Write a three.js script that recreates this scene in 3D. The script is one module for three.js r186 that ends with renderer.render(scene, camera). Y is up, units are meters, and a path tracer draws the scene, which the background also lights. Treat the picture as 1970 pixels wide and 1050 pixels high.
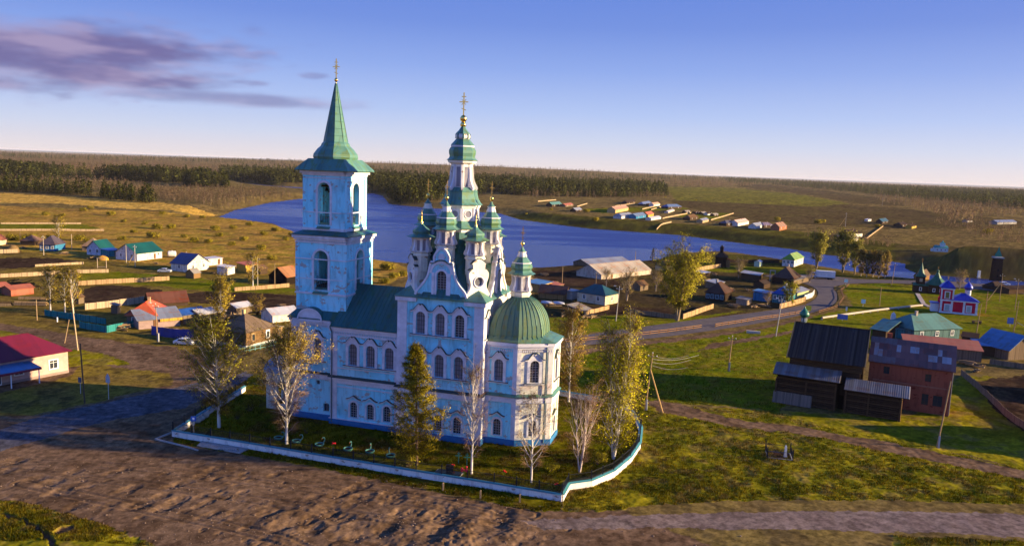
import * as THREE from 'three';
import { mergeGeometries, mergeVertices } from 'three/addons/utils/BufferGeometryUtils.js';

// ---------------------------------------------------------------- camera, exposure
const F = 1500, CX = 985, CY = 525, HC = 40, PITCH = 7.62 * Math.PI / 180, ROLL = 2.12 * Math.PI / 180;
const scene = new THREE.Scene();
const camera = new THREE.PerspectiveCamera(2 * Math.atan(525 / F) * 180 / Math.PI, 1970 / 1050, 0.5, 40000);
camera.rotation.order = 'YXZ';
camera.position.set(0, HC, 0);
camera.rotation.set(-PITCH, 0, ROLL);
camera.updateMatrixWorld(true);
const renderer = new THREE.WebGLRenderer();
renderer.toneMapping = THREE.LinearToneMapping;
renderer.toneMappingExposure = 2.65;
renderer.shadowMap.enabled = true;
// ---------------------------------------------------------------- sun
const SUN_EL = 13.2 * Math.PI / 180;
const SUN = new THREE.Vector3(0.9963 * Math.cos(SUN_EL), Math.sin(SUN_EL), 0.086 * Math.cos(SUN_EL));
const sun = new THREE.DirectionalLight(new THREE.Color(1, 0.78, 0.43), 5);
sun.position.copy(SUN).multiplyScalar(400).add(new THREE.Vector3(0, 0, -120));
sun.target.position.set(0, 0, -120);
sun.castShadow = true;
sun.shadow.mapSize.set(4096, 4096);
Object.assign(sun.shadow.camera, { left: -300, right: 300, top: 200, bottom: -200, near: 1, far: 1200 });
scene.add(sun, sun.target);

// ---------------------------------------------------------------- noise and random numbers
const rng = (seed) => { let s = seed >>> 0; return () => { s = (s + 0x6D2B79F5) >>> 0; let t = s; t = Math.imul(t ^ (t >>> 15), t | 1); t ^= t + Math.imul(t ^ (t >>> 7), t | 61); return ((t ^ (t >>> 14)) >>> 0) / 4294967296; }; };
const hash2 = (x, y) => { let h = Math.imul(x, 374761393) + Math.imul(y, 668265263) | 0; h = Math.imul(h ^ (h >>> 13), 1274126177); return ((h ^ (h >>> 16)) >>> 0) / 4294967296; };
function noise(x, y) {                                       // value noise, 0..1
  const xi = Math.floor(x), yi = Math.floor(y); let fx = x - xi, fy = y - yi;
  fx = fx * fx * (3 - 2 * fx); fy = fy * fy * (3 - 2 * fy);
  const a = hash2(xi, yi), b = hash2(xi + 1, yi), c = hash2(xi, yi + 1), d = hash2(xi + 1, yi + 1);
  return a + (b - a) * fx + (c - a) * fy + (a - b - c + d) * fx * fy;
}
function fbm(x, y, o = 4) { let s = 0, a = 0.5, n = 0; for (let i = 0; i < o; i++) { s += a * noise(x, y); n += a; a *= 0.5; const t = x * 1.62 - y * 1.18 + 17.3; y = x * 1.18 + y * 1.62 + 5.1; x = t; } return s / n; }
const clamp = (x, a = 0, b = 1) => Math.min(b, Math.max(a, x));
const sstep = (a, b, x) => { const t = clamp((x - a) / (b - a)); return t * t * (3 - 2 * t); };
const lerp = (a, b, t) => a + (b - a) * t;

// ---------------------------------------------------------------- sky (gradient and clouds, equirectangular)
function azel(px, py) {                                      // survey: direction of a point of the photograph
  const d = new THREE.Vector3((px - CX) / F, -(py - CY) / F, -1).applyQuaternion(camera.quaternion).normalize();
  return [Math.atan2(d.x, -d.z) * 180 / Math.PI, Math.asin(d.y) * 180 / Math.PI];
}
{
  const W = 4096, H = 2048, data = new Float32Array(W * H * 4);
  const stops = [[-90, 0.0348, 0.0331, 0.0392], [-1, 0.22, 0.205, 0.22], [0, 0.302, 0.276, 0.283], [0.7, 0.288, 0.272, 0.296], [2, 0.236, 0.258, 0.324], [4, 0.172, 0.219, 0.34], [7, 0.108, 0.159, 0.32], [10, 0.068, 0.113, 0.287], [14, 0.045, 0.088, 0.272], [22, 0.055, 0.16, 0.53], [36, 0.04, 0.125, 0.45], [55, 0.013, 0.04, 0.17], [90, 0.008, 0.022, 0.1]];
  const main = azel(120, 105), streak = azel(420, 188), lowl = azel(110, 165), s3 = azel(440, 100), s4 = azel(600, 146), s5 = azel(470, 158);
  const g = (az, el, c, sx, sy) => Math.exp(-(((az - c[0]) / sx) ** 2) - (((el - c[1]) / sy) ** 2));
  for (let j = 0; j < H; j++) {
    const el = ((j + .5) / H - .5) * 180;
    let k = 0; while (k < stops.length - 2 && el > stops[k + 1][0]) k++;
    const t = clamp((el - stops[k][0]) / (stops[k + 1][0] - stops[k][0]));
    const base = [1, 2, 3].map(i => lerp(stops[k][i], stops[k + 1][i], t));
    for (let i = 0; i < W; i++) {
      const phi = ((i + .5) / W - .5) * 2 * Math.PI, az = Math.atan2(Math.cos(phi), -Math.sin(phi)) * 180 / Math.PI;
      let [r, gg, b] = base;
      if (el > -1) {
        const ds = Math.abs(((az - 86 + 540) % 360) - 180), glow = Math.exp(-((ds / 45) ** 2)) * Math.exp(-Math.max(el, 0) / 9);   // warm air about the low sun
        r += glow * .12; gg += glow * .075; b += glow * .03;
      }
      if (el > .2 && el < 40) {
        const n = fbm(az * .22 + 31, el * 1.05 + 7, 6), n2 = fbm(az * .7 + 3, el * 2.9 + 90, 5), w = n * .65 + n2 * .35;
        let c = 0;
        c = Math.max(c, sstep(.22, .92, g(az, el, main, 11.5, 2.5) * 1.0 + (w - .5) * 1.0));
        c = Math.max(c, .62 * sstep(.22, .85, g(az, el, streak, 12, .6) * .85 + (w - .5) * .8));
        c = Math.max(c, .55 * sstep(.30, .75, g(az, el, lowl, 9, .8) * .7 + (n2 - .5) * .9));
        c = Math.max(c, .50 * sstep(.35, .75, g(az, el, s3, 3.2, .8) * .75 + (n2 - .5) * .9));
        c = Math.max(c, .42 * sstep(.35, .75, g(az, el, s4, 1.3, .3) * .8 + (n2 - .5) * .7));
        c = Math.max(c, .50 * sstep(.35, .75, g(az, el, s5, 2.6, .25) * .8 + (n2 - .5) * .7));
        if (Math.abs(az) > 40) c = Math.max(c, .5 * sstep(.55, .8, w * Math.exp(-(((el - 9) / 7) ** 2)) * 1.15));
        if (c > 0) {
          const lit = sstep(.30, .70, fbm(az * .3 + 11, el * 1.7 + 3, 4));
          const cr = lerp(.066, .145, lit), cg = lerp(.055, .115, lit), cb = lerp(.128, .185, lit);
          const a = c * .92; r = lerp(r, cr, a); gg = lerp(gg, cg, a); b = lerp(b, cb, a);
        }
      }
      const o = (j * W + i) * 4; data[o] = r; data[o + 1] = gg; data[o + 2] = b; data[o + 3] = 1;
    }
  }
  const tex = new THREE.DataTexture(data, W, H, THREE.RGBAFormat, THREE.FloatType);
  tex.mapping = THREE.EquirectangularReflectionMapping; tex.magFilter = THREE.LinearFilter; tex.minFilter = THREE.LinearFilter; tex.needsUpdate = true;
  scene.background = tex; scene.environment = tex;
}

// ---------------------------------------------------------------- naming, tagging
const used = new Map();
function numbered(n) { const k = used.get(n) || 0; used.set(n, k + 1); return k ? n + '_' + String(k).padStart(3, '0') : n; }
function tag(o, label, category, group, kind) { if (label) o.userData.label = label; if (category) o.userData.category = category; if (group) o.userData.group = group; if (kind) o.userData.kind = kind; return o; }
function thing(name, label, category, [x, y, z] = [0, 0, 0], turn = 0, group) {
  const o = new THREE.Group(); o.name = numbered(name); o.position.set(x, y, z); o.rotation.y = turn; scene.add(o);
  return tag(o, label, category, group);
}
const shade = (m) => { m.castShadow = true; m.receiveShadow = true; return m; };
function boxUV(g) {                                          // uv in metres, by the way each face points
  const p = g.attributes.position, n = g.attributes.normal, uv = new Float32Array(p.count * 2);
  for (let i = 0; i < p.count; i++) {
    const ax = Math.abs(n.getX(i)), ay = Math.abs(n.getY(i)), az = Math.abs(n.getZ(i)), x = p.getX(i), y = p.getY(i), z = p.getZ(i);
    if (ay > .8) { uv[2 * i] = x; uv[2 * i + 1] = z; } else if (ax > az) { uv[2 * i] = z; uv[2 * i + 1] = y; } else { uv[2 * i] = x; uv[2 * i + 1] = y; }
  }
  g.setAttribute('uv', new THREE.BufferAttribute(uv, 2)); return g;
}
function prep(g, uvs = true) {
  if (g.index) g = g.toNonIndexed();
  if (!g.attributes.normal) g.computeVertexNormals();
  for (const k of Object.keys(g.attributes)) if (!['position', 'normal', 'uv', 'color'].includes(k)) g.deleteAttribute(k);
  if (uvs || !g.attributes.uv) boxUV(g); g.clearGroups(); return g;
}
function join(list) { const l = list.map(g => prep(g)); return l.length === 1 ? l[0] : mergeGeometries(l, false); }
function part(name, geos, m, parent, label) {
  const g = Array.isArray(geos) ? join(geos) : geos;
  const me = shade(new THREE.Mesh(g, m)); me.name = name; if (parent) parent.add(me); if (label) me.userData.label = label; return me;
}
const top = (name, geos, m, label, category, group, kind) => tag(part(numbered(name), geos, m, scene), label, category, group, kind);

// ---------------------------------------------------------------- geometry helpers
const V = (x, y, z) => new THREE.Vector3(x, y, z);
const box = (x0, x1, y0, y1, z0, z1) => { const g = new THREE.BoxGeometry(x1 - x0, y1 - y0, z1 - z0); g.translate((x0 + x1) / 2, (y0 + y1) / 2, (z0 + z1) / 2); return g; };
function bar(a, b, w, h = w) {                               // a beam between two points
  const d = b.clone().sub(a), L = d.length(), g = new THREE.BoxGeometry(w, h, L);
  g.applyMatrix4(new THREE.Matrix4().lookAt(b, a, Math.abs(d.y) > .98 * L ? V(1, 0, 0) : V(0, 1, 0))); g.translate((a.x + b.x) / 2, (a.y + b.y) / 2, (a.z + b.z) / 2); return g;
}
function rod(a, b, r0, r1 = r0, n = 6) {
  const d = b.clone().sub(a), g = new THREE.CylinderGeometry(r1, r0, d.length(), n, 1);
  g.applyQuaternion(new THREE.Quaternion().setFromUnitVectors(V(0, 1, 0), d.normalize())); g.translate((a.x + b.x) / 2, (a.y + b.y) / 2, (a.z + b.z) / 2); return g;
}
function faces(polys) {                                      // flat polygons (each a list of points, seen from outside anticlockwise)
  const p = []; for (const q of polys) for (let i = 1; i < q.length - 1; i++) for (const v of [q[0], q[i], q[i + 1]]) p.push(v.x ?? v[0], v.y ?? v[1], v.z ?? v[2]);
  const g = new THREE.BufferGeometry(); g.setAttribute('position', new THREE.Float32BufferAttribute(p, 3)); g.computeVertexNormals(); return g;
}
function slab(q, t) {                                        // a quad or triangle given thickness t downwards along its normal
  const a = q.map(v => V(...(v.isVector3 ? v.toArray() : v))), n = a[1].clone().sub(a[0]).cross(a[2].clone().sub(a[0])).normalize();
  if (n.y < 0) { a.reverse(); n.negate(); }
  const b = a.map(v => v.clone().addScaledVector(n, -t)), out = [a, [...b].reverse()];
  for (let i = 0; i < a.length; i++) { const j = (i + 1) % a.length; out.push([a[j], a[i], b[i], b[j]]); }
  return faces(out);
}
function lathe(pts, n, turn = 0, flat = true) {              // pts: [radius, height] from bottom to top
  let g = new THREE.LatheGeometry(pts.map(p => new THREE.Vector2(Math.max(p[0], .001), p[1])), n); g.rotateY(turn);
  if (flat) { g = g.toNonIndexed(); g.computeVertexNormals(); } return g;
}
const oct = (pts) => lathe(pts.map(p => [p[0] / Math.cos(Math.PI / 8), p[1]]), 8, Math.PI / 8);
const quad4 = (pts) => lathe(pts.map(p => [p[0] * Math.SQRT2, p[1]]), 4, Math.PI / 4);
function extr(pts, depth, holes = [], bevel = 0) {           // outline in x,y; thickness from z = 0 back to -depth
  const s = new THREE.Shape(pts.map(p => new THREE.Vector2(p[0], p[1]))); for (const h of holes) s.holes.push(new THREE.Path(h.map(p => new THREE.Vector2(p[0], p[1]))));
  const g = new THREE.ExtrudeGeometry(s, { depth, bevelEnabled: bevel > 0, bevelThickness: bevel, bevelSize: bevel, bevelSegments: 1, curveSegments: 6 }); g.translate(0, 0, -depth); return g;
}
function arch(cx, y0, w, h, n = 8) {                         // outline of a round-headed opening
  const r = w / 2, p = [[cx - r, y0], [cx + r, y0]]; for (let i = 0; i <= n; i++) { const a = Math.PI * i / n; p.push([cx + r * Math.cos(a), y0 + h - r + r * Math.sin(a)]); } return p;
}
const mv = (g, x, y, z, ry = 0) => { if (ry) g.rotateY(ry); g.translate(x, y, z); return g; };
function curve(pts, n) { return new THREE.CatmullRomCurve3(pts.map(p => V(p[0], p[1], 0))).getPoints(n).map(v => [v.x, v.y]); }
function tubeInto(P, pts, rad, k = 5) {                      // low tube along points, pushed into P.pos / P.idx
  const fr = V(0, 0, 0), up = V(.31, .9, .29);
  for (let i = 0; i < pts.length; i++) {
    fr.copy(pts[Math.min(i + 1, pts.length - 1)]).sub(pts[Math.max(i - 1, 0)]).normalize();
    const s = fr.clone().cross(Math.abs(fr.dot(up)) > .97 ? V(1, 0, 0) : up).normalize(), t = s.clone().cross(fr), b = P.pos.length / 3;
    for (let j = 0; j < k; j++) { const a = j / k * 2 * Math.PI, c = Math.cos(a) * rad[i], d = Math.sin(a) * rad[i]; P.pos.push(pts[i].x + s.x * c + t.x * d, pts[i].y + s.y * c + t.y * d, pts[i].z + s.z * c + t.z * d); if (P.col) P.col.push(...(P.cf ? P.cf(i, j) : P.c)); }
    if (i) for (let j = 0; j < k; j++) { const q = b - k + j, r = b - k + (j + 1) % k; P.idx.push(q, b + j, r, r, b + j, b + (j + 1) % k); }
  }
}
function geoOf(P) {
  const g = new THREE.BufferGeometry(); g.setAttribute('position', new THREE.Float32BufferAttribute(P.pos, 3));
  if (P.col) g.setAttribute('color', new THREE.Float32BufferAttribute(P.col, 3)); if (P.idx) g.setIndex(P.idx); g.computeVertexNormals(); return g;
}

// ---------------------------------------------------------------- materials
const texs = {};
function tex(kind) {                                         // grey variation maps, uv in metres
  if (texs[kind]) return texs[kind];
  const N = kind.startsWith('paint') ? 1024 : 512, d = new Uint8Array(N * N * 4);
  const per = { paint: 14, paintc: 17, metal: 6, plank: 3, log: 3, plain: 4, sheet: 4 }[kind];
  for (let j = 0; j < N; j++) for (let i = 0; i < N; i++) {
    const x = i / N * per, y = j / N * per; let r = 1, g = 1, b = 1;
    if (kind.startsWith('paint')) {                                  // limewash, patched and peeling to brick in places
      const n = fbm(x * .45, y * .45 + 9, 5), m = fbm(x * 1.1 + 40, y * 1.7, 5), s = fbm(x * 3.1 + 7, y * .55 + 60, 4);
      let v = 1 - .20 * sstep(.45, .75, n) - .16 * sstep(.5, .72, s) - .05 * noise(x * 14, y * 14);
      const peel = sstep(.735, .77, m + (noise(x * 9, y * 9) - .5) * .08);
      r = lerp(v, .52, peel); g = lerp(v * (1 - .03 * n), .36, peel); b = lerp(v, .31, peel);
      if (kind === 'paintc') { const fade = sstep(.42, .68, fbm(x * .28 + 4, y * .5 + 70, 4)), p2 = sstep(.66, .70, m + (noise(x * 9, y * 9) - .5) * .1); r = v * lerp(.30, .46, fade * .6); g = v * lerp(.80, .78, fade * .6); b = v * lerp(.95, .88, fade * .6); r = lerp(r, .44, p2 * .75); g = lerp(g, .30, p2 * .75); b = lerp(b, .25, p2 * .75); }
      if (kind === 'paint') { const pale = sstep(.6, .7, fbm(x * .8 + 90, y * .8 + 20, 4)); r = lerp(r, Math.min(1, r * 1.18), pale * .7); }
    } else if (kind === 'metal') {
      const n = fbm(x * 1.2, y * .7, 5), m = fbm(x * 2.3 + 50, y * 1.5 + 3, 5), s = noise(x * .9 + 4, 3.2), rust = sstep(.50, .68, m), strk = sstep(.5, .75, fbm(x * 2.6 + 7, y * .35 + 2, 4));
      const v = .70 + .34 * n + .1 * s - .05 * noise(x * 20, y * 3); r = v * lerp(1, 2.5, rust) * (1 - .3 * strk); g = v * lerp(1, .92, rust) * (1 - .3 * strk); b = v * lerp(1, .5, rust) * (1 - .3 * strk);
    } else if (kind === 'plank') {
      const k = Math.floor(x / .2), e = Math.abs((x / .2) % 1 - .5), v = .58 + .4 * hash2(k, 3) * .9 + .22 * (fbm(x * 9 + k * 7, y * 1.1, 4) - .5) - (e > .46 ? .45 : 0); r = v; g = v * .97; b = v * .93;
    } else if (kind === 'log') {
      const v = .6 + .5 * (fbm(x * 1.3, y * 11, 4)); r = v; g = v * .95; b = v * .88;
    } else if (kind === 'sheet') {
      const k = Math.floor(x / .8), v = .72 + .22 * hash2(k, 11) + .28 * (fbm(x * .9, y * 1.4, 5) - .5), rust = sstep(.58, .7, fbm(x * 1.7 + 9, y * 1.1, 5)); r = v * lerp(1, 1.15, rust); g = v * lerp(1, .82, rust); b = v * lerp(1, .66, rust);
    } else { const v = .8 + .35 * (fbm(x * 1.5, y * 1.5, 5) - .5) + .08 * (noise(x * 18, y * 18) - .5); r = g = b = v; }
    const o = (j * N + i) * 4, q = (c) => clamp(Math.pow(clamp(c, 0, 1), 1 / 2.2)) * 255; d[o] = q(r); d[o + 1] = q(g); d[o + 2] = q(b); d[o + 3] = 255;
  }
  const t = new THREE.DataTexture(d, N, N); t.wrapS = t.wrapT = THREE.MirroredRepeatWrapping; t.magFilter = THREE.LinearFilter; t.minFilter = THREE.LinearMipmapLinearFilter; t.generateMipmaps = true; t.colorSpace = THREE.SRGBColorSpace; t.repeat.set(1 / per, 1 / per); t.needsUpdate = true;
  return texs[kind] = t;
}
const mats = {};
function mat(r, g, b, kind = 'plain', rough = .85, metal = 0) {
  const key = [r, g, b, kind, rough, metal].join(); if (mats[key]) return mats[key];
  const color = new THREE.Color().setRGB(r, g, b), m = rough >= .8 && !metal ? new THREE.MeshLambertMaterial({ color, side: THREE.DoubleSide }) : new THREE.MeshStandardMaterial({ color, roughness: rough, metalness: metal, side: THREE.DoubleSide });   // dusty, chalky things have no sheen
  if (kind !== 'none') m.map = tex(kind); return mats[key] = m;
}
const M = {
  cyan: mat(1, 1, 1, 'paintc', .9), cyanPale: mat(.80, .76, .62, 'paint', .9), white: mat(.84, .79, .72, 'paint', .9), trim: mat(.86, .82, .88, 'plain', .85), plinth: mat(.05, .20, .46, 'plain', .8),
  green: mat(.095, .23, .18, 'metal', .5, .1), greenDk: mat(.025, .12, .115, 'metal', .5, .1), seam: mat(.05, .15, .12, 'none', .5, .2), gold: mat(1, .62, .16, 'none', .22, 1), iron: mat(.02, .02, .022, 'none', .6, .3),
  glass: mat(.05, .05, .06, 'none', .12, 0), glassGrey: mat(.27, .25, .31, 'plain', .3), sash: mat(.35, .33, .34, 'none', .7), hood: mat(.04, .06, .055, 'none', .6, .2), bell: mat(.10, .07, .03, 'none', .35, .9), pipe: mat(.10, .16, .18, 'none', .5, .2), dark: mat(.008, .008, .009, 'none', .95),
};

// ---------------------------------------------------------------- survey: where a point of the photograph meets a level
function G(px, py, y = 0) {
  const d = V((px - CX) / F, -(py - CY) / F, -1).applyQuaternion(camera.quaternion), t = (y - HC) / d.y; return V(d.x * t, y, d.z * t);
}
const poly = (list, y = 0) => { const p = list.map(q => G(q[0], q[1], y)); let x0 = 1e9, x1 = -1e9, z0 = 1e9, z1 = -1e9; for (const v of p) { x0 = Math.min(x0, v.x); x1 = Math.max(x1, v.x); z0 = Math.min(z0, v.z); z1 = Math.max(z1, v.z); } return { p, x0, x1, z0, z1 }; };
function inside(P, x, z) {
  if (x < P.x0 || x > P.x1 || z < P.z0 || z > P.z1) return false;
  let c = false; for (let i = 0, j = P.p.length - 1; i < P.p.length; j = i++) { const a = P.p[i], b = P.p[j]; if ((a.z > z) !== (b.z > z) && x < (b.x - a.x) * (z - a.z) / (b.z - a.z) + a.x) c = !c; } return c;
}
function edgeDist(P, x, z) {
  let best = 1e9, at = 0; for (let i = 0; i < P.p.length; i++) { const a = P.p[i], b = P.p[(i + 1) % P.p.length], dx = b.x - a.x, dz = b.z - a.z, t = clamp(((x - a.x) * dx + (z - a.z) * dz) / (dx * dx + dz * dz + 1e-9)), d = (a.x + t * dx - x) ** 2 + (a.z + t * dz - z) ** 2; if (d < best) { best = d; at = i; } } return [Math.sqrt(best), at];
}
// ================================================================ terrain
const WATER = -5;
const nearShore = [[400, 416], [470, 423], [540, 432], [566, 442], [640, 468], [725, 499], [785, 506], [900, 512], [1025, 515], [1100, 510], [1240, 500], [1280, 490], [1330, 484], [1390, 483], [1430, 488], [1500, 498], [1560, 508], [1640, 522], [1700, 531], [1760, 536], [1850, 544], [1970, 553], [2400, 590]];
const farShore = [[2400, 576], [1970, 542], [1850, 534], [1765, 527], [1742, 517], [1742, 508], [1715, 503], [1640, 497], [1570, 488], [1520, 479], [1440, 470], [1300, 452], [1130, 440], [1000, 423], [960, 411], [800, 398], [748, 393], [735, 377], [715, 372], [650, 375], [585, 382], [520, 390], [450, 405]];
const RIVER = (() => { const p = [...nearShore.map(q => G(q[0], q[1], -1)), ...farShore.map(q => G(q[0], q[1], WATER))]; let x0 = 1e9, x1 = -1e9, z0 = 1e9, z1 = -1e9; for (const v of p) { x0 = Math.min(x0, v.x); x1 = Math.max(x1, v.x); z0 = Math.min(z0, v.z); z1 = Math.max(z1, v.z); } return { p, x0, x1, z0, z1 }; })();
const ARM = poly([[474, 355], [530, 362], [600, 368], [640, 368], [600, 361], [530, 358], [476, 353]], WATER);

const PAL = {
  earth: [[.07, .047, .022], [.11, .078, .022], [.045, .03, .016]],
  scrub: [[.19, .125, .045], [.22, .15, .045], [.11, .075, .03]], marsh: [[.52, .29, .05], [.32, .175, .04], [.28, .21, .02]], gold: [[.66, .38, .07], [.58, .33, .06], [.5, .31, .06]],
  green: [[.125, .15, .006], [.20, .18, .01], [.19, .14, .02]], meadow: [[.165, .15, .008], [.29, .23, .012], [.23, .16, .035]],
  hill: [[.095, .066, .026], [.12, .095, .022], [.065, .045, .022]], yard: [[.10, .10, .004], [.17, .14, .006], [.11, .07, .014]],
  mud: [[.22, .132, .076], [.178, .105, .06], [.118, .068, .038]], gravel: [[.25, .18, .15], [.22, .155, .13], [.19, .13, .11]], soil: [[0.04, 0.0224, 0.0144], [0.06, 0.0344, 0.0216], [0.096, 0.06, 0.032]],
  road: [[.115, .105, .115], [.13, .118, .13], [.10, .09, .098]], village: [[.20, .13, .032], [.25, .17, .028], [.10, .066, .022]], fieldgreen: [[.17, .155, .02], [.2, .165, .025], [.13, .1, .025]], fieldbrown: [[.12, .08, .032], [.095, .06, .026], [.13, .10, .025]], bank: [[.085, .075, .014], [.125, .105, .016], [.05, .036, .014]],
};
// name, palette, outline, short-wave relief (m)
const REG = [
  ['ground', 'scrub', [[-900, 300], [3000, 300], [3000, 2000], [-900, 2000]], .1],
  ['ground', 'marsh', [[-700, 396], [0, 396], [230, 404], [400, 410], [520, 431], [600, 452], [800, 520], [700, 570], [400, 545], [150, 520], [0, 470], [-700, 460]], .25],
  ['stubble_field', 'gold', [[-500, 365], [0, 371], [130, 378], [300, 389], [418, 402], [400, 407], [230, 401], [110, 391], [0, 390], [-500, 396]], .05],
  ['ground', 'village', [[-600, 470], [0, 480], [200, 500], [420, 520], [580, 540], [620, 640], [400, 700], [0, 640], [-600, 640]], .15],
  ['grass_plot', 'green', [[4, 430], [160, 431], [192, 441], [0, 442], [-60, 442], [-60, 430]], .05],
  ['ploughed_plot', 'soil', [[-80, 500], [40, 495], [110, 497], [160, 504], [66, 514], [-80, 522]], .15],
  ['grass_plot', 'green', [[140, 520], [210, 522], [340, 532], [470, 545], [570, 556], [570, 566], [420, 562], [300, 550], [150, 540]], .12],
  ['ploughed_plot', 'soil', [[157, 556], [190, 549], [260, 551], [330, 562], [300, 577], [220, 588], [160, 590]], .25],
  ['ploughed_plot', 'soil', [[350, 565], [400, 560], [570, 568], [572, 592], [520, 600], [400, 584], [350, 580]], .2],
  ['dirt_yard', 'mud', [[-500, 600], [0, 622], [60, 632], [150, 646], [250, 660], [340, 668], [420, 700], [420, 780], [335, 845], [560, 893], [760, 929], [880, 957], [1000, 978], [1090, 985], [1200, 985], [1500, 1100], [1500, 1400], [-900, 1400], [-900, 700]], .045],
  ['lawn', 'meadow', [[118, 668], [180, 678], [235, 690], [252, 701], [130, 707], [125, 690]], .2],
  ['lawn', 'meadow', [[-200, 633], [0, 636], [60, 645], [100, 655], [0, 655], [-200, 648]], .2],
  ['ground', 'village', [[160, 700], [330, 720], [330, 740], [150, 780], [60, 800], [-20, 800], [-20, 760], [130, 725]], .15],
  ['road', 'road', [[-600, 880], [0, 826], [75, 803], [150, 785], [345, 744], [470, 715], [500, 735], [345, 786], [180, 816], [70, 848], [0, 868], [-600, 1000]], .03],
  ['meadow', 'yard', [[335, 832], [380, 790], [520, 700], [700, 690], [1000, 690], [1240, 740], [1240, 800], [1228, 880], [1180, 905], [1085, 925], [1078, 950]], .16],
  ['grass_verge', 'yard', [[335, 842], [1078, 962], [1080, 985], [1000, 980], [880, 953], [740, 926], [560, 890], [330, 852]], .15],
  ['ground', 'earth', [[1030, 505], [1480, 490], [1560, 510], [1570, 545], [1520, 590], [1400, 607], [1180, 635], [1080, 645], [1030, 600]], .2],
  ['ground', 'bank', [[1270, 494], [1340, 487], [1430, 490], [1510, 504], [1560, 512], [1650, 528], [1760, 541], [1970, 560], [1970, 575], [1760, 556], [1640, 545], [1560, 530], [1500, 520], [1400, 510], [1300, 505]], .25],
  ['grass_plot', 'green', [[1350, 508], [1480, 514], [1600, 520], [1560, 532], [1480, 526], [1360, 522]], .1],
  ['grass_plot', 'green', [[1050, 612], [1200, 606], [1300, 614], [1360, 606], [1420, 598], [1440, 598], [1300, 622], [1190, 634], [1060, 650]], .12],
  ['ploughed_plot', 'soil', [[1080, 592], [1180, 588], [1290, 594], [1296, 610], [1200, 605], [1080, 606]], .15],
  ['ploughed_plot', 'soil', [[1025, 520], [1120, 520], [1200, 545], [1150, 556], [1030, 545]], .2],
  ['grass_plot', 'green', [[1060, 676], [1250, 658], [1400, 640], [1530, 620], [1600, 606], [1700, 616], [1700, 650], [1540, 760], [1500, 790], [1240, 770], [1060, 720]], .3],
  ['meadow', 'meadow', [[1230, 780], [1500, 790], [1700, 830], [1900, 890], [2300, 960], [2300, 985], [1970, 970], [1700, 962], [1400, 963], [1250, 972], [1180, 983], [1085, 985], [1080, 955], [1160, 928], [1236, 870]], .4],
  ['grass_plot', 'green', [[1620, 548], [1700, 545], [1850, 556], [2200, 590], [2200, 700], [1900, 680], [1860, 640], [1600, 625], [1540, 615], [1640, 590]], .2],
  ['ground', 'meadow', [[1490, 790], [1760, 800], [1850, 720], [2300, 760], [2300, 930], [1970, 905], [1850, 872], [1700, 845], [1560, 815]], .35],
  ['ploughed_plot', 'soil', [[1870, 735], [1970, 720], [2200, 740], [2200, 850], [1970, 830], [1930, 800]], .3],
  ['dirt_track', 'mud', [[1245, 770], [1310, 778], [1400, 803], [1560, 824], [1720, 853], [1970, 906], [2200, 950], [2200, 968], [1970, 922], [1700, 868], [1560, 838], [1400, 820], [1310, 800], [1262, 790]], .2],
  ['dirt_track', 'mud', [[1050, 680], [1200, 662], [1400, 638], [1500, 622], [1560, 608], [1565, 611], [1500, 627], [1400, 644], [1200, 670], [1050, 690]], .05],
  ['dirt_track', 'mud', [[1370, 660], [1500, 640], [1540, 634], [1540, 638], [1400, 664], [1340, 676]], .05],
  ['gravel_road', 'gravel', [[1000, 1003], [1150, 994], [1300, 988], [1500, 983], [1700, 983], [1970, 988], [2400, 1000], [2400, 1080], [1970, 1036], [1800, 1024], [1500, 1018], [1250, 1016], [1050, 1020]], .06],
  ['roadside_grass', 'meadow', [[1720, 1030], [1970, 1042], [2300, 1065], [2300, 1200], [1690, 1200]], .3],
  ['meadow', 'meadow', [[-500, 960], [0, 962], [50, 968], [110, 982], [150, 996], [200, 1012], [260, 1034], [310, 1056], [330, 1300], [-500, 1300]], .35],
  ['dirt_track', 'mud', [[-100, 985], [0, 992], [50, 1005], [85, 1024], [110, 1060], [92, 1060], [70, 1027], [38, 1009], [-10, 998]], .1],
  ['bare_soil', 'mud', [[98, 1034], [118, 1016], [140, 1012], [146, 1018], [126, 1032], [108, 1040]], .15],
  // beyond the river
  ['field', 'fieldbrown', [[1290, 385], [1480, 385], [1700, 398], [1970, 425], [1970, 440], [1700, 440], [1450, 425], [1300, 395]], .05],
  ['field', 'fieldgreen', [[1285, 361], [1420, 364], [1540, 375], [1640, 392], [1560, 397], [1420, 390], [1300, 385], [1290, 372]], .05],
  ['field', 'fieldbrown', [[1420, 356], [1560, 366], [1740, 386], [1740, 396], [1640, 390], [1540, 373], [1420, 362]], .05],
  ['ground', 'bank', [[750, 396], [1000, 405], [1150, 418], [1440, 440], [1540, 445], [1740, 470], [1740, 510], [1500, 478], [1300, 452], [1000, 424], [800, 398]], .1],
  ['ground', 'hill', [[1720, 470], [1970, 480], [2300, 510], [2300, 570], [1970, 542], [1765, 527], [1735, 510]], .2],
  ['grass_plot', 'green', [[1120, 402], [1300, 396], [1330, 402], [1160, 410]], .05],
  ['grass_plot', 'green', [[1330, 408], [1410, 410], [1380, 424], [1290, 416]], .05],
].map(r => ({ name: r[0], pal: PAL[r[1]], kind: r[1], P: poly(r[2]), a: r[3] }));
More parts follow.
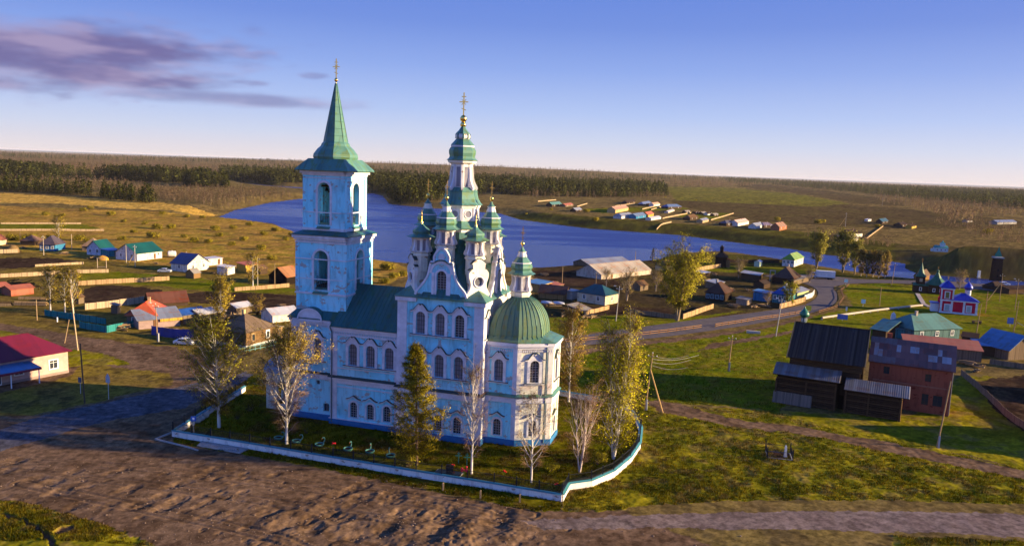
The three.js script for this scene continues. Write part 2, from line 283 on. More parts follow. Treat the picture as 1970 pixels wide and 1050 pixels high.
function regionAt(x, z) {
  const D = Math.hypot(x, z), w = .0075 * 2 ** Math.floor(Math.log2(D + 1)), k = .5 / w, x2 = x + (fbm(x * k, z * k, 3) - .5) * w * 1.3, z2 = z + (fbm(x * k + 40, z * k + 9, 3) - .5) * w * 2.6;
  for (let i = REG.length - 1; i > 0; i--) if (inside(REG[i].P, x2, z2)) return i; return 0;
}
const rnd = rng(77);
// hollows (negative) and heaps in the churned yard: photo position, radius, height
const DENTS = [[695, 934, .9, -.35], [675, 942, .8, -.3], [697, 957, 1, -.4], [650, 950, .8, -.3], [752, 952, 1.1, -.4], [763, 961, .8, -.3], [820, 965, .8, -.3], [621, 984, 1.2, -.5], [643, 990, .9, -.45], [656, 999, 1, -.45], [571, 990, .8, -.35], [587, 1001, .9, -.4], [776, 985, .9, -.4], [800, 983, .8, -.35], [801, 1000, 1, -.4], [846, 992, 1.3, -.75], [862, 1009, 1, -.4], [959, 995, 1.4, -.7], [937, 1021, 1.5, -.7], [840, 1027, 1.3, -.4], [882, 972, .7, -.25], [926, 961, .7, -.25], [15, 889, 1.1, -.35], [4, 906, .9, -.3], [66, 922, .8, -.25], [96, 929, .9, -.4], [110, 947, .9, -.4], [249, 940, .8, -.4], [264, 972, 1, -.35], [310, 954, .7, -.35], [342, 962, .8, -.4], [312, 978, .8, -.35], [390, 915, .7, -.3], [410, 903, .7, -.3], [140, 908, .7, -.25], [545, 1010, 1, -.5], [520, 985, .9, -.4], [600, 1020, 1, -.4], [690, 1030, 1, -.4], [740, 1020, 1, -.4],
  [905, 1024, 2.4, .75], [791, 1018, 1.9, .5], [540, 1000, 1.6, .5], [600, 975, 1.4, .35], [880, 1045, 1.8, .5], [1000, 1020, 1.5, .3], [640, 1012, 1.6, .4], [560, 1030, 1.5, .4], [720, 1005, 1.3, .3], [965, 1032, 1.6, .45], [830, 1040, 1.4, .4]].map(d => { const p = G(d[0], d[1]); return [p.x, p.z, d[2], d[3]]; });
for (let i = 0; i < 170; i++) { const px = 380 + rnd() * 680, py = 900 + rnd() * 150; if (py < 905 + (px - 480) * .135) continue; const p = G(px, py), s = rnd(); DENTS.push([p.x, p.z, .16 + rnd() * .42, s < .62 ? -.08 - rnd() * .2 : .05 + rnd() * .14]); }
for (let i = 0; i < 70; i++) { const px = rnd() * 480, py = 885 + rnd() * 120, p = G(px, py); DENTS.push([p.x, p.z, .3 + rnd() * .4, -.06 - rnd() * .16]); }
const CHURN = poly([[430, 900], [600, 915], [760, 940], [900, 965], [1040, 990], [1060, 1100], [430, 1100], [520, 980]]);
const MUD = REG.findIndex(r => r.name === 'dirt_yard');
const PADS = [[-10, -119, 19, 11], [55, -143, 15, 14]];   // levelled ground under the church and the log house
const HILLS = [[[222, -392], 30, 30, 9], [[258, -386], 34, 28, 6.5], [[300, -400], 50, 40, 4]];
const TRACKS = [[[-40, 876], [250, 900], [520, 932], [800, 968], [1010, 1004]], [[-40, 900], [300, 936], [600, 978], [850, 1012], [1080, 1016]], [[40, 930], [300, 985], [520, 1034], [640, 1080]], [[-40, 884], [420, 908], [640, 926], [830, 950], [1020, 990]]].map(t => { const c = new THREE.CatmullRomCurve3(t.map(p => G(p[0], p[1]))); return c.getPoints(24); });
function rut(x, z) {                                         // pairs of shallow wheel ruts with a low rim
  let h = 0; for (const t of TRACKS) { let best = 1e9; for (let i = 0; i < t.length - 1; i++) { const a = t[i], b = t[i + 1], dx = b.x - a.x, dz = b.z - a.z, k = clamp(((x - a.x) * dx + (z - a.z) * dz) / (dx * dx + dz * dz)); best = Math.min(best, (a.x + k * dx - x) ** 2 + (a.z + k * dz - z) ** 2); } const d = Math.abs(Math.sqrt(best) - .85) + .12 * (noise(x * .8, z * .8) - .5); if (d < 1) h += -.075 * Math.exp(-((d / .2) ** 2)) + .03 * Math.exp(-(((d - .42) / .16) ** 2)); } return h;
}
function shore(x, z) {
  let h = 0; const far = Math.hypot(x, z);
  if (x > RIVER.x0 - 60 && x < RIVER.x1 + 60 && z > RIVER.z0 - 60 && z < RIVER.z1 + 60) {
    const [d0, at] = edgeDist(RIVER, x, z), d = d0 + (inside(RIVER, x, z) ? 0 : (fbm(x * .06, z * .06, 3) - .5) * 3), L = at < nearShore.length - 1 ? 7 : 34;
    if (inside(RIVER, x, z)) h = WATER - .15 - Math.min(2, d0 * .25); else h = WATER * (1 - sstep(0, L, Math.max(0, d)));
  }
  if (x < 0 && far > 700 && x > ARM.x0 - 30 && x < ARM.x1 + 30 && z > ARM.z0 - 40 && z < ARM.z1 + 40) { if (inside(ARM, x, z)) h = WATER - 1; else { const [d] = edgeDist(ARM, x, z); h = Math.min(h, WATER * (1 - sstep(0, 30, d))); } }
  return h;
}
function hT(x, z, ri = -1) {
  const far = Math.hypot(x, z); let h = far > 240 ? shore(x, z) : 0;
  if (far > 250 && far < 700 && x > 60 && h > WATER) { const w = inside(RIVER, x, z) ? 0 : sstep(0, 30, edgeDist(RIVER, x, z)[0]); for (const k of HILLS) h += w * k[3] * Math.exp(-(((x - k[0][0]) / k[1]) ** 2) - (((z - k[0][1]) / k[2]) ** 2)); }
  if (far > 1400) { const az = Math.atan2(x, -z) * 57.3; h += sstep(1400, 6500, far) * (14 + 36 * Math.exp(-(((az + 3) / 17) ** 2)) + 14 * (fbm(x * .0006, z * .0006, 3) - .5)); }
  if (ri < 0) ri = regionAt(x, z);
  if (far < 320) {
    let flat = 1; for (const p of PADS) { const d = Math.max(Math.abs(x - p[0]) - p[2], Math.abs(z - p[1]) - p[3]); flat = Math.min(flat, sstep(0, 2, d)); }
    const R = REG[ri]; h += flat * (R.a * (fbm(x * .55, z * .55, 4) - .5) * .9 + .22 * (fbm(x * .09 + 5, z * .09, 2) - .5));
    if (far < 150) {
      h += R.a * .16 * (noise(x * 1.7, z * 1.7) - .5);
      if (ri === MUD) {
        const u = x * .55 - z * .83, v = x * .83 + z * .55; h += .014 * (fbm(u * .12, v * 1.1, 3) - .5);      // wheel ruts run one way
        h += rut(x, z); if (inside(CHURN, x, z)) { const e = sstep(0, 6, edgeDist(CHURN, x, z)[0]); h += e * (.07 * (fbm(x * .5 + 3, z * .5, 4) - .5) + .016 * (noise(x * 2.1, z * 2.1) - .5)); }
        for (const d of DENTS) { const dx = x - d[0], dz = z - d[1], du = (dx * .55 - dz * .83) / 1.5, dv = dx * .83 + dz * .55, q = (du * du + dv * dv) / (d[2] * d[2]); if (q < 2.2) h += d[3] * .42 * (1 - sstep(.05, 2.2, q)) * (.7 + .6 * noise(x * 2.5, z * 2.5)); }
      } else if (R.name === 'meadow' && x < -30 && z > -100) h += .55 * sstep(0, 5, edgeDist(R.P, x, z)[0]);
    }
  }
  else if (far < 1300) h += (h > WATER + .5 ? 1 : 0) * sstep(320, 420, far) * (1 - sstep(1000, 1300, far)) * .55 * (fbm(x * .09, z * .09, 4) - .5) * REG[ri].a * 4;
  return h;
}
function tint(x, z, p, s, out) {
  const n1 = sstep(.3, .7, fbm(x * .22 * s, z * .22 * s, 3)), n2 = sstep(.5, .7, fbm(x * .5 * s + 31, z * .5 * s + 3, 3)), n3 = .35 + 1.3 * fbm(x * 1.6 * s + 9, z * 1.6 * s, 3), n4 = .72 + .56 * noise(x * 7 * s, z * 7 * s);
  for (let i = 0; i < 3; i++) out[i] = .74 * lerp(lerp(p[0][i], p[1][i], n1), p[2][i], n2 * .8) * n3 * n4;
}
const tmpC = [0, 0, 0];
function colourAt(x, z, ri, out) {                           // coarser octaves farther out, so that far ground keeps its patches
  const p = REG[ri].pal, L = Math.max(0, Math.log2((Math.hypot(x, z) + 1) / 170)), i = Math.floor(L), f = L - i;
  tint(x, z, p, 2 ** -i, out); if (L > 0) { tint(x, z, p, 2 ** -(i + 1), tmpC); for (let q = 0; q < 3; q++) out[q] = lerp(out[q], tmpC[q], f); }
}
{
  // one sheet about the survey point: rings of growing radius, spokes dense over the valley
  const az = []; const A = 37.5; for (let i = 0; i <= 1060; i++) az.push(-A + 2 * A * i / 1060); for (let a = A + 3; a < 360 - A; a += 5) az.push(a); az.push(360 - A);
  const rad = [3, 20, 40, 60, 72]; for (let d = 770; d > 3.6; d -= d > 60 ? 1.05 : .75) rad.push(F * HC / d); rad.push(22000, 32000);
  const na = az.length, nr = rad.length, N = na * nr, pos = new Float32Array(N * 3), col = new Float32Array(N * 3), reg = new Uint8Array(N), c = [0, 0, 0];
  for (let j = 0; j < nr; j++) for (let i = 0; i < na; i++) {
    const a = az[i] * Math.PI / 180, x = Math.sin(a) * rad[j], z = -Math.cos(a) * rad[j], o = j * na + i, ri = regionAt(x, z);
    pos[3 * o] = x; pos[3 * o + 1] = hT(x, z, ri); pos[3 * o + 2] = z; reg[o] = ri; colourAt(x, z, ri, c); col[3 * o] = c[0]; col[3 * o + 1] = c[1]; col[3 * o + 2] = c[2];
  }
  const nor = new Float32Array(N * 3);
  for (let j = 0; j < nr; j++) for (let i = 0; i < na; i++) {
    const o = j * na + i, l = j * na + Math.max(0, i - 1), r = j * na + Math.min(na - 1, i + 1), u = Math.min(nr - 1, j + 1) * na + i, d = Math.max(0, j - 1) * na + i;
    const ax = pos[3 * r] - pos[3 * l], ay = pos[3 * r + 1] - pos[3 * l + 1], azz = pos[3 * r + 2] - pos[3 * l + 2], bx = pos[3 * u] - pos[3 * d], by = pos[3 * u + 1] - pos[3 * d + 1], bz = pos[3 * u + 2] - pos[3 * d + 2];
    let nx = ay * bz - azz * by, ny = azz * bx - ax * bz, nz = ax * by - ay * bx; if (ny < 0) { nx = -nx; ny = -ny; nz = -nz; } const L = Math.hypot(nx, ny, nz) || 1; nor[3 * o] = nx / L; nor[3 * o + 1] = ny / L; nor[3 * o + 2] = nz / L;
  }
  const byName = new Map();
  for (let j = 0; j < nr - 1; j++) for (let i = 0; i < na - 1; i++) {
    const a = j * na + i, b = a + 1, d = a + na, e = d + 1, name = REG[reg[a]].name; if (!byName.has(name)) byName.set(name, []); byName.get(name).push(a, b, e, a, e, d);
  }
  const gm = new THREE.MeshLambertMaterial({ vertexColors: true, side: THREE.DoubleSide });
  const WORDS = { ground: 'rough open ground of scrub, dry grass and bare earth through the valley', stubble_field: 'long golden stubble field left of the river', grass_plot: 'green grass plots among the village gardens', ploughed_plot: 'dark ploughed garden plots beside the houses', dirt_yard: 'wide brown dirt yard with potholes and heaps in front of the church', lawn: 'sunlit strips of grass beside the maroon roofed house', road: 'shaded grey road crossing the lower left', meadow: 'yellow green grass around the church and along the lower right', grass_verge: 'dark strip of grass along the foot of the churchyard wall', dirt_track: 'narrow brown dirt tracks through the grass', gravel_road: 'pale gravel road along the lower right', roadside_grass: 'grassy corner below the gravel road', bare_soil: 'patch of bare soil in the lower left grass', field: 'flat brown and green fields beyond the river' };
  for (const [name, idx] of byName) {
    const map = new Int32Array(N).fill(-1); let k = 0; for (const v of idx) if (map[v] < 0) map[v] = k++;
    const P = new Float32Array(k * 3), Cc = new Float32Array(k * 3), Nn = new Float32Array(k * 3); for (let v = 0; v < N; v++) if (map[v] >= 0) for (let q = 0; q < 3; q++) { P[3 * map[v] + q] = pos[3 * v + q]; Cc[3 * map[v] + q] = col[3 * v + q]; Nn[3 * map[v] + q] = nor[3 * v + q]; }
    const g = new THREE.BufferGeometry(); g.setAttribute('position', new THREE.BufferAttribute(P, 3)); g.setAttribute('color', new THREE.BufferAttribute(Cc, 3)); g.setAttribute('normal', new THREE.BufferAttribute(Nn, 3)); g.setIndex(idx.map(v => map[v]));
    tag(part(name, g, gm, scene), WORDS[name], name.replace('_', ' '), null, 'structure');
  }
}
{ // the river: one level sheet, the ground dips below it inside the banks
  const g = new THREE.PlaneGeometry(1500, 1300, 1, 1); g.rotateX(-Math.PI / 2); g.translate(200, WATER, -860); const uv = g.attributes.uv; for (let i = 0; i < 4; i++) uv.setXY(i, uv.getX(i) * 1500 / 24, uv.getY(i) * 1300 / 24);
  const N = 512, d = new Uint8Array(N * N * 4); for (let j = 0; j < N; j++) for (let i = 0; i < N; i++) { const x = i / N * 24, y = j / N * 24, v = 255 * clamp(.5 + (fbm(x * 1.1, y * 2.2, 5) - .5) * 1.4), o = (j * N + i) * 4; d[o] = d[o + 1] = d[o + 2] = v; d[o + 3] = 255; }
  const t = new THREE.DataTexture(d, N, N); t.wrapS = t.wrapT = THREE.MirroredRepeatWrapping; t.magFilter = THREE.LinearFilter; t.needsUpdate = true;
  const d2 = new Uint8Array(256 * 256 * 4); for (let j = 0; j < 256; j++) for (let i = 0; i < 256; i++) { const v = 255 * (.35 + .6 * sstep(.35, .65, fbm(i / 256 * 4, j / 256 * 14, 5))), o = (j * 256 + i) * 4; d2[o] = d2[o + 1] = d2[o + 2] = v; d2[o + 3] = 255; }   // calm lanes and wind-ruffled lanes
  const rt = new THREE.DataTexture(d2, 256, 256); rt.wrapS = rt.wrapT = THREE.MirroredRepeatWrapping; rt.magFilter = THREE.LinearFilter; rt.repeat.set(.05, .05); rt.needsUpdate = true;
  const m = new THREE.MeshPhysicalMaterial({ color: new THREE.Color().setRGB(.025, .05, .21), roughness: .55, bumpMap: t, bumpScale: .5, ior: 1.33, specularIntensity: .45, roughnessMap: rt, side: THREE.DoubleSide });
  tag(part('river', g, m, scene), 'broad blue river bending across the valley behind the church', 'river', null, 'structure');
}
function ribbon(name, upper, lower, m, label, dy = .05) {    // a road between two surveyed edges
  const A = upper.map(p => G(p[0], p[1])), B = lower.map(p => G(p[0], p[1])), ca = new THREE.CatmullRomCurve3(A, false, 'centripetal'), cb = new THREE.CatmullRomCurve3(B, false, 'centripetal'), n = 120, k = 6, P = { pos: [], idx: [] };
  for (let i = 0; i <= n; i++) { const a = ca.getPoint(i / n), b = cb.getPoint(i / n); for (let j = 0; j <= k; j++) { const t = j / k, x = lerp(a.x, b.x, t), z = lerp(a.z, b.z, t); P.pos.push(x, hT(x, z) + dy + .05 * Math.sin(t * Math.PI), z); if (i && j) { const q = i * (k + 1) + j; P.idx.push(q, q - 1, q - k - 2, q, q - k - 2, q - k - 1); } } }
  const g = geoOf(P); g.computeVertexNormals(); return tag(part(numbered(name), [g], m, scene), label, 'road', null, 'structure');
}
const asphalt = mat(.15, .125, .125, 'plain', .9);
ribbon('asphalt_road', [[1040, 655], [1100, 649], [1200, 634], [1300, 621], [1400, 608], [1480, 598], [1545, 587], [1572, 572], [1570, 556], [1548, 546], [1500, 538], [1470, 530]], [[1040, 675], [1100, 668], [1250, 652], [1400, 632], [1500, 615], [1570, 600], [1606, 585], [1611, 567], [1606, 552], [1640, 545], [1640, 536], [1560, 528]], asphalt, 'grey asphalt road climbing past the church and turning left into the village', .1);
ribbon('asphalt_road', [[1600, 536], [1680, 538], [1760, 540], [1860, 545], [1970, 553], [2200, 572]], [[1610, 547], [1680, 545], [1760, 547], [1860, 555], [1970, 566], [2200, 590]], asphalt, 'grey asphalt road running right along the near river bank', .13);
function onGround(px, py) { let y = 0, p; for (let i = 0; i < 6; i++) { p = G(px, py, y); y = lerp(y, hT(p.x, p.z), .8); } p = G(px, py, y); p.y = hT(p.x, p.z); return p; }
// ================================================================ the church (local: x east along the axis, z south towards the square, y up)
const church = thing('church', 'large pale blue and white stone church with green spires, bell tower and gold crosses', 'church', [-8.31, 0, -116.95], -16 * Math.PI / 180);
const SPLIT = new Set(['pilaster', 'corner_pilaster', 'belfry_floor', 'tower_band']);
const CP = (n, g, m, p = church) => { if (SPLIT.has(n)) { let r; for (const q of g) r = part(n, [q], m, p); return r; } const r = part(n, g, m, p); if (n === 'dentil_course' || n === 'railing') r.userData.kind = 'stuff'; return r; };
const wallAt = (g, ang, cx, cz) => mv(g, cx, 0, cz, ang);
function band(pts, w, depth) {                               // strip of width w along an open outline, to the right of its run
  const off = pts.map((p, i) => { const a = pts[Math.max(0, i - 1)], b = pts[Math.min(pts.length - 1, i + 1)], dx = b[0] - a[0], dy = b[1] - a[1], L = Math.hypot(dx, dy) || 1; return [p[0] + dy / L * w, p[1] - dx / L * w]; });
  return extr([...off, ...pts.slice().reverse()], depth);
}
function churchWindow(ang, cx, cz, x, y0, w, h, style, grille = 'grid') {
  const at = (g) => wallAt(g, ang, cx, cz), fwd = (g, z) => { g.translate(0, 0, z); return g; }, W = w / 2, ho = arch(x, y0, w, h, 10);
  const ys = y0 + h, up = style === 'big' ? 1 : style === 'low' ? .55 : .35;
  const hoodPts = curve(style === 'big'
    ? [[-(W + .82), -.02], [-(W + .42), .06], [-(W + .12), .42], [-W * .52, .92], [-W * .18, 1.0], [0, .80], [W * .18, 1.0], [W * .52, .92], [W + .12, .42], [W + .42, .06], [W + .82, -.02]]
    : [[-(W + .62), -.02], [-(W + .2), .1], [-W * .4, .48], [0, .62], [W * .4, .48], [W + .2, .1], [W + .62, -.02]], 28).map(p => [x + p[0], ys + .12 + p[1] * (style === 'big' ? 1 : .9) + (style === 'low' ? .35 : 0)]);
  const out = style === 'big' ? [[x - W - .42, y0 - .08], [x + W + .42, y0 - .08], [x + W + .42, ys + .05], ...hoodPts.filter(p => Math.abs(p[0] - x) < W + .4).reverse(), [x - W - .42, ys + .05]]
    : (() => { const a = arch(x, y0 - .05, w + .56, h + .33, 10); return a; })();
  const win = CP('window', [at(fwd(extr(out, .14, [ho]), .14))], M.trim);
  CP('pane', [at(fwd(extr(ho, .05), -.3))], grille === 'dark' ? M.glass : M.glassGrey, win);
  const s = []; const nv = grille === 'dark' ? 3 : 4, nh = Math.round(h / (grille === 'dark' ? .42 : .62));
  for (let i = 1; i < nv; i++) { const bx = x - W + w * i / nv, top = ys - W + Math.sqrt(Math.max(0, W * W - (bx - x) ** 2)); s.push(box(bx - .025, bx + .025, y0, top, -.3, -.24)); }
  for (let i = 1; i < nh; i++) { const by = y0 + (h - W) * i / (nh - 1); if (by < ys - .1) { const hw = by > ys - W ? Math.sqrt(Math.max(0, W * W - (by - ys + W) ** 2)) : W; s.push(box(x - hw, x + hw, by - .025, by + .025, -.3, -.235)); } }
  CP('sash', s.map(at), grille === 'dark' ? M.sash : M.hood, win);
  if (style !== 'plain') { CP('hood', [at(fwd(band(hoodPts, .17, .3), .3))], M.trim, win); CP('hood_flashing', [at(fwd(band(hoodPts.map(p => [p[0], p[1] + .075]), .07, .36), .36))], M.hood, win); }
  if (style === 'big') { CP('sill', [at(box(x - W - .8, x + W + .8, y0 - .22, y0 - .08, 0, .32))], M.trim, win); CP('sill_flashing', [at(box(x - W - .84, x + W + .84, y0 - .08, y0 - .03, .002, .37))], M.hood, win); }
  return win;
}
const hole = (x, y, w, h) => arch(x, y, w, h, 10);
const rect = (x0, x1, y0, y1) => [[x0, y0], [x1, y0], [x1, y1], [x0, y1]];

// ---------- refectory
{
  const s = 5.78, cx = -12.2, hw = 5.8, H = 15.3, up = [-14.32, -11.36, -8.28].map(e => e - cx), lo = [-14.08, -11.28, -8.52].map(e => e - cx);
  CP('refectory_wall', [wallAt(extr(rect(-hw, hw, 0, H), .5, [...up.map(x => hole(x, 9.5, 1.45, 3.35)), ...lo.map(x => hole(x, 1.35, 1.2, 2.45))]), 0, cx, s), box(-18, -6.4, 0, H, -s, -s + .5), box(-18, -17.6, 0, H, -s + .5, s - .5)], M.cyan);
  up.forEach(x => churchWindow(0, cx, s, x, 9.5, 1.45, 3.35, 'big')); lo.forEach(x => churchWindow(0, cx, s, x, 1.35, 1.2, 2.45, 'low', 'dark'));
  CP('cornice', [box(-18.25, -6.45, 14.55, 14.95, s, s + .22), box(-18.4, -6.45, 14.95, 15.35, s, s + .42), box(-18.1, -6.45, 13.95, 14.2, s, s + .1)], M.trim);
  const dn = []; for (let i = 0; i < 40; i++) dn.push(box(-17.7 + i * .285, -17.57 + i * .285, 14.22, 14.5, s, s + .16)); CP('dentil_course', dn, M.trim);
  CP('belt_course', [box(-18.2, -6.5, 6.5, 7.1, s, s + .16), box(-18.3, -6.5, 7.1, 7.4, s, s + .32)], M.trim);
  CP('belt_flashing', [slab([[-18.4, 7.46, s + .5], [-6.5, 7.46, s + .5], [-6.5, 7.72, s], [-18.4, 7.72, s]], .06)], M.hood);
  CP('plinth', [box(-18.2, -6.5, -.4, .85, s, s + .24)], M.plinth); CP('plinth_ledge', [box(-18.24, -6.5, .85, .95, s, s + .28)], M.trim);
  for (const [a, b] of [[-18.05, -16.95], [-7.35, -6.5]]) CP('pilaster', [box(a, b, .95, 6.5, s, s + .13), box(a, b, 7.72, 13.95, s, s + .13)], M.trim);
  CP('string_course', [box(-16.95, -7.35, 8.85, 9.0, s, s + .09), box(-16.95, -7.35, 5.9, 6.05, s, s + .08)], M.trim);
  const roof = CP('refectory_roof', [slab([[-17.9, 15.42, s + .75], [-6.1, 15.42, s + .75], [-6.5, 21.2, 0], [-17, 21.2, 0]], .12), slab([[-17.9, 15.42, -s - .75], [-6.1, 15.42, -s - .75], [-6.5, 21.2, 0], [-17, 21.2, 0]], .12)], M.greenDk);
  for (let i = 0; i < 17; i++) { const t = (i + .5) / 17, a = V(lerp(-17.9, -6.1, t), 15.45, s + .72), b = V(lerp(-17, -6.5, t), 21.2, .02); CP('roof_seam', [bar(a, b, .045, .07)], M.seam, roof); }
}
// ---------- narthex under the bell tower, porch to the west
{
  const s = 4.87, cx = -21.65, hw = 3.65, H = 15.9;
  CP('narthex_wall', [wallAt(extr(rect(-hw, hw, 0, H), .5, [hole(-20.82 - cx, 9.4, 1.25, 3.6), rect(-21.05 - cx, -20.45 - cx, 5.6, 6.25), rect(-19.8 - cx, -18.85 - cx, 1.4, 2.65)]), 0, cx, s), box(-25.3, -24.8, 0, H, -s, s - .5), box(-24.8, -18, 0, H, -s, -s + .5)], M.cyan);
  churchWindow(0, cx, s, -20.82 - cx, 9.4, 1.25, 3.6, 'big');
  for (const r of [[-21.05, -20.45, 5.6, 6.25], [-19.8, -18.85, 1.4, 2.65]]) { const w = CP('small_window', [box(r[0], r[1], r[2], r[3], s - .34, s - .3)], M.glass); CP('sash', [box((r[0] + r[1]) / 2 - .03, (r[0] + r[1]) / 2 + .03, r[2], r[3], s - .3, s - .26)], M.sash, w); }
  CP('narthex_cornice', [box(-25.55, -18.42, 15.1, 15.5, s, s + .22), box(-25.7, -18.42, 15.5, 15.92, s, s + .42), box(-25.72, -25.3, 15.1, 15.92, -s, s)], M.trim);
  const dn = []; for (let i = 0; i < 24; i++) dn.push(box(-25 + i * .27, -24.88 + i * .27, 14.75, 15.05, s, s + .14)); CP('dentil_course', dn, M.trim);
  CP('pilaster', [box(-25.38, -24.3, .9, 15.1, s, s + .14), box(-25.42, -25.3, .9, 15.1, 3.6, s)], M.trim);
  CP('belt_course', [box(-25.5, -18.05, 6.5, 7.35, s, s + .2)], M.trim); CP('belt_flashing', [slab([[-25.6, 7.4, s + .42], [-18.05, 7.4, s + .42], [-18.05, 7.62, s], [-25.6, 7.62, s]], .06)], M.hood);
  CP('plinth', [box(-25.5, -18.05, -.4, .9, s, s + .22)], M.plinth);
  const k = []; for (let i = 0; i <= 14; i++) { const a = Math.PI * i / 14; k.push([-21.95 + 2.15 * Math.cos(a), 15.8 + 1.85 * Math.sin(a)]); }
  CP('semicircular_gable', [mv(extr([[-24.1, 15.5], ...k.slice().reverse(), [-19.8, 15.5]], .4), 0, 0, s + .5), mv(band(k, -.2, .2), 0, 0, s + .68)], M.trim);
  const kr = k.map(p => [p[0], p[1] + .07]); CP('gable_roof', [mv(band(kr, -.09, 1.6), 0, 0, s + .55)], M.greenDk);
  CP('narthex_roof', [slab([[-25.95, 15.98, s + .6], [-17.9, 15.98, s + .6], [-16.4, 17.2, 4.28], [-24.85, 17.2, 4.28]], .1), slab([[-25.95, 15.98, s + .6], [-24.85, 17.2, 4.28], [-24.85, 17.2, -4.28], [-25.95, 15.98, -s - .6]], .1), slab([[-25.95, 15.98, -s - .6], [-18, 15.98, -s - .6], [-16.6, 17.2, -4.28], [-24.85, 17.2, -4.28]], .1)], M.greenDk);
  const pr = []; for (let i = 0; i <= 10; i++) { const a = Math.PI * i / 10; pr.push([3.4 * Math.cos(a), 6 + 1.9 * Math.sin(a)]); }
  CP('porch_wall', [wallAt(extr([[-3.1, 0], [3.1, 0], [3.1, 6], ...pr.slice(1, -1).map(p => [p[0] * .91, p[1] - .1]), [-3.1, 6]], .4, [hole(0, .6, 2.4, 4.2)]), -Math.PI / 2, -31.2, 0), wallAt(extr(rect(-2.7, 2.7, 0, 6.02), .4, [hole(0, .9, 2.2, 4)]), 0, -28.1, 3.1), wallAt(extr(rect(-2.7, 2.7, 0, 6.02), .4), Math.PI, -28.1, -3.1)], M.cyanPale);
  CP('porch_roof', [wallAt(band(pr, -.1, 6.2), -Math.PI / 2, -31.55, 0)], mat(.32, .36, .42, 'sheet', .5, .2));
}
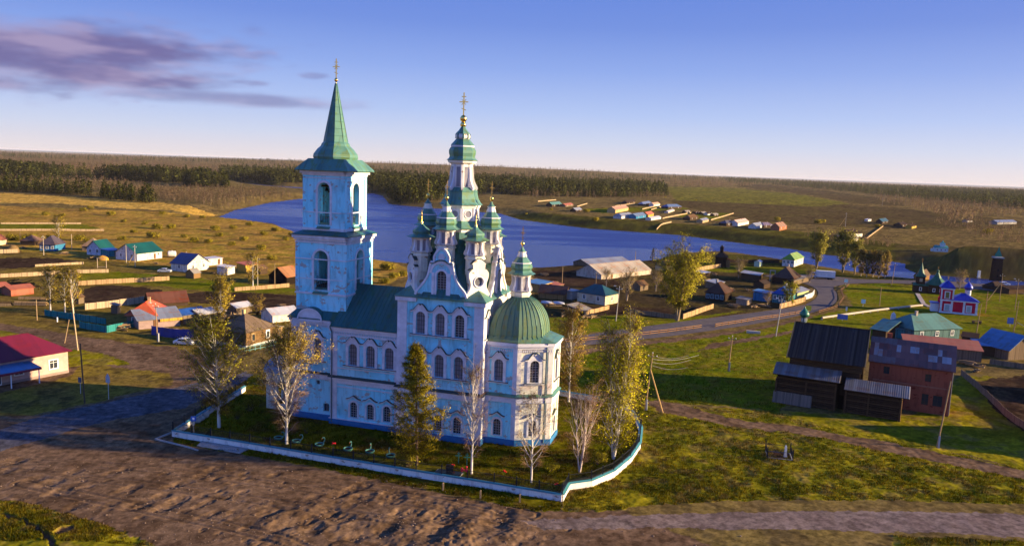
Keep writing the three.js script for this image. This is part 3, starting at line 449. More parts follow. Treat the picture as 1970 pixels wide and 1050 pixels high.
// ---------- bell tower
{
  const c = -20.65, ring = (half, y0, y1, op, t, m, name) => { const L = []; [0, 1, 2, 3].forEach(k => { const w = k % 2 ? half - t : half; L.push(mv(extr(rect(-w, w, y0, y1), t, op ? [hole(0, ...op)] : []), 0, 0, half)); L[k].rotateY(k * Math.PI / 2); L[k].translate(c, 0, 0); }); return CP(name, L, m); };
  const sq = (pts, m, name, p) => CP(name, [mv(quad4(pts), c, 0, 0)], m, p);
  const frame = (half, y0, y1, w) => { const L = []; for (const sx of [-1, 1]) for (const sz of [-1, 1]) L.push(box(c + sx * half - (sx > 0 ? w : .1), c + sx * half + (sx > 0 ? .1 : w), y0, y1, sz * half - (sz > 0 ? w : .1), sz * half + (sz > 0 ? .1 : w))); return L; };
  const bandRing = (half, y0, y1, p) => [0, 1, 2, 3].map(k => { const g = box(-half - p, half + (k % 2 ? -.002 : p), y0, y1, half, half + p); g.rotateY(k * Math.PI / 2); g.translate(c, 0, 0); return g; });
  const low = ring(4.3, 15.9, 28.35, [20.4, 2.4, 6.1], .8, M.cyan, 'lower_belfry_wall');
  CP('belfry_floor', [box(c - 3.5, c + 3.5, 19.7, 20.3, -3.5, 3.5), box(c - 3.5, c + 3.5, 27.9, 28.3, -3.5, 3.5)], mat(.12, .09, .07, 'plank'), low);
  CP('corner_pilaster', frame(4.3, 20.2, 27.6, .55), M.cyan, low);
  CP('tower_band', [...bandRing(4.3, 19.65, 19.95, .16), ...bandRing(4.3, 25.05, 25.22, .12), ...bandRing(4.3, 22.0, 22.12, .07)], M.trim, low);
  CP('tower_cornice', [...bandRing(4.3, 27.6, 27.85, .14), ...bandRing(4.3, 28.02, 28.35, .28), ...bandRing(4.3, 28.35, 28.8, .5)], M.trim, low);
  const dn = []; for (let k = 0; k < 2; k++) for (let i = 0; i < 30; i++) { const g = box(-4.2 + i * .285, -4.07 + i * .285, 27.86, 28.01, 4.3, 4.46); g.rotateY(k * Math.PI / 2); g.translate(c, 0, 0); dn.push(g); } CP('dentil_course', dn, M.trim, low);
  const upr = ring(3.5, 29.0, 38.45, [30.4, 2.05, 6.45], .7, M.cyan, 'upper_belfry_wall');
  sq([[4.95, 28.8], [4.98, 28.88], [3.5, 29.5]], M.greenDk, 'tower_skirt_roof', low);
  CP('belfry_floor', [box(c - 2.8, c + 2.8, 29.6, 30.1, -2.8, 2.8), box(c - 2.8, c + 2.8, 38, 38.4, -2.8, 2.8)], mat(.2, .15, .11, 'plank'), upr);
  CP('corner_pilaster', frame(3.5, 29.45, 37.9, .62), M.cyan, upr);
  CP('tower_band', [...bandRing(3.5, 29.5, 29.9, .14), ...bandRing(3.5, 32.2, 32.36, .1), ...bandRing(3.5, 37.45, 37.6, .1)], M.trim, upr);
  CP('tower_cornice', [...bandRing(3.5, 37.9, 38.2, .2), ...bandRing(3.5, 38.2, 38.6, .45)], M.trim, upr);
  for (const [half, y0, w, h, p] of [[4.3, 20.4, 2.4, 6.1, low], [3.5, 30.4, 2.05, 6.45, upr]]) for (let k = 0; k < 4; k++) {
    const a = arch(0, y0, w + .1, h + .05, 12), inn = a.slice(2), A = k * Math.PI / 2, at = (g, z) => { g.translate(0, 0, z); g.rotateY(A); g.translate(c, 0, 0); return g; };
    CP('arch_moulding', [at(extr(arch(0, y0 - .02, w + .7, h + .35, 12), .12, [arch(0, y0, w, h, 12)]), half + .12)], M.trim, p);
    CP('sill_roof', [at(slab([[-w / 2, y0 + .3, -.75], [w / 2, y0 + .3, -.75], [w / 2 + .1, y0 - .55, .42], [-w / 2 - .1, y0 - .55, .42]], .08), half)], M.green, p);
    const r = []; for (let i = 0; i < 7; i++) r.push(box(-w / 2 + w * (i + .5) / 7 - .03, -w / 2 + w * (i + .5) / 7 + .03, y0 + .25, y0 + 1.2, -.55, -.49)); r.push(box(-w / 2, w / 2, y0 + 1.2, y0 + 1.28, -.56, -.48)); CP('railing', r.map(g => at(g, half)), M.hood, p);
  }
  const beam = CP('bell_beam', [box(c - 2.8, c + 2.8, 36.15, 36.4, -.15, .15), box(c - 2.8, c + 2.8, 36.15, 36.4, 1.6, 1.85)], mat(.08, .05, .03, 'plank'), church);
  for (const [x, z, k] of [[-.55, 1.72, .8], [.15, 1.72, 1.1], [.2, 0, 1.6], [.75, 1.72, .55]]) CP('bell', [mv(lathe([[.42 * k, 0], [.40 * k, .06 * k], [.28 * k, .3 * k], [.22 * k, .55 * k], [.12 * k, .68 * k], [.03, .75 * k]], 14, 0, false), c + x, 36.15 - .78 * k, z)], M.bell, beam);
  const spire = sq([[4.42, 38.6], [4.5, 38.68], [4.35, 38.95], [3.3, 40.15], [3.0, 40.45]], M.green, 'spire_skirt_roof');
  const sp = CP('spire', [mv(oct([[3.0, 40.2], [3.2, 40.75], [3.12, 41.2], [2.6, 41.95], [2.1, 42.45], [1.98, 42.8], [1.72, 43.1], [1.2, 45.9], [.7, 48.8], [.13, 52]]), c, 0, 0)], M.green);
  for (let k = 0; k < 8; k++) { const a = k * Math.PI / 4 + Math.PI / 8, P = (r, y) => V(c + Math.sin(a) * r * 1.085, y, Math.cos(a) * r * 1.085); CP('spire_ridge', [bar(P(1.73, 43.1), P(.14, 52), .05)], M.seam, sp); }
  for (let y = 0; y < 7; y++) { const yy = 44 + y * 1.1, r = 1.72 - (yy - 43.1) * .1787; CP('spire_seam', [mv(oct([[r + .012, yy - .02], [r + .03, yy], [r + .008, yy + .02]]), c, 0, 0)], M.seam, sp); }
  finial(church, c, 0, 51.9, 3.8, .3, 1.15);
}
function finial(parent, x, z, y, H, r, arm) {                 // gilt ball on a neck with an open cross
  const ball = CP('gilt_ball', [mv(lathe([[.1, 0], [.06, .15], [.09, .3], [r * .7, .42], [r, .3 + r], [r * .7, .3 + 1.7 * r], [.05, .35 + 2 * r], [.03, .6 + 2 * r]], 16, 0, false), x, y, z)], M.gold, parent);
  const c0 = y + .3 + 2 * r, top = y + H, t = arm * .055, L = top - c0;
  CP('cross', [box(x - t, x + t, c0, top, z - t, z + t), box(x - arm / 2, x + arm / 2, c0 + L * .56, c0 + L * .56 + 2 * t, z - t * .9, z + t * .9), box(x - arm / 4, x + arm / 4, c0 + L * .8, c0 + L * .8 + 1.6 * t, z - t * .9, z + t * .9), bar(V(x - arm / 4, c0 + L * .30, z), V(x + arm / 4, c0 + L * .22, z), 1.6 * t), bar(V(x - arm / 4, c0 + L * .45, z), V(x + arm / 4, c0 + L * .7, z), t), bar(V(x - arm / 4, c0 + L * .7, z), V(x + arm / 4, c0 + L * .45, z), t)], M.gold, ball);
  return ball;
}
// ---------- nave
const GAB = [[6.55, 21.05], [4.1, 21.5], [3.8, 22.2], [2.95, 23.15], [2.3, 24.2], [1.98, 25.3], [1.8, 26.3], [1.62, 26.5], [1.27, 26.42], [1.3, 27.15], [1.05, 27.6], [.75, 28.1], [.35, 28.4], [0, 28.45]];
{
  const H = 6.55, gp = [...curve(GAB.slice(1, 7), 16), ...GAB.slice(7)], left = gp.map(p => [-p[0], p[1]]).reverse(), outl = [[-H, 0], [H, 0], [H, 21.05], ...gp, ...left.slice(1), [-H, 21.05]];
  const cols = [-3.05, 0, 3.0], rows = [[15.65, 1.45, 3.3], [9.45, 1.45, 3.4], [1.3, 1.25, 2.5]];
  for (let k = 0; k < 4; k++) {
    const ang = k * Math.PI / 2, cx = Math.sin(ang) * H, cz = Math.cos(ang) * H, at = (g) => wallAt(g, ang, cx, cz), fw = (g, z) => { g.translate(0, 0, z); return at(g); };
    const holes = k === 0 ? [hole(.05, 21.4, 1.5, 3.7), ...cols.flatMap(x => rows.map(r => hole(x, ...r)))] : k === 1 ? [hole(0, 21.4, 1.5, 3.7), hole(-5, 15.65, 1.2, 3), hole(5, 15.65, 1.2, 3)] : [];
    const sh = k % 2 ? outl.map(p => [clamp(p[0], -H + .5, H - .5), p[1]]) : outl;
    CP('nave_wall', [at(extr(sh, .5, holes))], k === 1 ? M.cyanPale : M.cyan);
    CP('gable_coping', [fw(band(gp, -.30, .72), .2), fw(band(left, -.30, .72), .2)], M.trim);
    CP('gable_panel', [fw(band(arch(.0, 21.1, 2.9, 5.05, 12).slice(2), .38, .14), .14), fw(extr(rect(-1.45, -1.07, 21.1, 24.8), .14), .14), fw(extr(rect(1.07, 1.45, 21.1, 24.8), .14), .14), fw(extr([[-.38, 26.7], [.38, 26.7], [.5, 27.1], [.3, 27.6], [-.3, 27.6], [-.5, 27.1]], .12), .12)], M.trim);
    CP('gable_flashing', [fw(band(curve([[-1.75, 26.3], [-1.2, 26.25], [-.6, 26.6], [0, 26.75], [.6, 26.6], [1.2, 26.25], [1.75, 26.3]], 18), .09, .34), .34)], M.hood);
    if (k < 2) churchWindow(ang, cx, cz, k ? 0 : .05, 21.4, 1.5, 3.7, 'plain', 'dark');
    if (k === 1) for (const x of [-5, 5]) churchWindow(ang, cx, cz, x, 15.65, 1.2, 3, 'big', 'dark');
    CP('corner_pilaster', [-1, 1].flatMap(q => [fw(box(q > 0 ? H - 1.35 : -H - (k % 2 ? -.14 : .14), q > 0 ? H + (k % 2 ? -.14 : .14) : -H + 1.35, .9, 6.45, 0, .141), 0), fw(box(q > 0 ? H - 1.35 : -H - (k % 2 ? -.14 : .14), q > 0 ? H + (k % 2 ? -.14 : .14) : -H + 1.35, 7.72, 20.4, 0, .141), 0)]), M.trim);
    CP('nave_cornice', [-1, 1].map(q => fw(box(q > 0 ? 3.7 : -H - (k % 2 ? 0 : .42), q > 0 ? H + (k % 2 ? 0 : .42) : -3.7, 20.4, 21.0, 0, .42), 0)), M.trim);
    CP('belt_course', [fw(box(-H - (k % 2 ? 0 : .3), H + (k % 2 ? 0 : .3), 6.45, 7.35, 0, .3), 0)], M.trim); CP('belt_flashing', [at(slab([[-H - .4, 7.4, .5], [H + .4, 7.4, .5], [H + .4, 7.7, 0], [-H - .4, 7.7, 0]], .06))], M.hood);
    CP('plinth', [fw(box(-H - (k % 2 ? 0 : .24), H + (k % 2 ? 0 : .24), -.4, .88, 0, .24), 0)], M.plinth);
    const inner = gp.map(p => [p[0] * .94, p[1] - .4]).filter(p => p[1] < 27.9), il = inner.map(p => [-p[0], p[1]]).reverse(); CP('gable_roof', [fw(extr([...inner, ...il], 3.4), -.5)], M.greenDk);
  }
  cols.forEach(x => { churchWindow(0, 0, H, x, ...rows[0], 'big', x === 3 ? 'dark' : 'grid'); churchWindow(0, 0, H, x, ...rows[1], 'big'); churchWindow(0, 0, H, x, ...rows[2], 'low', 'dark'); });
  CP('eave_roof', [quad4([[7.05, 21.0], [7.1, 21.08], [6.0, 22.0], [3.2, 24]])], M.green);
  const tent = CP('tent_roof', [oct([[6.9, 21.3], [6.3, 22.3], [5.1, 25.3], [3.9, 28.6], [3.1, 30.5]])], M.greenDk);
  for (let k = 0; k < 8; k++) for (let i = 0; i < 3; i++) { const a = k * Math.PI / 4, t = (i - 1) * .6, P = (r, y) => V(Math.sin(a) * r + Math.cos(a) * t * r * .41, y, Math.cos(a) * r - Math.sin(a) * t * r * .41); CP('roof_seam', [bar(P(6.32, 22.3), P(3.92, 28.6), .05, .06)], M.seam, tent); }
}
// ---------- turrets
const CAP_ONION = [[1.34, 0], [1.4, .06], [1.06, .3], [.76, .62], [.84, .95], [.80, 1.25], [.52, 1.65], [.26, 2.05], [.13, 2.45]];
const CAP_TALL = [[1.26, 0], [1.32, .06], [1.02, .32], [.88, .6], [1.0, .95], [.97, 1.3], [.84, 1.6]];
function turret(name, x, z, R, yB, yD, yT, kind, turn = 0) {
  const P = (g) => mv(g, x, 0, z), t = CP(name, [P(oct([[R * .86, yB], [R * .86, yD - .55], [R * .98, yD - .5], [R * .98, yD - .3], [R * .9, yD - .28], [R * .9, yD - .02], [R * 1.0, yD]]))], M.cyanPale);
  const h = yT - yD, mk = (fn) => { const L = []; for (let k = 0; k < 8; k++) { const g = fn(); g.rotateY(k * Math.PI / 4); L.push(P(g)); } return L; };
  CP('turret_drum', [P(oct([[R * .74, yD], [R * .74, yT - .25], [R * .95, yT - .22], [R * .98, yT]]))], M.white, t);
  for (const g of mk(() => box(-R * .15, R * .15, yD + .25, yT - .42, R * .72, R * .765))) CP('turret_window', [g], M.glassGrey, t);
  const vol = [[R * .70, yD], [R * 1.04, yD], [R * 1.16, yD + h * .08], [R * 1.12, yD + h * .22], [R * .98, yD + h * .38], [R * .93, yD + h * .6], [R * .97, yD + h * .9], [R * .7, yD + h * .9]];
  for (let k = 0; k < 8; k++) { const g = extr(vol, R * .2); g.translate(0, 0, R * .1); g.rotateY(k * Math.PI / 4 + Math.PI / 8); CP('volute', [P(g)], k % 2 ? M.trim : M.white, t); }
  const cap = (kind === 'onion' ? CAP_ONION : CAP_TALL).map(p => [p[0] * R, yT + p[1] * (kind === 'onion' ? .82 : 1)]); CP('turret_cap', [P(oct(cap))], M.green, t);
  if (kind === 'onion') { CP('gilt_spike', [P(lathe([[.2, yT + 1.75], [.2, yT + 2.05], [.1, yT + 2.4], [.05, yT + 3.3]], 10, 0, false))], M.gold, t); finial(t, x, z, yT + 2.9, 1.2, .1, .4); }
  else {
    CP('cap_band', [P(oct([[R * .84, yT + 1.6], [R * .9, yT + 1.62], [R * .9, yT + 1.74], [R * .8, yT + 1.76]]))], M.trim, t);
    CP('upper_cap', [P(oct([[R * .82, yT + 1.76], [R * .56, yT + 2.3], [R * .42, yT + 2.55]]))], M.green, t);
    CP('small_lantern', [P(oct([[R * .40, yT + 2.5], [R * .42, yT + 2.6], [R * .32, yT + 3.2], [R * .4, yT + 3.25], [R * .4, yT + 3.32]])), ...mk(() => { const g = extr([[R * .3, yT + 2.5], [R * .52, yT + 2.55], [R * .46, yT + 2.8], [R * .34, yT + 3.2], [R * .3, yT + 3.2]], .08); g.rotateY(Math.PI / 8); return g; })], M.white, t);
    CP('tip', [P(oct([[R * .34, yT + 3.32], [R * .16, yT + 3.7], [.1, yT + 4.05]]))], M.green, t);
    finial(t, x, z, yT + 3.9, 3.1, .3, .75);
  }
  return t;
}
for (const [x, z] of [[0, 5.1], [5.1, 0], [0, -5.1], [-5.0, 0]]) turret('gable_turret', x, z, 1.45, 25.2, 28.8, 31.0, 'tall');
for (const sx of [-1, 1]) for (const sz of [-1, 1]) {
  turret('corner_turret', sx * 4.2, sz * 4.2, 1.45, 24.6, 27.4, 29.6, 'onion');
  const ang = Math.atan2(sx, sz), d = 7.45, at = (g) => mv(g, sx * d / Math.SQRT2, 0, sz * d / Math.SQRT2, ang), half = [[1.95, 21.2], [1.85, 21.9], [1.3, 22.9], [1.28, 23.6], [1.52, 24.3], [1.55, 25.0], [1.2, 25.5], [.95, 25.6], [.98, 26.2], [1.15, 26.4], [.6, 26.95], [0, 27.15]], hp = [...curve(half.slice(0, 7), 16), ...half.slice(7)], hl = hp.map(p => [-p[0], p[1]]).reverse();
  const disc = []; for (let i = 0; i < 18; i++) disc.push([.66 * Math.cos(i / 9 * Math.PI), 23.75 + .66 * Math.sin(i / 9 * Math.PI)]);
  const dm = CP('corner_dormer', [at(extr([...hp, ...hl.slice(1)], .45, [disc]))], M.white);
  CP('round_window', [at(mv(extr(disc, .04), 0, 0, -.22))], M.glassGrey, dm);
  const rg = new THREE.TorusGeometry(.78, .12, 6, 20); rg.translate(0, 23.75, .02); CP('round_surround', [at(rg)], M.trim, dm);
  CP('sash', [at(box(-.02, .02, 23.1, 24.4, -.22, -.17)), at(box(-.65, .65, 23.73, 23.77, -.22, -.165)), at(box(-.34, -.3, 23.2, 24.3, -.22, -.17)), at(box(.3, .34, 23.2, 24.3, -.22, -.17)), at(box(-.6, .6, 23.4, 23.44, -.22, -.165)), at(box(-.6, .6, 24.06, 24.1, -.22, -.165))], M.hood, dm);
  CP('dormer_body', [at(box(-1.15, 1.15, 21.3, 25.3, -2.6, -.45))], M.cyanPale, dm);
  CP('dormer_flashing', [at(mv(band(curve([[-1.25, 26.3], [-.6, 26.85], [0, 27.1], [.6, 26.85], [1.25, 26.3]], 12), -.08, .6), 0, 0, .08)), at(mv(band(curve([[-1.6, 25.4], [-1.25, 25.62], [-.95, 25.62]], 6), -.08, .6), 0, 0, .08)), at(mv(band(curve([[.95, 25.62], [1.25, 25.62], [1.6, 25.4]], 6), -.08, .6), 0, 0, .08))], M.hood, dm);
  CP('corner_roof', [at(faces([[[-2.1, 21.25, 0.05], [2.1, 21.25, .05], [0, 21.1, 2.2]], [[-2.1, 21.25, .05], [0, 21.1, 2.2], [0, 22.3, -.1]], [[2.1, 21.25, .05], [0, 22.3, -.1], [0, 21.1, 2.2]]]))], M.greenDk, dm);
}
// ---------- central tower
{
  const cx = .32, P = (g) => mv(g, cx, 0, 0), O = (n, pts, m, p) => CP(n, [P(oct(pts))], m, p);
  const t = O('central_tower', [[2.62, 31.95], [2.62, 32.2], [2.5, 32.25], [2.5, 33.95], [2.62, 34.0], [2.75, 34.3], [2.75, 34.4]], M.white, church);
  O('tower_ring', [[2.9, 30.45], [2.9, 30.95], [2.75, 31]], M.white, t); O('tower_skirt_roof', [[3.2, 30.95], [3.24, 31.05], [2.7, 31.9], [2.62, 32.1]], M.green, t);
  for (let k = 0; k < 8; k++) {
    const disc = []; for (let i = 0; i < 18; i++) disc.push([.48 * Math.cos(i / 9 * Math.PI), 33.1 + .48 * Math.sin(i / 9 * Math.PI)]);
    const R = (g) => { g.rotateY(k * Math.PI / 4); return P(g); }; const w = CP('round_window', [R(mv(extr(disc, .05), 0, 0, 2.515))], M.glassGrey, t), rg = new THREE.TorusGeometry(.56, .09, 6, 20); rg.translate(0, 33.1, 2.52); CP('round_surround', [R(rg)], M.trim, w);
    CP('corner_strip', [(() => { const g = box(-.2, .2, 32.2, 34.0, 2.62, 2.76); g.rotateY(Math.PI / 8); return R(g); })()], M.trim, t);
  }
  const sk = O('concave_roof', [[2.95, 34.4], [3.0, 34.46], [2.72, 34.75], [2.42, 35.3], [2.24, 36.0], [2.2, 36.35]], M.green, t);
  O('lantern_base', [[2.2, 36.3], [2.28, 36.36], [2.2, 36.5], [1.75, 37.0]], M.green, t);
  O('lantern_drum', [[1.5, 36.6], [1.5, 40.4], [1.8, 40.5], [1.95, 40.65], [1.95, 40.9]], M.white, t);
  for (let k = 0; k < 8; k++) {
    const R = (g) => { g.rotateY(k * Math.PI / 4); return P(g); };
    CP('lantern_window', [R(box(-.28, .28, 37.1, 40.0, 1.47, 1.53))], M.glassGrey, t);
    const vol = curve([[1.62, 40.3], [1.78, 39.2], [1.86, 38.2], [2.2, 37.4], [2.42, 36.95], [2.34, 36.6], [1.9, 36.5]], 18), g = extr([[1.35, 36.5], [1.35, 40.45], [1.8, 40.45], ...vol], .34); g.translate(0, 0, .17); g.rotateY(Math.PI / 8 - Math.PI / 2 + Math.PI / 2); CP('volute', [R(g)], k % 2 ? M.trim : M.white, t);
  }
  const b = O('barrel_roof', [[2.1, 40.9], [2.14, 40.97], [1.86, 41.2], [1.74, 41.5], [1.86, 42.0], [1.86, 42.4], [1.66, 42.78], [1.5, 42.88]], M.green, t);
  O('cap_band', [[1.5, 42.85], [1.6, 42.9], [1.6, 43.12], [1.45, 43.15]], M.trim, t);
  O('upper_cap', [[1.58, 43.12], [1.62, 43.18], [1.2, 43.7], [.92, 44.05]], M.green, t);
  O('small_lantern', [[.8, 44.0], [1.0, 44.2], [1.04, 44.45], [.96, 44.75], [.85, 44.85]], M.white, t); for (let k = 0; k < 8; k++) { const g = box(-.12, .12, 44.1, 44.8, .9, 1.12); g.rotateY(k * Math.PI / 4 + Math.PI / 8); CP('volute', [P(g)], M.greenDk, t); }
  O('tip', [[.98, 44.8], [.92, 44.95], [.6, 45.3], [.34, 45.75], [.12, 46.1]], M.green, t);
  CP('gilt_bulb', [P(lathe([[.12, 45.7], [.42, 45.95], [.46, 46.2], [.3, 46.5], [.14, 46.6]], 16, 0, false))], M.gold, t);
  finial(t, cx, 0, 46.2, 4.6, .52, 1.35);
}
// ---------- apse with its dome
{
  const C = [[6.55, 4.8], [11.3, 4.8], [15.9, 2.35], [15.9, -2.35], [11.3, -4.8], [6.55, -4.8]], H = 15.2, face = (i) => { const a = C[i], b = C[i + 1], dx = b[0] - a[0], dz = b[1] - a[1], L = Math.hypot(dx, dz); return { L, ang: Math.atan2(-dz, dx), cx: (a[0] + b[0]) / 2, cz: (a[1] + b[1]) / 2 }; };
  for (let i = 0; i < 5; i++) {
    const f = face(i), at = (g) => wallAt(g, f.ang, f.cx, f.cz), x0 = -f.L / 2, x1 = f.L / 2, wx = i === 0 ? -.35 : 0, vis = i < 3;
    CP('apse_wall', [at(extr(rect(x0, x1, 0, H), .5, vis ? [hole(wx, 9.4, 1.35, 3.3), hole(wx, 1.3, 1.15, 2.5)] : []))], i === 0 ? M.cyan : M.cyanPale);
    if (vis) { churchWindow(f.ang, f.cx, f.cz, wx, 9.4, 1.35, 3.3, 'big', i ? 'dark' : 'grid'); churchWindow(f.ang, f.cx, f.cz, wx, 1.3, 1.15, 2.5, 'low', 'dark'); }
    const e = .14; CP('corner_pilaster', [at(box(x0 - .04, x0 + .62, .9, 6.4, 0, .12)), at(box(x1 - .62, x1 + .04, .9, 6.4, 0, .12)), at(box(x0 - .04, x0 + .62, 7.7, 14.4, 0, .12)), at(box(x1 - .62, x1 + .04, 7.7, 14.4, 0, .12))], i ? M.white : M.trim);
    CP('cornice', [at(box(x0 - .08, x1 + .08, 14.4, 14.75, 0, .2)), at(box(x0 - .2, x1 + .2, 14.75, 15.3, 0, .4))], M.trim);
    const dn = []; for (let x = x0 + .2; x < x1 - .1; x += .3) dn.push(at(box(x, x + .13, 13.95, 14.25, 0, .15))); CP('dentil_course', dn, M.trim);
    CP('belt_course', [at(box(x0 - .1, x1 + .1, 6.4, 7.3, 0, .22))], M.trim); CP('belt_flashing', [at(slab([[x0 - .2, 7.34, .5], [x1 + .2, 7.34, .5], [x1, 7.66, 0], [x0, 7.66, 0]], .06))], M.green);
    CP('plinth', [at(box(x0 - .08, x1 + .08, -.4, .86, 0, .2))], M.plinth);
  }
  CP('downpipe', [rod(V(15.2, .4, 2.98), V(15.2, 14.9, 2.98), .09), rod(V(15.2, 14.9, 2.98), V(15.35, 15.3, 3.2), .09)], M.pipe);
  CP('downpipe', [rod(V(-17.75, .3, 6.05), V(-17.75, 14.4, 6.05), .1), rod(V(-17.75, 14.4, 6.05), V(-17.85, 15.3, 6.5), .1)], M.pipe);
  CP('downpipe', [rod(V(-6.85, .3, 6.05), V(-6.85, 14.4, 6.05), .1), rod(V(-6.85, 14.4, 6.05), V(-6.75, 15.3, 6.5), .1)], M.pipe);
  // dome: each side of its base curves in to the ring below the lantern; the east bay keeps a low roof of its own
  const D = [[6.55, 4.8], [11.3, 4.8], [14.5, 2.75], [14.5, -2.75], [11.3, -4.8], [6.55, -4.8]];
  const c = [10.1, 0], N = 10, prof = []; prof.push([-.14, 15.3], [-.145, 15.4], [.0, 15.75], [.10, 16.05]); for (let k = 1; k <= N; k++) { const h = k / N, inw = 1 - Math.sqrt(1 - (.94 * h) ** 2); prof.push([.10 + .90 * inw / (1 - Math.sqrt(1 - .94 ** 2)), 16.05 + 5.3 * h]); }
  const pt = (i, t, k) => { const A = D[i], B = D[i + 1], q = [lerp(A[0], B[0], t), lerp(A[1], B[1], t)], l = Math.hypot(q[0] - c[0], q[1] - c[1]), rr = 1.45, f = prof[k][0], ring = [c[0] + (q[0] - c[0]) / l * rr, c[1] + (q[1] - c[1]) / l * rr]; return V(lerp(q[0], ring[0], f), prof[k][1], lerp(q[1], ring[1], f)); };
  for (let i = 0; i < 5; i++) {
    const ps = []; for (let k = 0; k < prof.length - 1; k++) for (let s = 0; s < 4; s++) ps.push([pt(i, s / 4, k), pt(i, (s + 1) / 4, k), pt(i, (s + 1) / 4, k + 1), pt(i, s / 4, k + 1)]);
    const d = CP('dome_panel', [faces(ps)], mat(.10, .18, .115, 'metal', .6, .05)); if (i < 4) for (let s = 0; s <= 5; s++) { const L = []; for (let k = 2; k < prof.length - 1; k++) { const up = V(0, .03, 0); L.push(bar(pt(i, s / 5, k).add(up), pt(i, s / 5, k + 1).add(up), .06, .09)); } CP('roof_seam', L, M.seam, d); }
  }
  const ev = [[11.2, 5.35], [16.45, 2.6], [16.45, -2.6], [11.2, -5.35]], low = [[10.9, 4.4], [14.3, 2.6], [14.3, -2.6], [10.9, -4.4]];
  for (let i = 0; i < 3; i++) CP('bay_roof', [slab([[ev[i][0], 15.32, ev[i][1]], [ev[i + 1][0], 15.32, ev[i + 1][1]], [low[i + 1][0], 16.0, low[i + 1][1]], [low[i][0], 16.0, low[i][1]]], .07)], M.green);
  const tr = turret('apse_lantern', c[0], 0, 1.5, 21.1, 22.1, 24.65, 'tall'); tr.userData.label = 'white lantern above the apse dome';
}
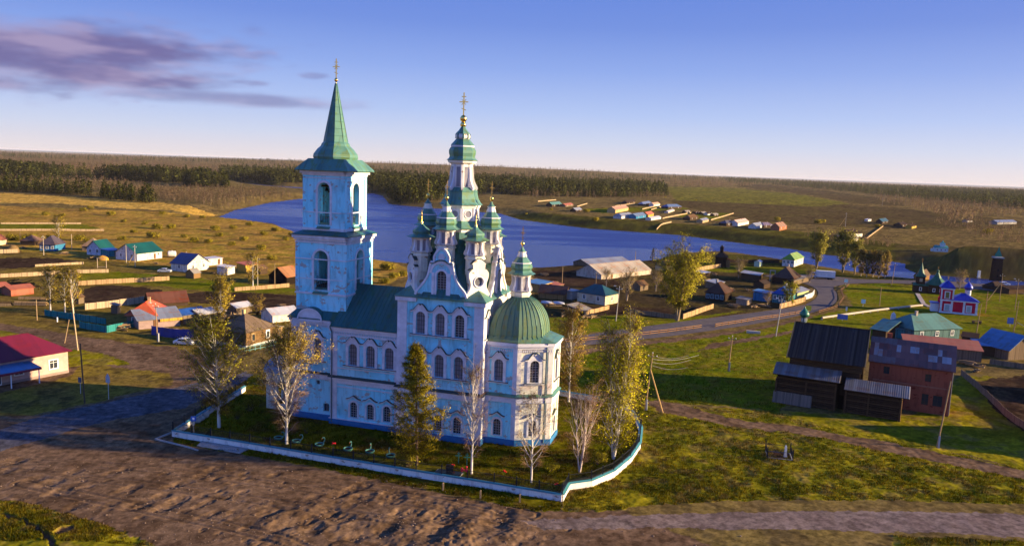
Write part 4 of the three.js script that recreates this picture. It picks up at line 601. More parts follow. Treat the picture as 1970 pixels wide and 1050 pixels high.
// ================================================================ trees
const barkMat = new THREE.MeshLambertMaterial({ vertexColors: true, side: THREE.DoubleSide });
const crownMat = new THREE.MeshLambertMaterial({ vertexColors: true, side: THREE.DoubleSide });
const SHAPE = { oval: u => Math.pow(Math.sin(Math.PI * Math.pow(clamp(u, .03, .985), .75)), .7), column: u => .95 * (1 - .55 * u) * sstep(0, .12, u + .05), cone: u => .12 + .95 * (1 - u) * sstep(-.05, .18, u), round: u => Math.sqrt(Math.max(.05, 1 - (2 * u - 1) ** 2)) };
function growTree(o) {                                       // returns [bark geometry, crown geometry]
  const R = rng(o.seed), T = { pos: [], idx: [], col: [], c: o.bark }, C = { pos: [], idx: [], col: [], c: o.twig }, h = o.h, px = o.leafSize || .11, birch = o.white;
  const rv = (s = 1) => V((R() - .5) * 2 * s, (R() - .5) * 2 * s, (R() - .5) * 2 * s), shape = SHAPE[o.shape || 'oval'];
  T.cf = (i, j) => { const k = birch ? (hash2(i * 7 + o.seed, j + T.pos.length) < .22 ? .35 : .85 + .25 * hash2(j, T.pos.length)) : .7 + .5 * hash2(i, T.pos.length); return [T.c[0] * k, T.c[1] * k, T.c[2] * k]; };
  const twigs = [];
  for (let s = 0; s < (o.stems || 1); s++) {
    const a0 = (o.turn || 0) + s * 2.6 + .3, sp = s || (o.stems || 1) > 1 ? .09 : 0, lean = o.lean || [0, 0], n = 12, pts = [], H = h * (s ? .88 : 1), rad = [];
    let wob = V(0, 0, 0); for (let i = 0; i <= n; i++) { const t = i / n; wob.add(V((R() - .5) * .25, 0, (R() - .5) * .25).multiplyScalar(h / 16)); pts.push(V(Math.cos(a0) * sp * H * Math.pow(t, .8) + lean[0] * t * h + wob.x * t, t * H * .97, Math.sin(a0) * sp * H * Math.pow(t, .8) + lean[1] * t * h + wob.z * t)); rad.push(lerp(o.trunkR * (s ? .75 : 1), .02, Math.pow(t, .85))); }
    pts[0].y = -.3; tubeInto(T, pts, rad, 7);
    const nl = Math.round(o.limbs / (o.stems || 1)), at = (t) => { const q = clamp(t) * n, i = Math.min(n - 1, Math.floor(q)); return pts[i].clone().lerp(pts[i + 1], q - i); };
    for (let l = 0; l < nl; l++) {
      const u = (l + R() * .8) / nl, t = o.from + (1 - o.from) * u * .97, base = at(t), az = l * 2.399 + R() * .9, el = (o.el ?? .75) + (R() - .5) * .35 + u * (o.elTop ?? .25), L = o.r * shape(u) * (.7 + .45 * R()) / Math.max(.45, Math.cos(el) + .12), m = 6, lp = [], lr = [], r0 = Math.max(.012, Math.min(o.trunkR * .42, L * .016) * (1 - t * .5));
      let p = base.clone(), e = el; for (let i = 0; i <= m; i++) { lp.push(p.clone()); lr.push(lerp(r0, .008, i / m)); p.add(V(Math.cos(az) * Math.cos(e), Math.sin(e), Math.sin(az) * Math.cos(e)).multiplyScalar(L / m)).add(rv(L * .018)); e += (o.curl ?? .06) - (i > 3 ? (o.droop || 0) * .5 : 0); }
      tubeInto(T, lp, lr, 4); const subs = [lp];
      for (let b = 0; b < (o.subs ?? 4); b++) {
        const k = 1 + Math.floor(R() * (m - 1)), q = lp[k].clone(), a2 = az + (R() - .5) * 2.4, L2 = L * (.22 + .25 * R()); let e2 = el * .7 + (R() - .4) * .7; const sp2 = [], sr = []; for (let i = 0; i <= 3; i++) { sp2.push(q.clone()); sr.push(lerp(lr[k] * .6, .006, i / 3)); q.add(V(Math.cos(a2) * Math.cos(e2), Math.sin(e2), Math.sin(a2) * Math.cos(e2)).multiplyScalar(L2 / 3)); e2 -= (o.droop || 0) * .3; }
        tubeInto(T, sp2, sr, 3); subs.push(sp2);
      }
      twigs.push(subs);
    }
  }
  const tri = (a, b, c, col) => { C.pos.push(a.x, a.y, a.z, b.x, b.y, b.z, c.x, c.y, c.z); for (let i = 0; i < 3; i++) C.col.push(...col); };
  const vary = (c) => { const k = .65 + .7 * R(); return [c[0] * k, c[1] * k, c[2] * k]; }, tw = o.twigW || .03;
  for (let i = 0; i < o.twigs; i++) {
    const subs = twigs[Math.floor(R() * twigs.length)], lp = subs[Math.floor(R() * subs.length)], q = Math.pow(R(), .7) * (lp.length - 1.001), k = Math.floor(q), p = lp[k].clone().lerp(lp[k + 1], q - k), out = V(p.x, 0, p.z).normalize();
    const L = (o.twigL || .8) * (.5 + R()), d = rv(.8).addScaledVector(out, .5); d.y = lerp(d.y + .3, -1.2, clamp((o.droop || 0) * 1.6 * R())); d.normalize().multiplyScalar(L); const e = p.clone().add(d), w = rv(tw), col = vary(o.twig);
    tri(p.clone().add(w), p.clone().sub(w), e, col);
    const nlv = o.leavesPer || 0, frac = o.leafFrac ? o.leafFrac(clamp(p.y / h)) : 1;
    for (let j = 0; j < nlv; j++) if (R() < frac) { const f = R(), c = p.clone().lerp(e, f).add(rv(.16 * (o.twigL || .8))), ls = px * (.45 + .95 * R()), a = rv(ls), b = rv(ls); tri(c.clone().add(a), c.clone().add(b), c.clone().sub(a).addScaledVector(b, -.6), vary(o.leaf[Math.floor(R() * o.leaf.length)])); }
  }
  T.cf = null; const cg = new THREE.BufferGeometry(); cg.setAttribute('position', new THREE.Float32BufferAttribute(C.pos, 3)); cg.setAttribute('color', new THREE.Float32BufferAttribute(C.col, 3));
  // leaves take the light of the clump they sit in: normals lean outwards from the crown axis
  const nn = new Float32Array(C.pos.length); for (let i = 0; i < C.pos.length; i += 3) { const v = V(C.pos[i], (C.pos[i + 1] - h * .45) * .6, C.pos[i + 2]).normalize().add(rv(.5)).normalize(); nn[i] = v.x; nn[i + 1] = v.y; nn[i + 2] = v.z; } cg.setAttribute('normal', new THREE.BufferAttribute(nn, 3));
  return [geoOf(T), cg];
}
function growBush(seed, r, h, n, twig, leaf, ls) {             // many thin shoots from the ground ending in leafy lobes
  const R = rng(seed), rv = (s) => V((R() - .5) * 2 * s, (R() - .5) * 2 * s, (R() - .5) * 2 * s), T = { pos: [], idx: [], col: [], c: BROWN }, C = { pos: [], col: [], nor: [] }, lobes = []; for (let i = 0; i < 7; i++) { const a = R() * 6.28, q = Math.sqrt(R()) * r * .6; lobes.push([V(Math.cos(a) * q, h * (.32 + .3 * R() - .12 * q / r), Math.sin(a) * q), r * (.38 + .25 * R())]); }
  for (let i = 0; i < 16; i++) { const l = lobes[i % 7][0]; tubeInto(T, [V(rv(.2).x, -.2, rv(.2).z), l.clone().multiplyScalar(.5).add(rv(.15)), l.clone().add(rv(.3 * r))], [.05, .035, .01], 4); }
  const tri = (a, b, c, k, n) => { C.pos.push(a.x, a.y, a.z, b.x, b.y, b.z, c.x, c.y, c.z); for (let i = 0; i < 3; i++) { C.col.push(...k); C.nor.push(n.x, n.y, n.z); } }, vary = (c) => { const k = .65 + .7 * R(); return c.map(x => x * k); };
  for (let i = 0; i < n; i++) { const [c, lr] = lobes[Math.floor(R() * 7)], d = rv(1).normalize(), p = c.clone().addScaledVector(d.clone().multiply(V(1, .8, 1)), lr * Math.pow(R(), .4)); if (p.y < .05) p.y = .05 + R() * .3; const nn = d.clone().add(V(0, .3, 0)).add(rv(.4)).normalize(), w = rv(ls * .2), e = p.clone().lerp(V(c.x * .5, 0, c.z * .5), .22); tri(p.clone().add(w), p.clone().sub(w), e, vary(twig), nn); for (let j = 0; j < 2; j++) { const q = p.clone().add(rv(ls * 1.5)), a = rv(ls), b = rv(ls); tri(q.clone().add(a), q.clone().add(b), q.clone().sub(a).addScaledVector(b, -.6), vary(leaf[Math.floor(R() * leaf.length)]), nn); } }
  const g = new THREE.BufferGeometry(); g.setAttribute('position', new THREE.Float32BufferAttribute(C.pos, 3)); g.setAttribute('color', new THREE.Float32BufferAttribute(C.col, 3)); g.setAttribute('normal', new THREE.Float32BufferAttribute(C.nor, 3)); return [geoOf(T), g];
}
function plantTree(name, label, cat, p, geos, group, turn = 0, scale = 1) {
  const t = thing(name, label, cat, [p.x, hT(p.x, p.z) - .05, p.z], turn, group); t.scale.setScalar(scale); part('trunk', geos[0], barkMat, t); part('crown', geos[1], crownMat, t); return t;
}
const WHITE = [.72, .64, .56], BROWN = [.13, .09, .06], YG = [[.44, .40, .02], [.36, .33, .018], [.52, .46, .025]], OL = [[.32, .28, .02], [.25, .22, .015], [.38, .33, .025]], ORG = [[.50, .37, .035], [.42, .30, .03], [.54, .40, .04]];
const PK = [.26, .15, .10];
// trees of the churchyard
plantTree('birch_tree', 'tall wide birch with olive leaves inside the left corner of the churchyard wall', 'tree', G(421, 822), growTree({ seed: 11, h: 16.8, r: 6.4, from: .14, trunkR: .27, limbs: 52, subs: 6, twigs: 13000, twigL: 1.2, leavesPer: 3, leafFrac: y => .25 + .5 * y, droop: .35, el: .62, bark: WHITE, white: true, twig: [.17, .11, .05], leaf: YG, lean: [-.03, 0], leafSize: .085, twigW: .018 }));
plantTree('birch_tree', 'birch with bare lower limbs and orange tips in front of the narthex', 'tree', G(551, 854), growTree({ seed: 12, h: 15.6, r: 5.6, from: .1, trunkR: .24, limbs: 46, subs: 6, twigs: 11000, twigL: 1.1, leavesPer: 3, leafFrac: y => sstep(.5, .8, y) * .95, droop: .2, el: .85, bark: WHITE, white: true, twig: [.20, .125, .085], leaf: ORG, leafSize: .08, twigW: .017 }));
plantTree('larch_tree', 'cone shaped larch with olive needles in front of the nave', 'tree', G(801, 893), growTree({ seed: 13, h: 17.2, r: 5.0, from: .1, trunkR: .24, limbs: 110, subs: 5, twigs: 16000, twigL: .65, leavesPer: 3, droop: .12, el: .12, elTop: .35, curl: .02, shape: 'cone', bark: [.16, .10, .07], twig: [.11, .085, .03], leaf: [[.46, .36, .016], [.36, .28, .014], [.54, .42, .02]], leafSize: .075, twigW: .018 }));
plantTree('birch_tree', 'slender bare birch standing at the white corner of the nave', 'tree', G(907, 912), growTree({ seed: 14, h: 14.2, r: 3.4, from: .16, trunkR: .17, limbs: 34, subs: 4, twigs: 4200, twigL: .8, leavesPer: 1, leafFrac: y => .2, el: 1.0, bark: WHITE, white: true, twig: PK, leaf: OL, leafSize: .07, twigW: .014 }));
plantTree('birch_tree', 'small bare birch with a low left limb in front of the apse', 'tree', G(1022, 928), growTree({ seed: 15, h: 11.6, r: 4.0, from: .12, trunkR: .16, limbs: 26, subs: 4, twigs: 3200, twigL: .8, leavesPer: 1, leafFrac: y => .12, el: .8, bark: WHITE, white: true, twig: PK, leaf: ORG, leafSize: .07, twigW: .013 }));
plantTree('birch_tree', 'bare pinkish birch of several stems right of the apse', 'tree', G(1115, 908), growTree({ seed: 16, h: 11, r: 3.2, from: .1, trunkR: .16, limbs: 42, subs: 4, twigs: 4200, twigL: .75, stems: 3, el: 1.0, bark: [.66, .52, .44], white: true, twig: PK, leaf: ORG, leafSize: .07, twigW: .014 }));
plantTree('birch_tree', 'tall columnar birch thick with yellow green leaves at the curved wall', 'tree', G(1180, 883), growTree({ seed: 17, h: 19.2, r: 4.6, from: .06, trunkR: .22, limbs: 78, subs: 5, twigs: 13000, twigL: 1.1, leavesPer: 3, leafFrac: y => y > .8 ? .4 : .9, stems: 2, droop: .5, el: 1.0, shape: 'column', bark: WHITE, white: true, twig: [.22, .15, .05], leaf: [[.62, .54, .012], [.52, .46, .01], [.72, .62, .015]], leafSize: .085, twigW: .018 }));
plantTree('birch_tree', 'weeping orange brown birch showing behind the right edge of the apse', 'tree', G(1094, 772), growTree({ seed: 18, h: 17, r: 3.6, from: .15, trunkR: .2, limbs: 36, subs: 5, twigs: 7500, twigL: 1.2, leavesPer: 2, leafFrac: y => .6, droop: .8, el: .8, bark: WHITE, white: true, twig: [.26, .15, .06], leaf: ORG, leafSize: .09, twigW: .022 }));
{ // low bushes in the churchyard
  const b = growBush(31, 1.6, 2.4, 900, [.17, .11, .03], OL, .06);
  [[455, 806, 'olive bush beside the trunk of the left churchyard birch'], [590, 833, 'low bush left of the blue plinth of the refectory'], [785, 895, 'yellow bush at the foot of the larch'], [1060, 905, 'brown bush between the two bare birches of the apse'], [1148, 893, 'thin bush behind the railing left of the columnar birch'], [480, 790, 'dark bush against the west porch']].forEach(([x, y, l], i) => plantTree('bush', l, 'bush', G(x, y), b, null, i * 1.3, .8 + (i % 3) * .2));
}
// trees of the village
const midBirch = growTree({ seed: 41, h: 11, r: 2.9, from: .16, trunkR: .2, limbs: 26, subs: 3, twigs: 1300, twigL: 1.1, leavesPer: 2, droop: .2, el: .9, bark: WHITE, white: true, twig: [.25, .16, .05], leaf: ORG, leafSize: .13, twigW: .035 });
plantTree('birch_tree', 'thin birch at the left end of the turquoise fence', 'tree', G(96, 598), midBirch);
plantTree('birch_tree', 'birch behind the turquoise fence, middle one of the three', 'tree', G(124, 602), midBirch, null, 2);
plantTree('birch_tree', 'birch behind the turquoise fence nearest to the tall pole', 'tree', G(140, 606), midBirch, null, 4, 1.05);
plantTree('birch_tree', 'round golden birch behind the blue roofed sheds', 'tree', G(424, 616), growTree({ seed: 42, h: 9, r: 3.6, from: .12, trunkR: .2, limbs: 36, subs: 4, twigs: 4200, twigL: 1, leavesPer: 2, el: .95, bark: WHITE, white: true, twig: [.27, .18, .05], leaf: ORG, leafSize: .12, twigW: .03 }));
plantTree('young_tree', 'pale yellow tree in front of the long fence at the left', 'tree', G(112, 474), midBirch, null, 1, 1.15);
plantTree('young_tree', 'bare white stemmed birch by the yellow shed left of the bell tower', 'tree', G(486, 553), midBirch, null, 3, .95);
plantTree('shrub', 'reddish brown bush between the dark garden and the bell tower', 'bush', G(493, 610), growTree({ seed: 43, h: 4, r: 2.4, from: .05, trunkR: .08, limbs: 22, subs: 3, twigs: 1400, twigL: .8, leavesPer: 1, stems: 3, shape: 'round', el: .8, bark: BROWN, twig: [.2, .12, .06], leaf: ORG, leafSize: .1, twigW: .03 }));
plantTree('willow_tree', 'big spreading willow with yellow green leaves beside the asphalt road', 'tree', G(1303, 617), growTree({ seed: 44, h: 18, r: 7.4, from: .26, trunkR: .55, limbs: 46, subs: 6, twigs: 9000, twigL: 1.7, leavesPer: 2, stems: 2, droop: .7, el: .7, shape: 'round', bark: [.22, .16, .10], twig: [.26, .2, .04], leaf: YG, leafSize: .15, twigW: .035, turn: -.3 }));
const bareMid = growTree({ seed: 45, h: 9, r: 4, from: .2, trunkR: .25, limbs: 30, subs: 5, twigs: 1700, twigL: 1.2, leavesPer: 1, leafFrac: () => .3, stems: 2, el: .8, bark: [.36, .27, .19], twig: [.24, .17, .09], leaf: OL, leafSize: .12, twigW: .035 });
plantTree('bare_tree', 'bare tree right of the dark green roofed house', 'tree', G(1206, 578), bareMid);
plantTree('bare_tree', 'small bare tree behind the dark green roofed house', 'tree', G(1166, 554), bareMid, null, 2, .7);
plantTree('bare_tree', 'small bare tree left of the big willow', 'tree', G(1262, 560), bareMid, null, 3, .75);
plantTree('bare_tree', 'slim brown tree by the silver roofed shed', 'tree', G(1422, 535), bareMid, null, 4, .8);
plantTree('bare_tree', 'slim brown tree at the bend of the asphalt road', 'tree', G(1558, 545), bareMid, null, 5, .6);
plantTree('bare_tree', 'bare bush in front of the blue house', 'bush', G(1476, 590), bareMid, null, 1, .5);
plantTree('bare_tree', 'yellow green tree at the right end of the blue house', 'tree', G(1520, 588), growTree({ seed: 46, h: 6, r: 3, from: .1, trunkR: .14, limbs: 26, subs: 3, twigs: 2200, twigL: .9, leavesPer: 2, stems: 2, shape: 'round', el: .8, bark: BROWN, twig: [.2, .16, .04], leaf: YG, leafSize: .13, twigW: .03 }));
plantTree('bare_tree', 'thin leafless conifer on the bank behind the long barn', 'tree', G(1256, 503), growTree({ seed: 47, h: 6.5, r: 1.6, from: .1, trunkR: .12, limbs: 36, subs: 2, twigs: 900, twigL: .5, leavesPer: 1, shape: 'cone', el: .1, bark: BROWN, twig: [.10, .07, .05], leaf: [[.06, .06, .03]], leafSize: .12, twigW: .04 }));
const poplar = growTree({ seed: 48, h: 15.5, r: 4.6, from: .22, trunkR: .4, limbs: 40, subs: 5, twigs: 4600, twigL: 1.5, leavesPer: 2, stems: 2, el: .95, shape: 'oval', bark: [.24, .18, .11], twig: [.26, .21, .06], leaf: [[.36, .33, .05], [.28, .26, .04], [.42, .38, .06]], leafSize: .19, twigW: .05 });
plantTree('poplar_tree', 'tall poplar on the river bank, left one of the pair by the white truck', 'tree', G(1571, 517), poplar);
plantTree('poplar_tree', 'tall poplar on the river bank behind the birch row', 'tree', G(1622, 524), poplar, null, 2.2, 1.08);
plantTree('poplar_tree', 'bushy poplar between the tall pair and the birch row', 'tree', G(1645, 528), poplar, null, 4, .85);
const rowBirch = growTree({ seed: 49, h: 12, r: 2.1, from: .1, trunkR: .18, limbs: 26, subs: 4, twigs: 2600, twigL: 1.2, leavesPer: 2, el: 1.0, bark: [.5, .42, .34], white: true, twig: [.32, .20, .08], leaf: [[.44, .33, .07], [.36, .26, .06], [.3, .22, .06]], leafSize: .17, twigW: .05 });
[[1657, 531, 'first'], [1668, 533, 'second'], [1680, 533, 'third'], [1691, 535, 'fourth'], [1703, 535, 'last']].forEach(([x, y, n], i) => plantTree('birch_tree', `golden birch in the riverside row, ${n} from the left`, 'tree', G(x, y), rowBirch, 'riverside birch row', i * 1.7, .9 + .15 * hash2(i, 5)));
plantTree('young_tree', 'small brown tree behind the red and white chapel', 'tree', G(1847, 556), bareMid, null, 2, .75);
// shrubs of the marsh and the far bank, each alike at this distance
{
  const sh = growBush(51, 2.6, 3.0, 900, [.24, .16, .04], [[.36, .29, .025], [.28, .22, .02], [.42, .32, .03]], .16);
  const list = [[171, 402], [160, 406], [238, 427], [277, 431], [299, 440], [256, 448], [214, 415], [422, 455], [411, 443], [446, 440], [480, 434], [402, 467], [371, 466], [352, 457], [292, 458], [330, 440], [120, 416], [85, 414], [505, 452], [530, 445], [470, 463], [445, 472], [548, 462], [20, 462], [42, 463], [60, 462], [150, 462], [165, 466], [98, 461], [186, 470], [235, 462], [500, 480], [520, 500], [390, 420], [360, 418], [310, 412], [560, 455], [745, 520], [760, 535], [740, 545], [775, 530]];
  list.forEach(([x, y], i) => plantTree('willow_bush', 'yellow green willow bush on the brown marsh left of the church', 'bush', onGround(x, y), sh, 'willow bushes on the marsh', i * 1.37, .75 + .7 * hash2(i, 77)));
  [[1128, 408, 1.5], [1147, 424, 1.5], [1060, 404, .9], [1110, 403, 1.2], [1180, 404, .8], [1495, 424, 1.6], [1575, 430, 1.7], [1585, 428, 1.4], [1012, 412, .7], [1208, 404, .8], [1340, 386, .9], [1280, 380, .9], [1690, 437, 1.2], [1900, 450, 1.8], [1905, 446, 1.5]].forEach(([x, y, s], i) => plantTree('willow_bush', 'yellow green bush on the far side of the river', 'bush', onGround(x, y), sh, 'bushes on the far river bank', i * 2.1, s));
}
// ---------------------------------------------------------------- woods: masses that nobody could count
const woodMat = new THREE.MeshLambertMaterial({ vertexColors: true, side: THREE.DoubleSide });
function tuftTree(seed, kind) {
  const R = rng(seed), pos = [], col = [], nor = [], rv = (s) => (R() - .5) * 2 * s, add = (a, c, n) => { pos.push(...a); for (let i = 0; i < 3; i++) { col.push(...c); nor.push(...n); } };
  const N = kind === 'pine' ? 130 : 120; for (let i = 0; i < N; i++) {
    const u = R(), y = kind === 'pine' ? .08 + .92 * u : .15 + .85 * u, w = kind === 'pine' ? .19 * Math.pow(1 - u, .75) + .02 : .16 * Math.sin(Math.PI * clamp(u * .9 + .08)), a = R() * 6.283, q = Math.sqrt(R()), x = Math.cos(a) * w * q, z = Math.sin(a) * w * q, s = kind === 'pine' ? .055 : .028, k = .6 + .8 * R(), tall = kind === 'pine' ? 1 : 2.2;
    const c = kind === 'pine' ? [.062 * k, .064 * k, .014 * k] : [.195 * k, .13 * k, .078 * k], n = V(x / w, .35, z / w).normalize();
    add([x + rv(s), y + rv(s) * tall, z + rv(s), x + rv(s), y + rv(s) * tall, z + rv(s), x + rv(s), y + Math.abs(rv(s)) * tall, z + rv(s)], c, [n.x, n.y, n.z]);
  }
  for (let k = 0; k < 2; k++) { const c = kind === 'pine' ? [.06, .04, .025] : [.20, .15, .11]; add([k ? -.011 : 0, 0, k ? 0 : -.011, k ? .011 : 0, 0, k ? 0 : .011, 0, .75, 0], c, [1, .2, 0]); }
  const g = new THREE.BufferGeometry(); g.setAttribute('position', new THREE.Float32BufferAttribute(pos, 3)); g.setAttribute('normal', new THREE.Float32BufferAttribute(nor, 3)); g.setAttribute('color', new THREE.Float32BufferAttribute(col, 3)); return g;
}
const PINE = [1, 2, 3].map(i => tuftTree(i, 'pine')), BIRCH = [4, 5, 6].map(i => tuftTree(i, 'birch'));
function wood(name, label, kind, n, [h0, h1], outlines, seed, gap = .38) {
  const R = rng(seed), polys = outlines.map(l => ({ l, x0: Math.min(...l.map(p => p[0])), x1: Math.max(...l.map(p => p[0])), y0: Math.min(...l.map(p => p[1])), y1: Math.max(...l.map(p => p[1])) })), areas = polys.map(p => (p.x1 - p.x0) * (p.y1 - p.y0)), tot = areas.reduce((a, b) => a + b), list = [];
  polys.forEach((p, pi) => {
    const want = Math.round(n * areas[pi] / tot); let got = 0, tries = 0;
    const inP = (x, y) => { let c = false; for (let i = 0, j = p.l.length - 1; i < p.l.length; j = i++) { const a = p.l[i], b = p.l[j]; if ((a[1] > y) !== (b[1] > y) && x < (b[0] - a[0]) * (y - a[1]) / (b[1] - a[1]) + a[0]) c = !c; } return c; };
    while (got < want && tries++ < want * 8) { const x = lerp(p.x0, p.x1, R()), y = lerp(p.y0, p.y1, R()); if (!inP(x, y)) continue; const q = G(x, y); if (q.z > -100) continue; const gy = hT(q.x, q.z); if (gy < WATER + .6) continue; const kk = Math.hypot(q.x, q.z) > 1600 ? .3 : 1, cl = fbm(q.x * .012 * kk + seed, q.z * .006 * kk, 3); if (cl < gap && R() < .92) continue; list.push([q.x, gy, q.z, lerp(h0, h1, R()) * (.45 + .65 * R()), R() * 6.28, Math.floor(R() * 3), .7 + .6 * R()]); got++; }
  });
  const V3 = kind === 'pine' ? PINE : BIRCH, holder = thing(name, label, 'wood', [0, 0, 0]); holder.userData.kind = 'stuff';
  for (let v = 0; v < 3; v++) { const sub = list.filter(t => t[5] === v); if (!sub.length) continue; const im = new THREE.InstancedMesh(V3[v], woodMat, sub.length), m = new THREE.Matrix4(), c = new THREE.Color(); sub.forEach((t, i) => { m.makeRotationY(t[4]).scale(V(t[3] * 1.15, t[3], t[3] * 1.15)).setPosition(t[0], t[1] - .2, t[2]); im.setMatrixAt(i, m); im.setColorAt(i, c.setRGB(t[6], t[6] * (.92 + .16 * hash2(i, v)), t[6])); }); im.name = kind + '_trees'; im.userData.kind = 'stuff'; shade(im); holder.add(im); }
}
wood('pine_wood', 'dark pine wood along the horizon left of the bell tower', 'pine', 2300, [17, 25], [[[-40, 336], [60, 334], [180, 338], [300, 344], [420, 352], [440, 362], [380, 360], [330, 352], [180, 346], [-40, 344]]], 1);
wood('pine_wood', 'row of dark pines at the upper edge of the golden field', 'pine', 260, [13, 16], [[[-30, 360], [0, 362], [60, 364], [120, 369], [178, 375], [170, 379], [100, 373], [-30, 368]], [[178, 376], [240, 382], [300, 389], [290, 392], [200, 383]]], 2);
wood('pine_wood', 'dark pine wood across the river behind the bell tower', 'pine', 2300, [18, 26], [[[420, 336], [560, 334], [700, 336], [760, 345], [760, 358], [640, 352], [500, 352], [440, 346]]], 3);
wood('pine_wood', 'dark pine wood on the peninsula between the two spires', 'pine', 2300, [18, 26], [[[715, 344], [860, 346], [1000, 352], [1000, 366], [930, 376], [860, 386], [800, 388], [742, 384], [735, 374], [715, 366]]], 4);
wood('pine_wood', 'dark pine wood right of the central spire above the far village', 'pine', 2600, [17, 25], [[[960, 350], [1100, 354], [1240, 360], [1284, 368], [1284, 378], [1180, 380], [1060, 378], [960, 374]]], 5);
wood('pine_wood', 'dark belt of pines along the right horizon', 'pine', 5200, [15, 23], [[[1385, 345], [1500, 350], [1640, 357], [1760, 363], [2000, 374], [2000, 404], [1880, 394], [1760, 384], [1640, 372], [1500, 361], [1400, 356]]], 6, .3);
wood('far_forest', 'dark pine patches in the mixed forest along the whole horizon', 'pine', 5200, [15, 22], [[[-60, 293], [300, 302], [600, 313], [900, 325], [1300, 339], [1700, 356], [2030, 369], [2030, 388], [1700, 372], [1300, 352], [980, 346], [600, 330], [300, 316], [-60, 308]]], 7, .53);
wood('bare_forest', 'tan leafless birch forest in bands below the horizon', 'birch', 12000, [12, 17], [[[-60, 291], [300, 300], [600, 311], [900, 323], [1300, 338], [1700, 355], [2030, 368], [2030, 373], [1700, 361], [1300, 347], [980, 346], [600, 338], [300, 336], [-60, 330]]], 8, .3);
wood('birch_wood', 'tan birches and scrub in front of the left pine wood', 'birch', 1500, [5, 10], [[[-20, 346], [180, 348], [330, 356], [440, 364], [560, 372], [560, 384], [430, 394], [350, 390], [300, 384], [180, 366], [-20, 356]]], 9);
wood('birch_wood', 'line of tan birches at the edge of the fields right of the pines', 'birch', 420, [13, 17], [[[1285, 354], [1400, 352], [1455, 358], [1450, 362], [1290, 361]]], 10);
wood('birch_wood', 'tan birch wood at the far right beyond the fields', 'birch', 700, [9, 15], [[[1680, 378], [1800, 386], [1990, 400], [1990, 410], [1940, 420], [1830, 424], [1800, 412], [1690, 388]]], 11);
wood('birch_wood', 'pale birches among the first pines of the peninsula shore', 'birch', 420, [8, 14], [[[960, 366], [1280, 378], [1270, 382], [1000, 380]], [[735, 378], [760, 388], [860, 388], [860, 392], [750, 394]]], 12);
wood('thicket', 'dark thicket on the slope right of the hill chapel', 'birch', 420, [4, 7], [[[1790, 425], [1870, 418], [1960, 440], [1990, 460], [1990, 475], [1900, 462], [1830, 440]], [[1540, 452], [1600, 458], [1720, 470], [1720, 476], [1560, 462]]], 13);
// ================================================================ churchyard wall, railing and small things about it
function wallRun(label, pts, o = {}) {                        // low plastered wall with a sheet cap, posts and railing between them
  const W = pts.map(p => G(p[0], p[1])), c = W[0].clone().add(W[W.length - 1]).multiplyScalar(.5), t = thing('churchyard_wall', label, 'wall', [c.x, 0, c.z]); const hw = .85;
  for (let i = 0; i < W.length - 1; i++) {
    const a = W[i].clone().sub(c), b = W[i + 1].clone().sub(c), d = b.clone().sub(a), L = d.length(), n = V(-d.z / L, 0, d.x / L).multiplyScalar(.19), y0 = -.6, ya = hT(W[i].x, W[i].z) * .4 + hw, yb = hT(W[i + 1].x, W[i + 1].z) * .4 + hw, q = (p, s, y) => { const v = p.clone().addScaledVector(n, s); v.y = y; return v; };
    part('wall', [faces([[q(a, 1, y0), q(b, 1, y0), q(b, 1, yb), q(a, 1, ya)], [q(b, -1, y0), q(a, -1, y0), q(a, -1, ya), q(b, -1, yb)], [q(a, 1, ya), q(b, 1, yb), q(b, -1, yb), q(a, -1, ya)], [q(a, -1, y0), q(a, 1, y0), q(a, 1, ya), q(a, -1, ya)], [q(b, 1, y0), q(b, -1, y0), q(b, -1, yb), q(b, 1, yb)]])], M.white, t);
    const e = 1.75; part('wall_cap', [faces([[q(a, e, ya + .004), q(b, e, yb + .004), q(b, 0, yb + .16), q(a, 0, ya + .16)], [q(b, -e, yb + .004), q(a, -e, ya + .004), q(a, 0, ya + .16), q(b, 0, yb + .16)], [q(a, e, ya + .002), q(a, -e, ya + .002), q(b, -e, yb + .002), q(b, e, yb + .002)]])], mat(.06, .26, .30, 'plain', .5, .1), t);
    if (o.rail === false) continue;
    const m = Math.max(1, Math.round(L / 3.3)), at = (f) => a.clone().lerp(b, f), yy = (f) => lerp(ya, yb, f) + .1;
    for (let k = 0; k < m; k++) {
      const f0 = k / m, f1 = (k + 1) / m, p = at(f0), r = at(f1); part('railing_post', [box(p.x - .07, p.x + .07, yy(f0), yy(f0) + 1.25, p.z - .07, p.z + .07)], M.iron, t);
      const rails = []; for (const h of [.2, 1.0]) { const A = p.clone(), B = r.clone(); A.y = yy(f0) + h; B.y = yy(f1) + h; rails.push(bar(A, B, .04)); } const np = 20; for (let s = 1; s < np; s++) { const v = p.clone().lerp(r, s / np), y = lerp(yy(f0), yy(f1), s / np); rails.push(box(v.x - .011, v.x + .011, y + .1, y + 1.12, v.z - .011, v.z + .011)); } part('railing_panel', rails, M.iron, t).userData.kind = 'stuff';
    }
  }
  return t;
}
wallRun('long straight white wall with turquoise cap and dark railing along the square', [[332, 839], [480, 864], [640, 891], [800, 917], [950, 942], [1081, 964]]);
wallRun('sunlit white wall with pale cap curving round the right corner of the churchyard', [[1081, 964], [1093, 942], [1137, 936], [1180, 916], [1212, 889], [1230, 862], [1233, 832], [1222, 805], [1200, 786]]);
wallRun('white wall running back behind the apse and the columnar birch', [[1200, 786], [1165, 775], [1070, 759], [1000, 750]], { rail: false });
wallRun('white wall running back from the left corner beside the leaning birch', [[332, 839], [395, 799], [470, 752]]);
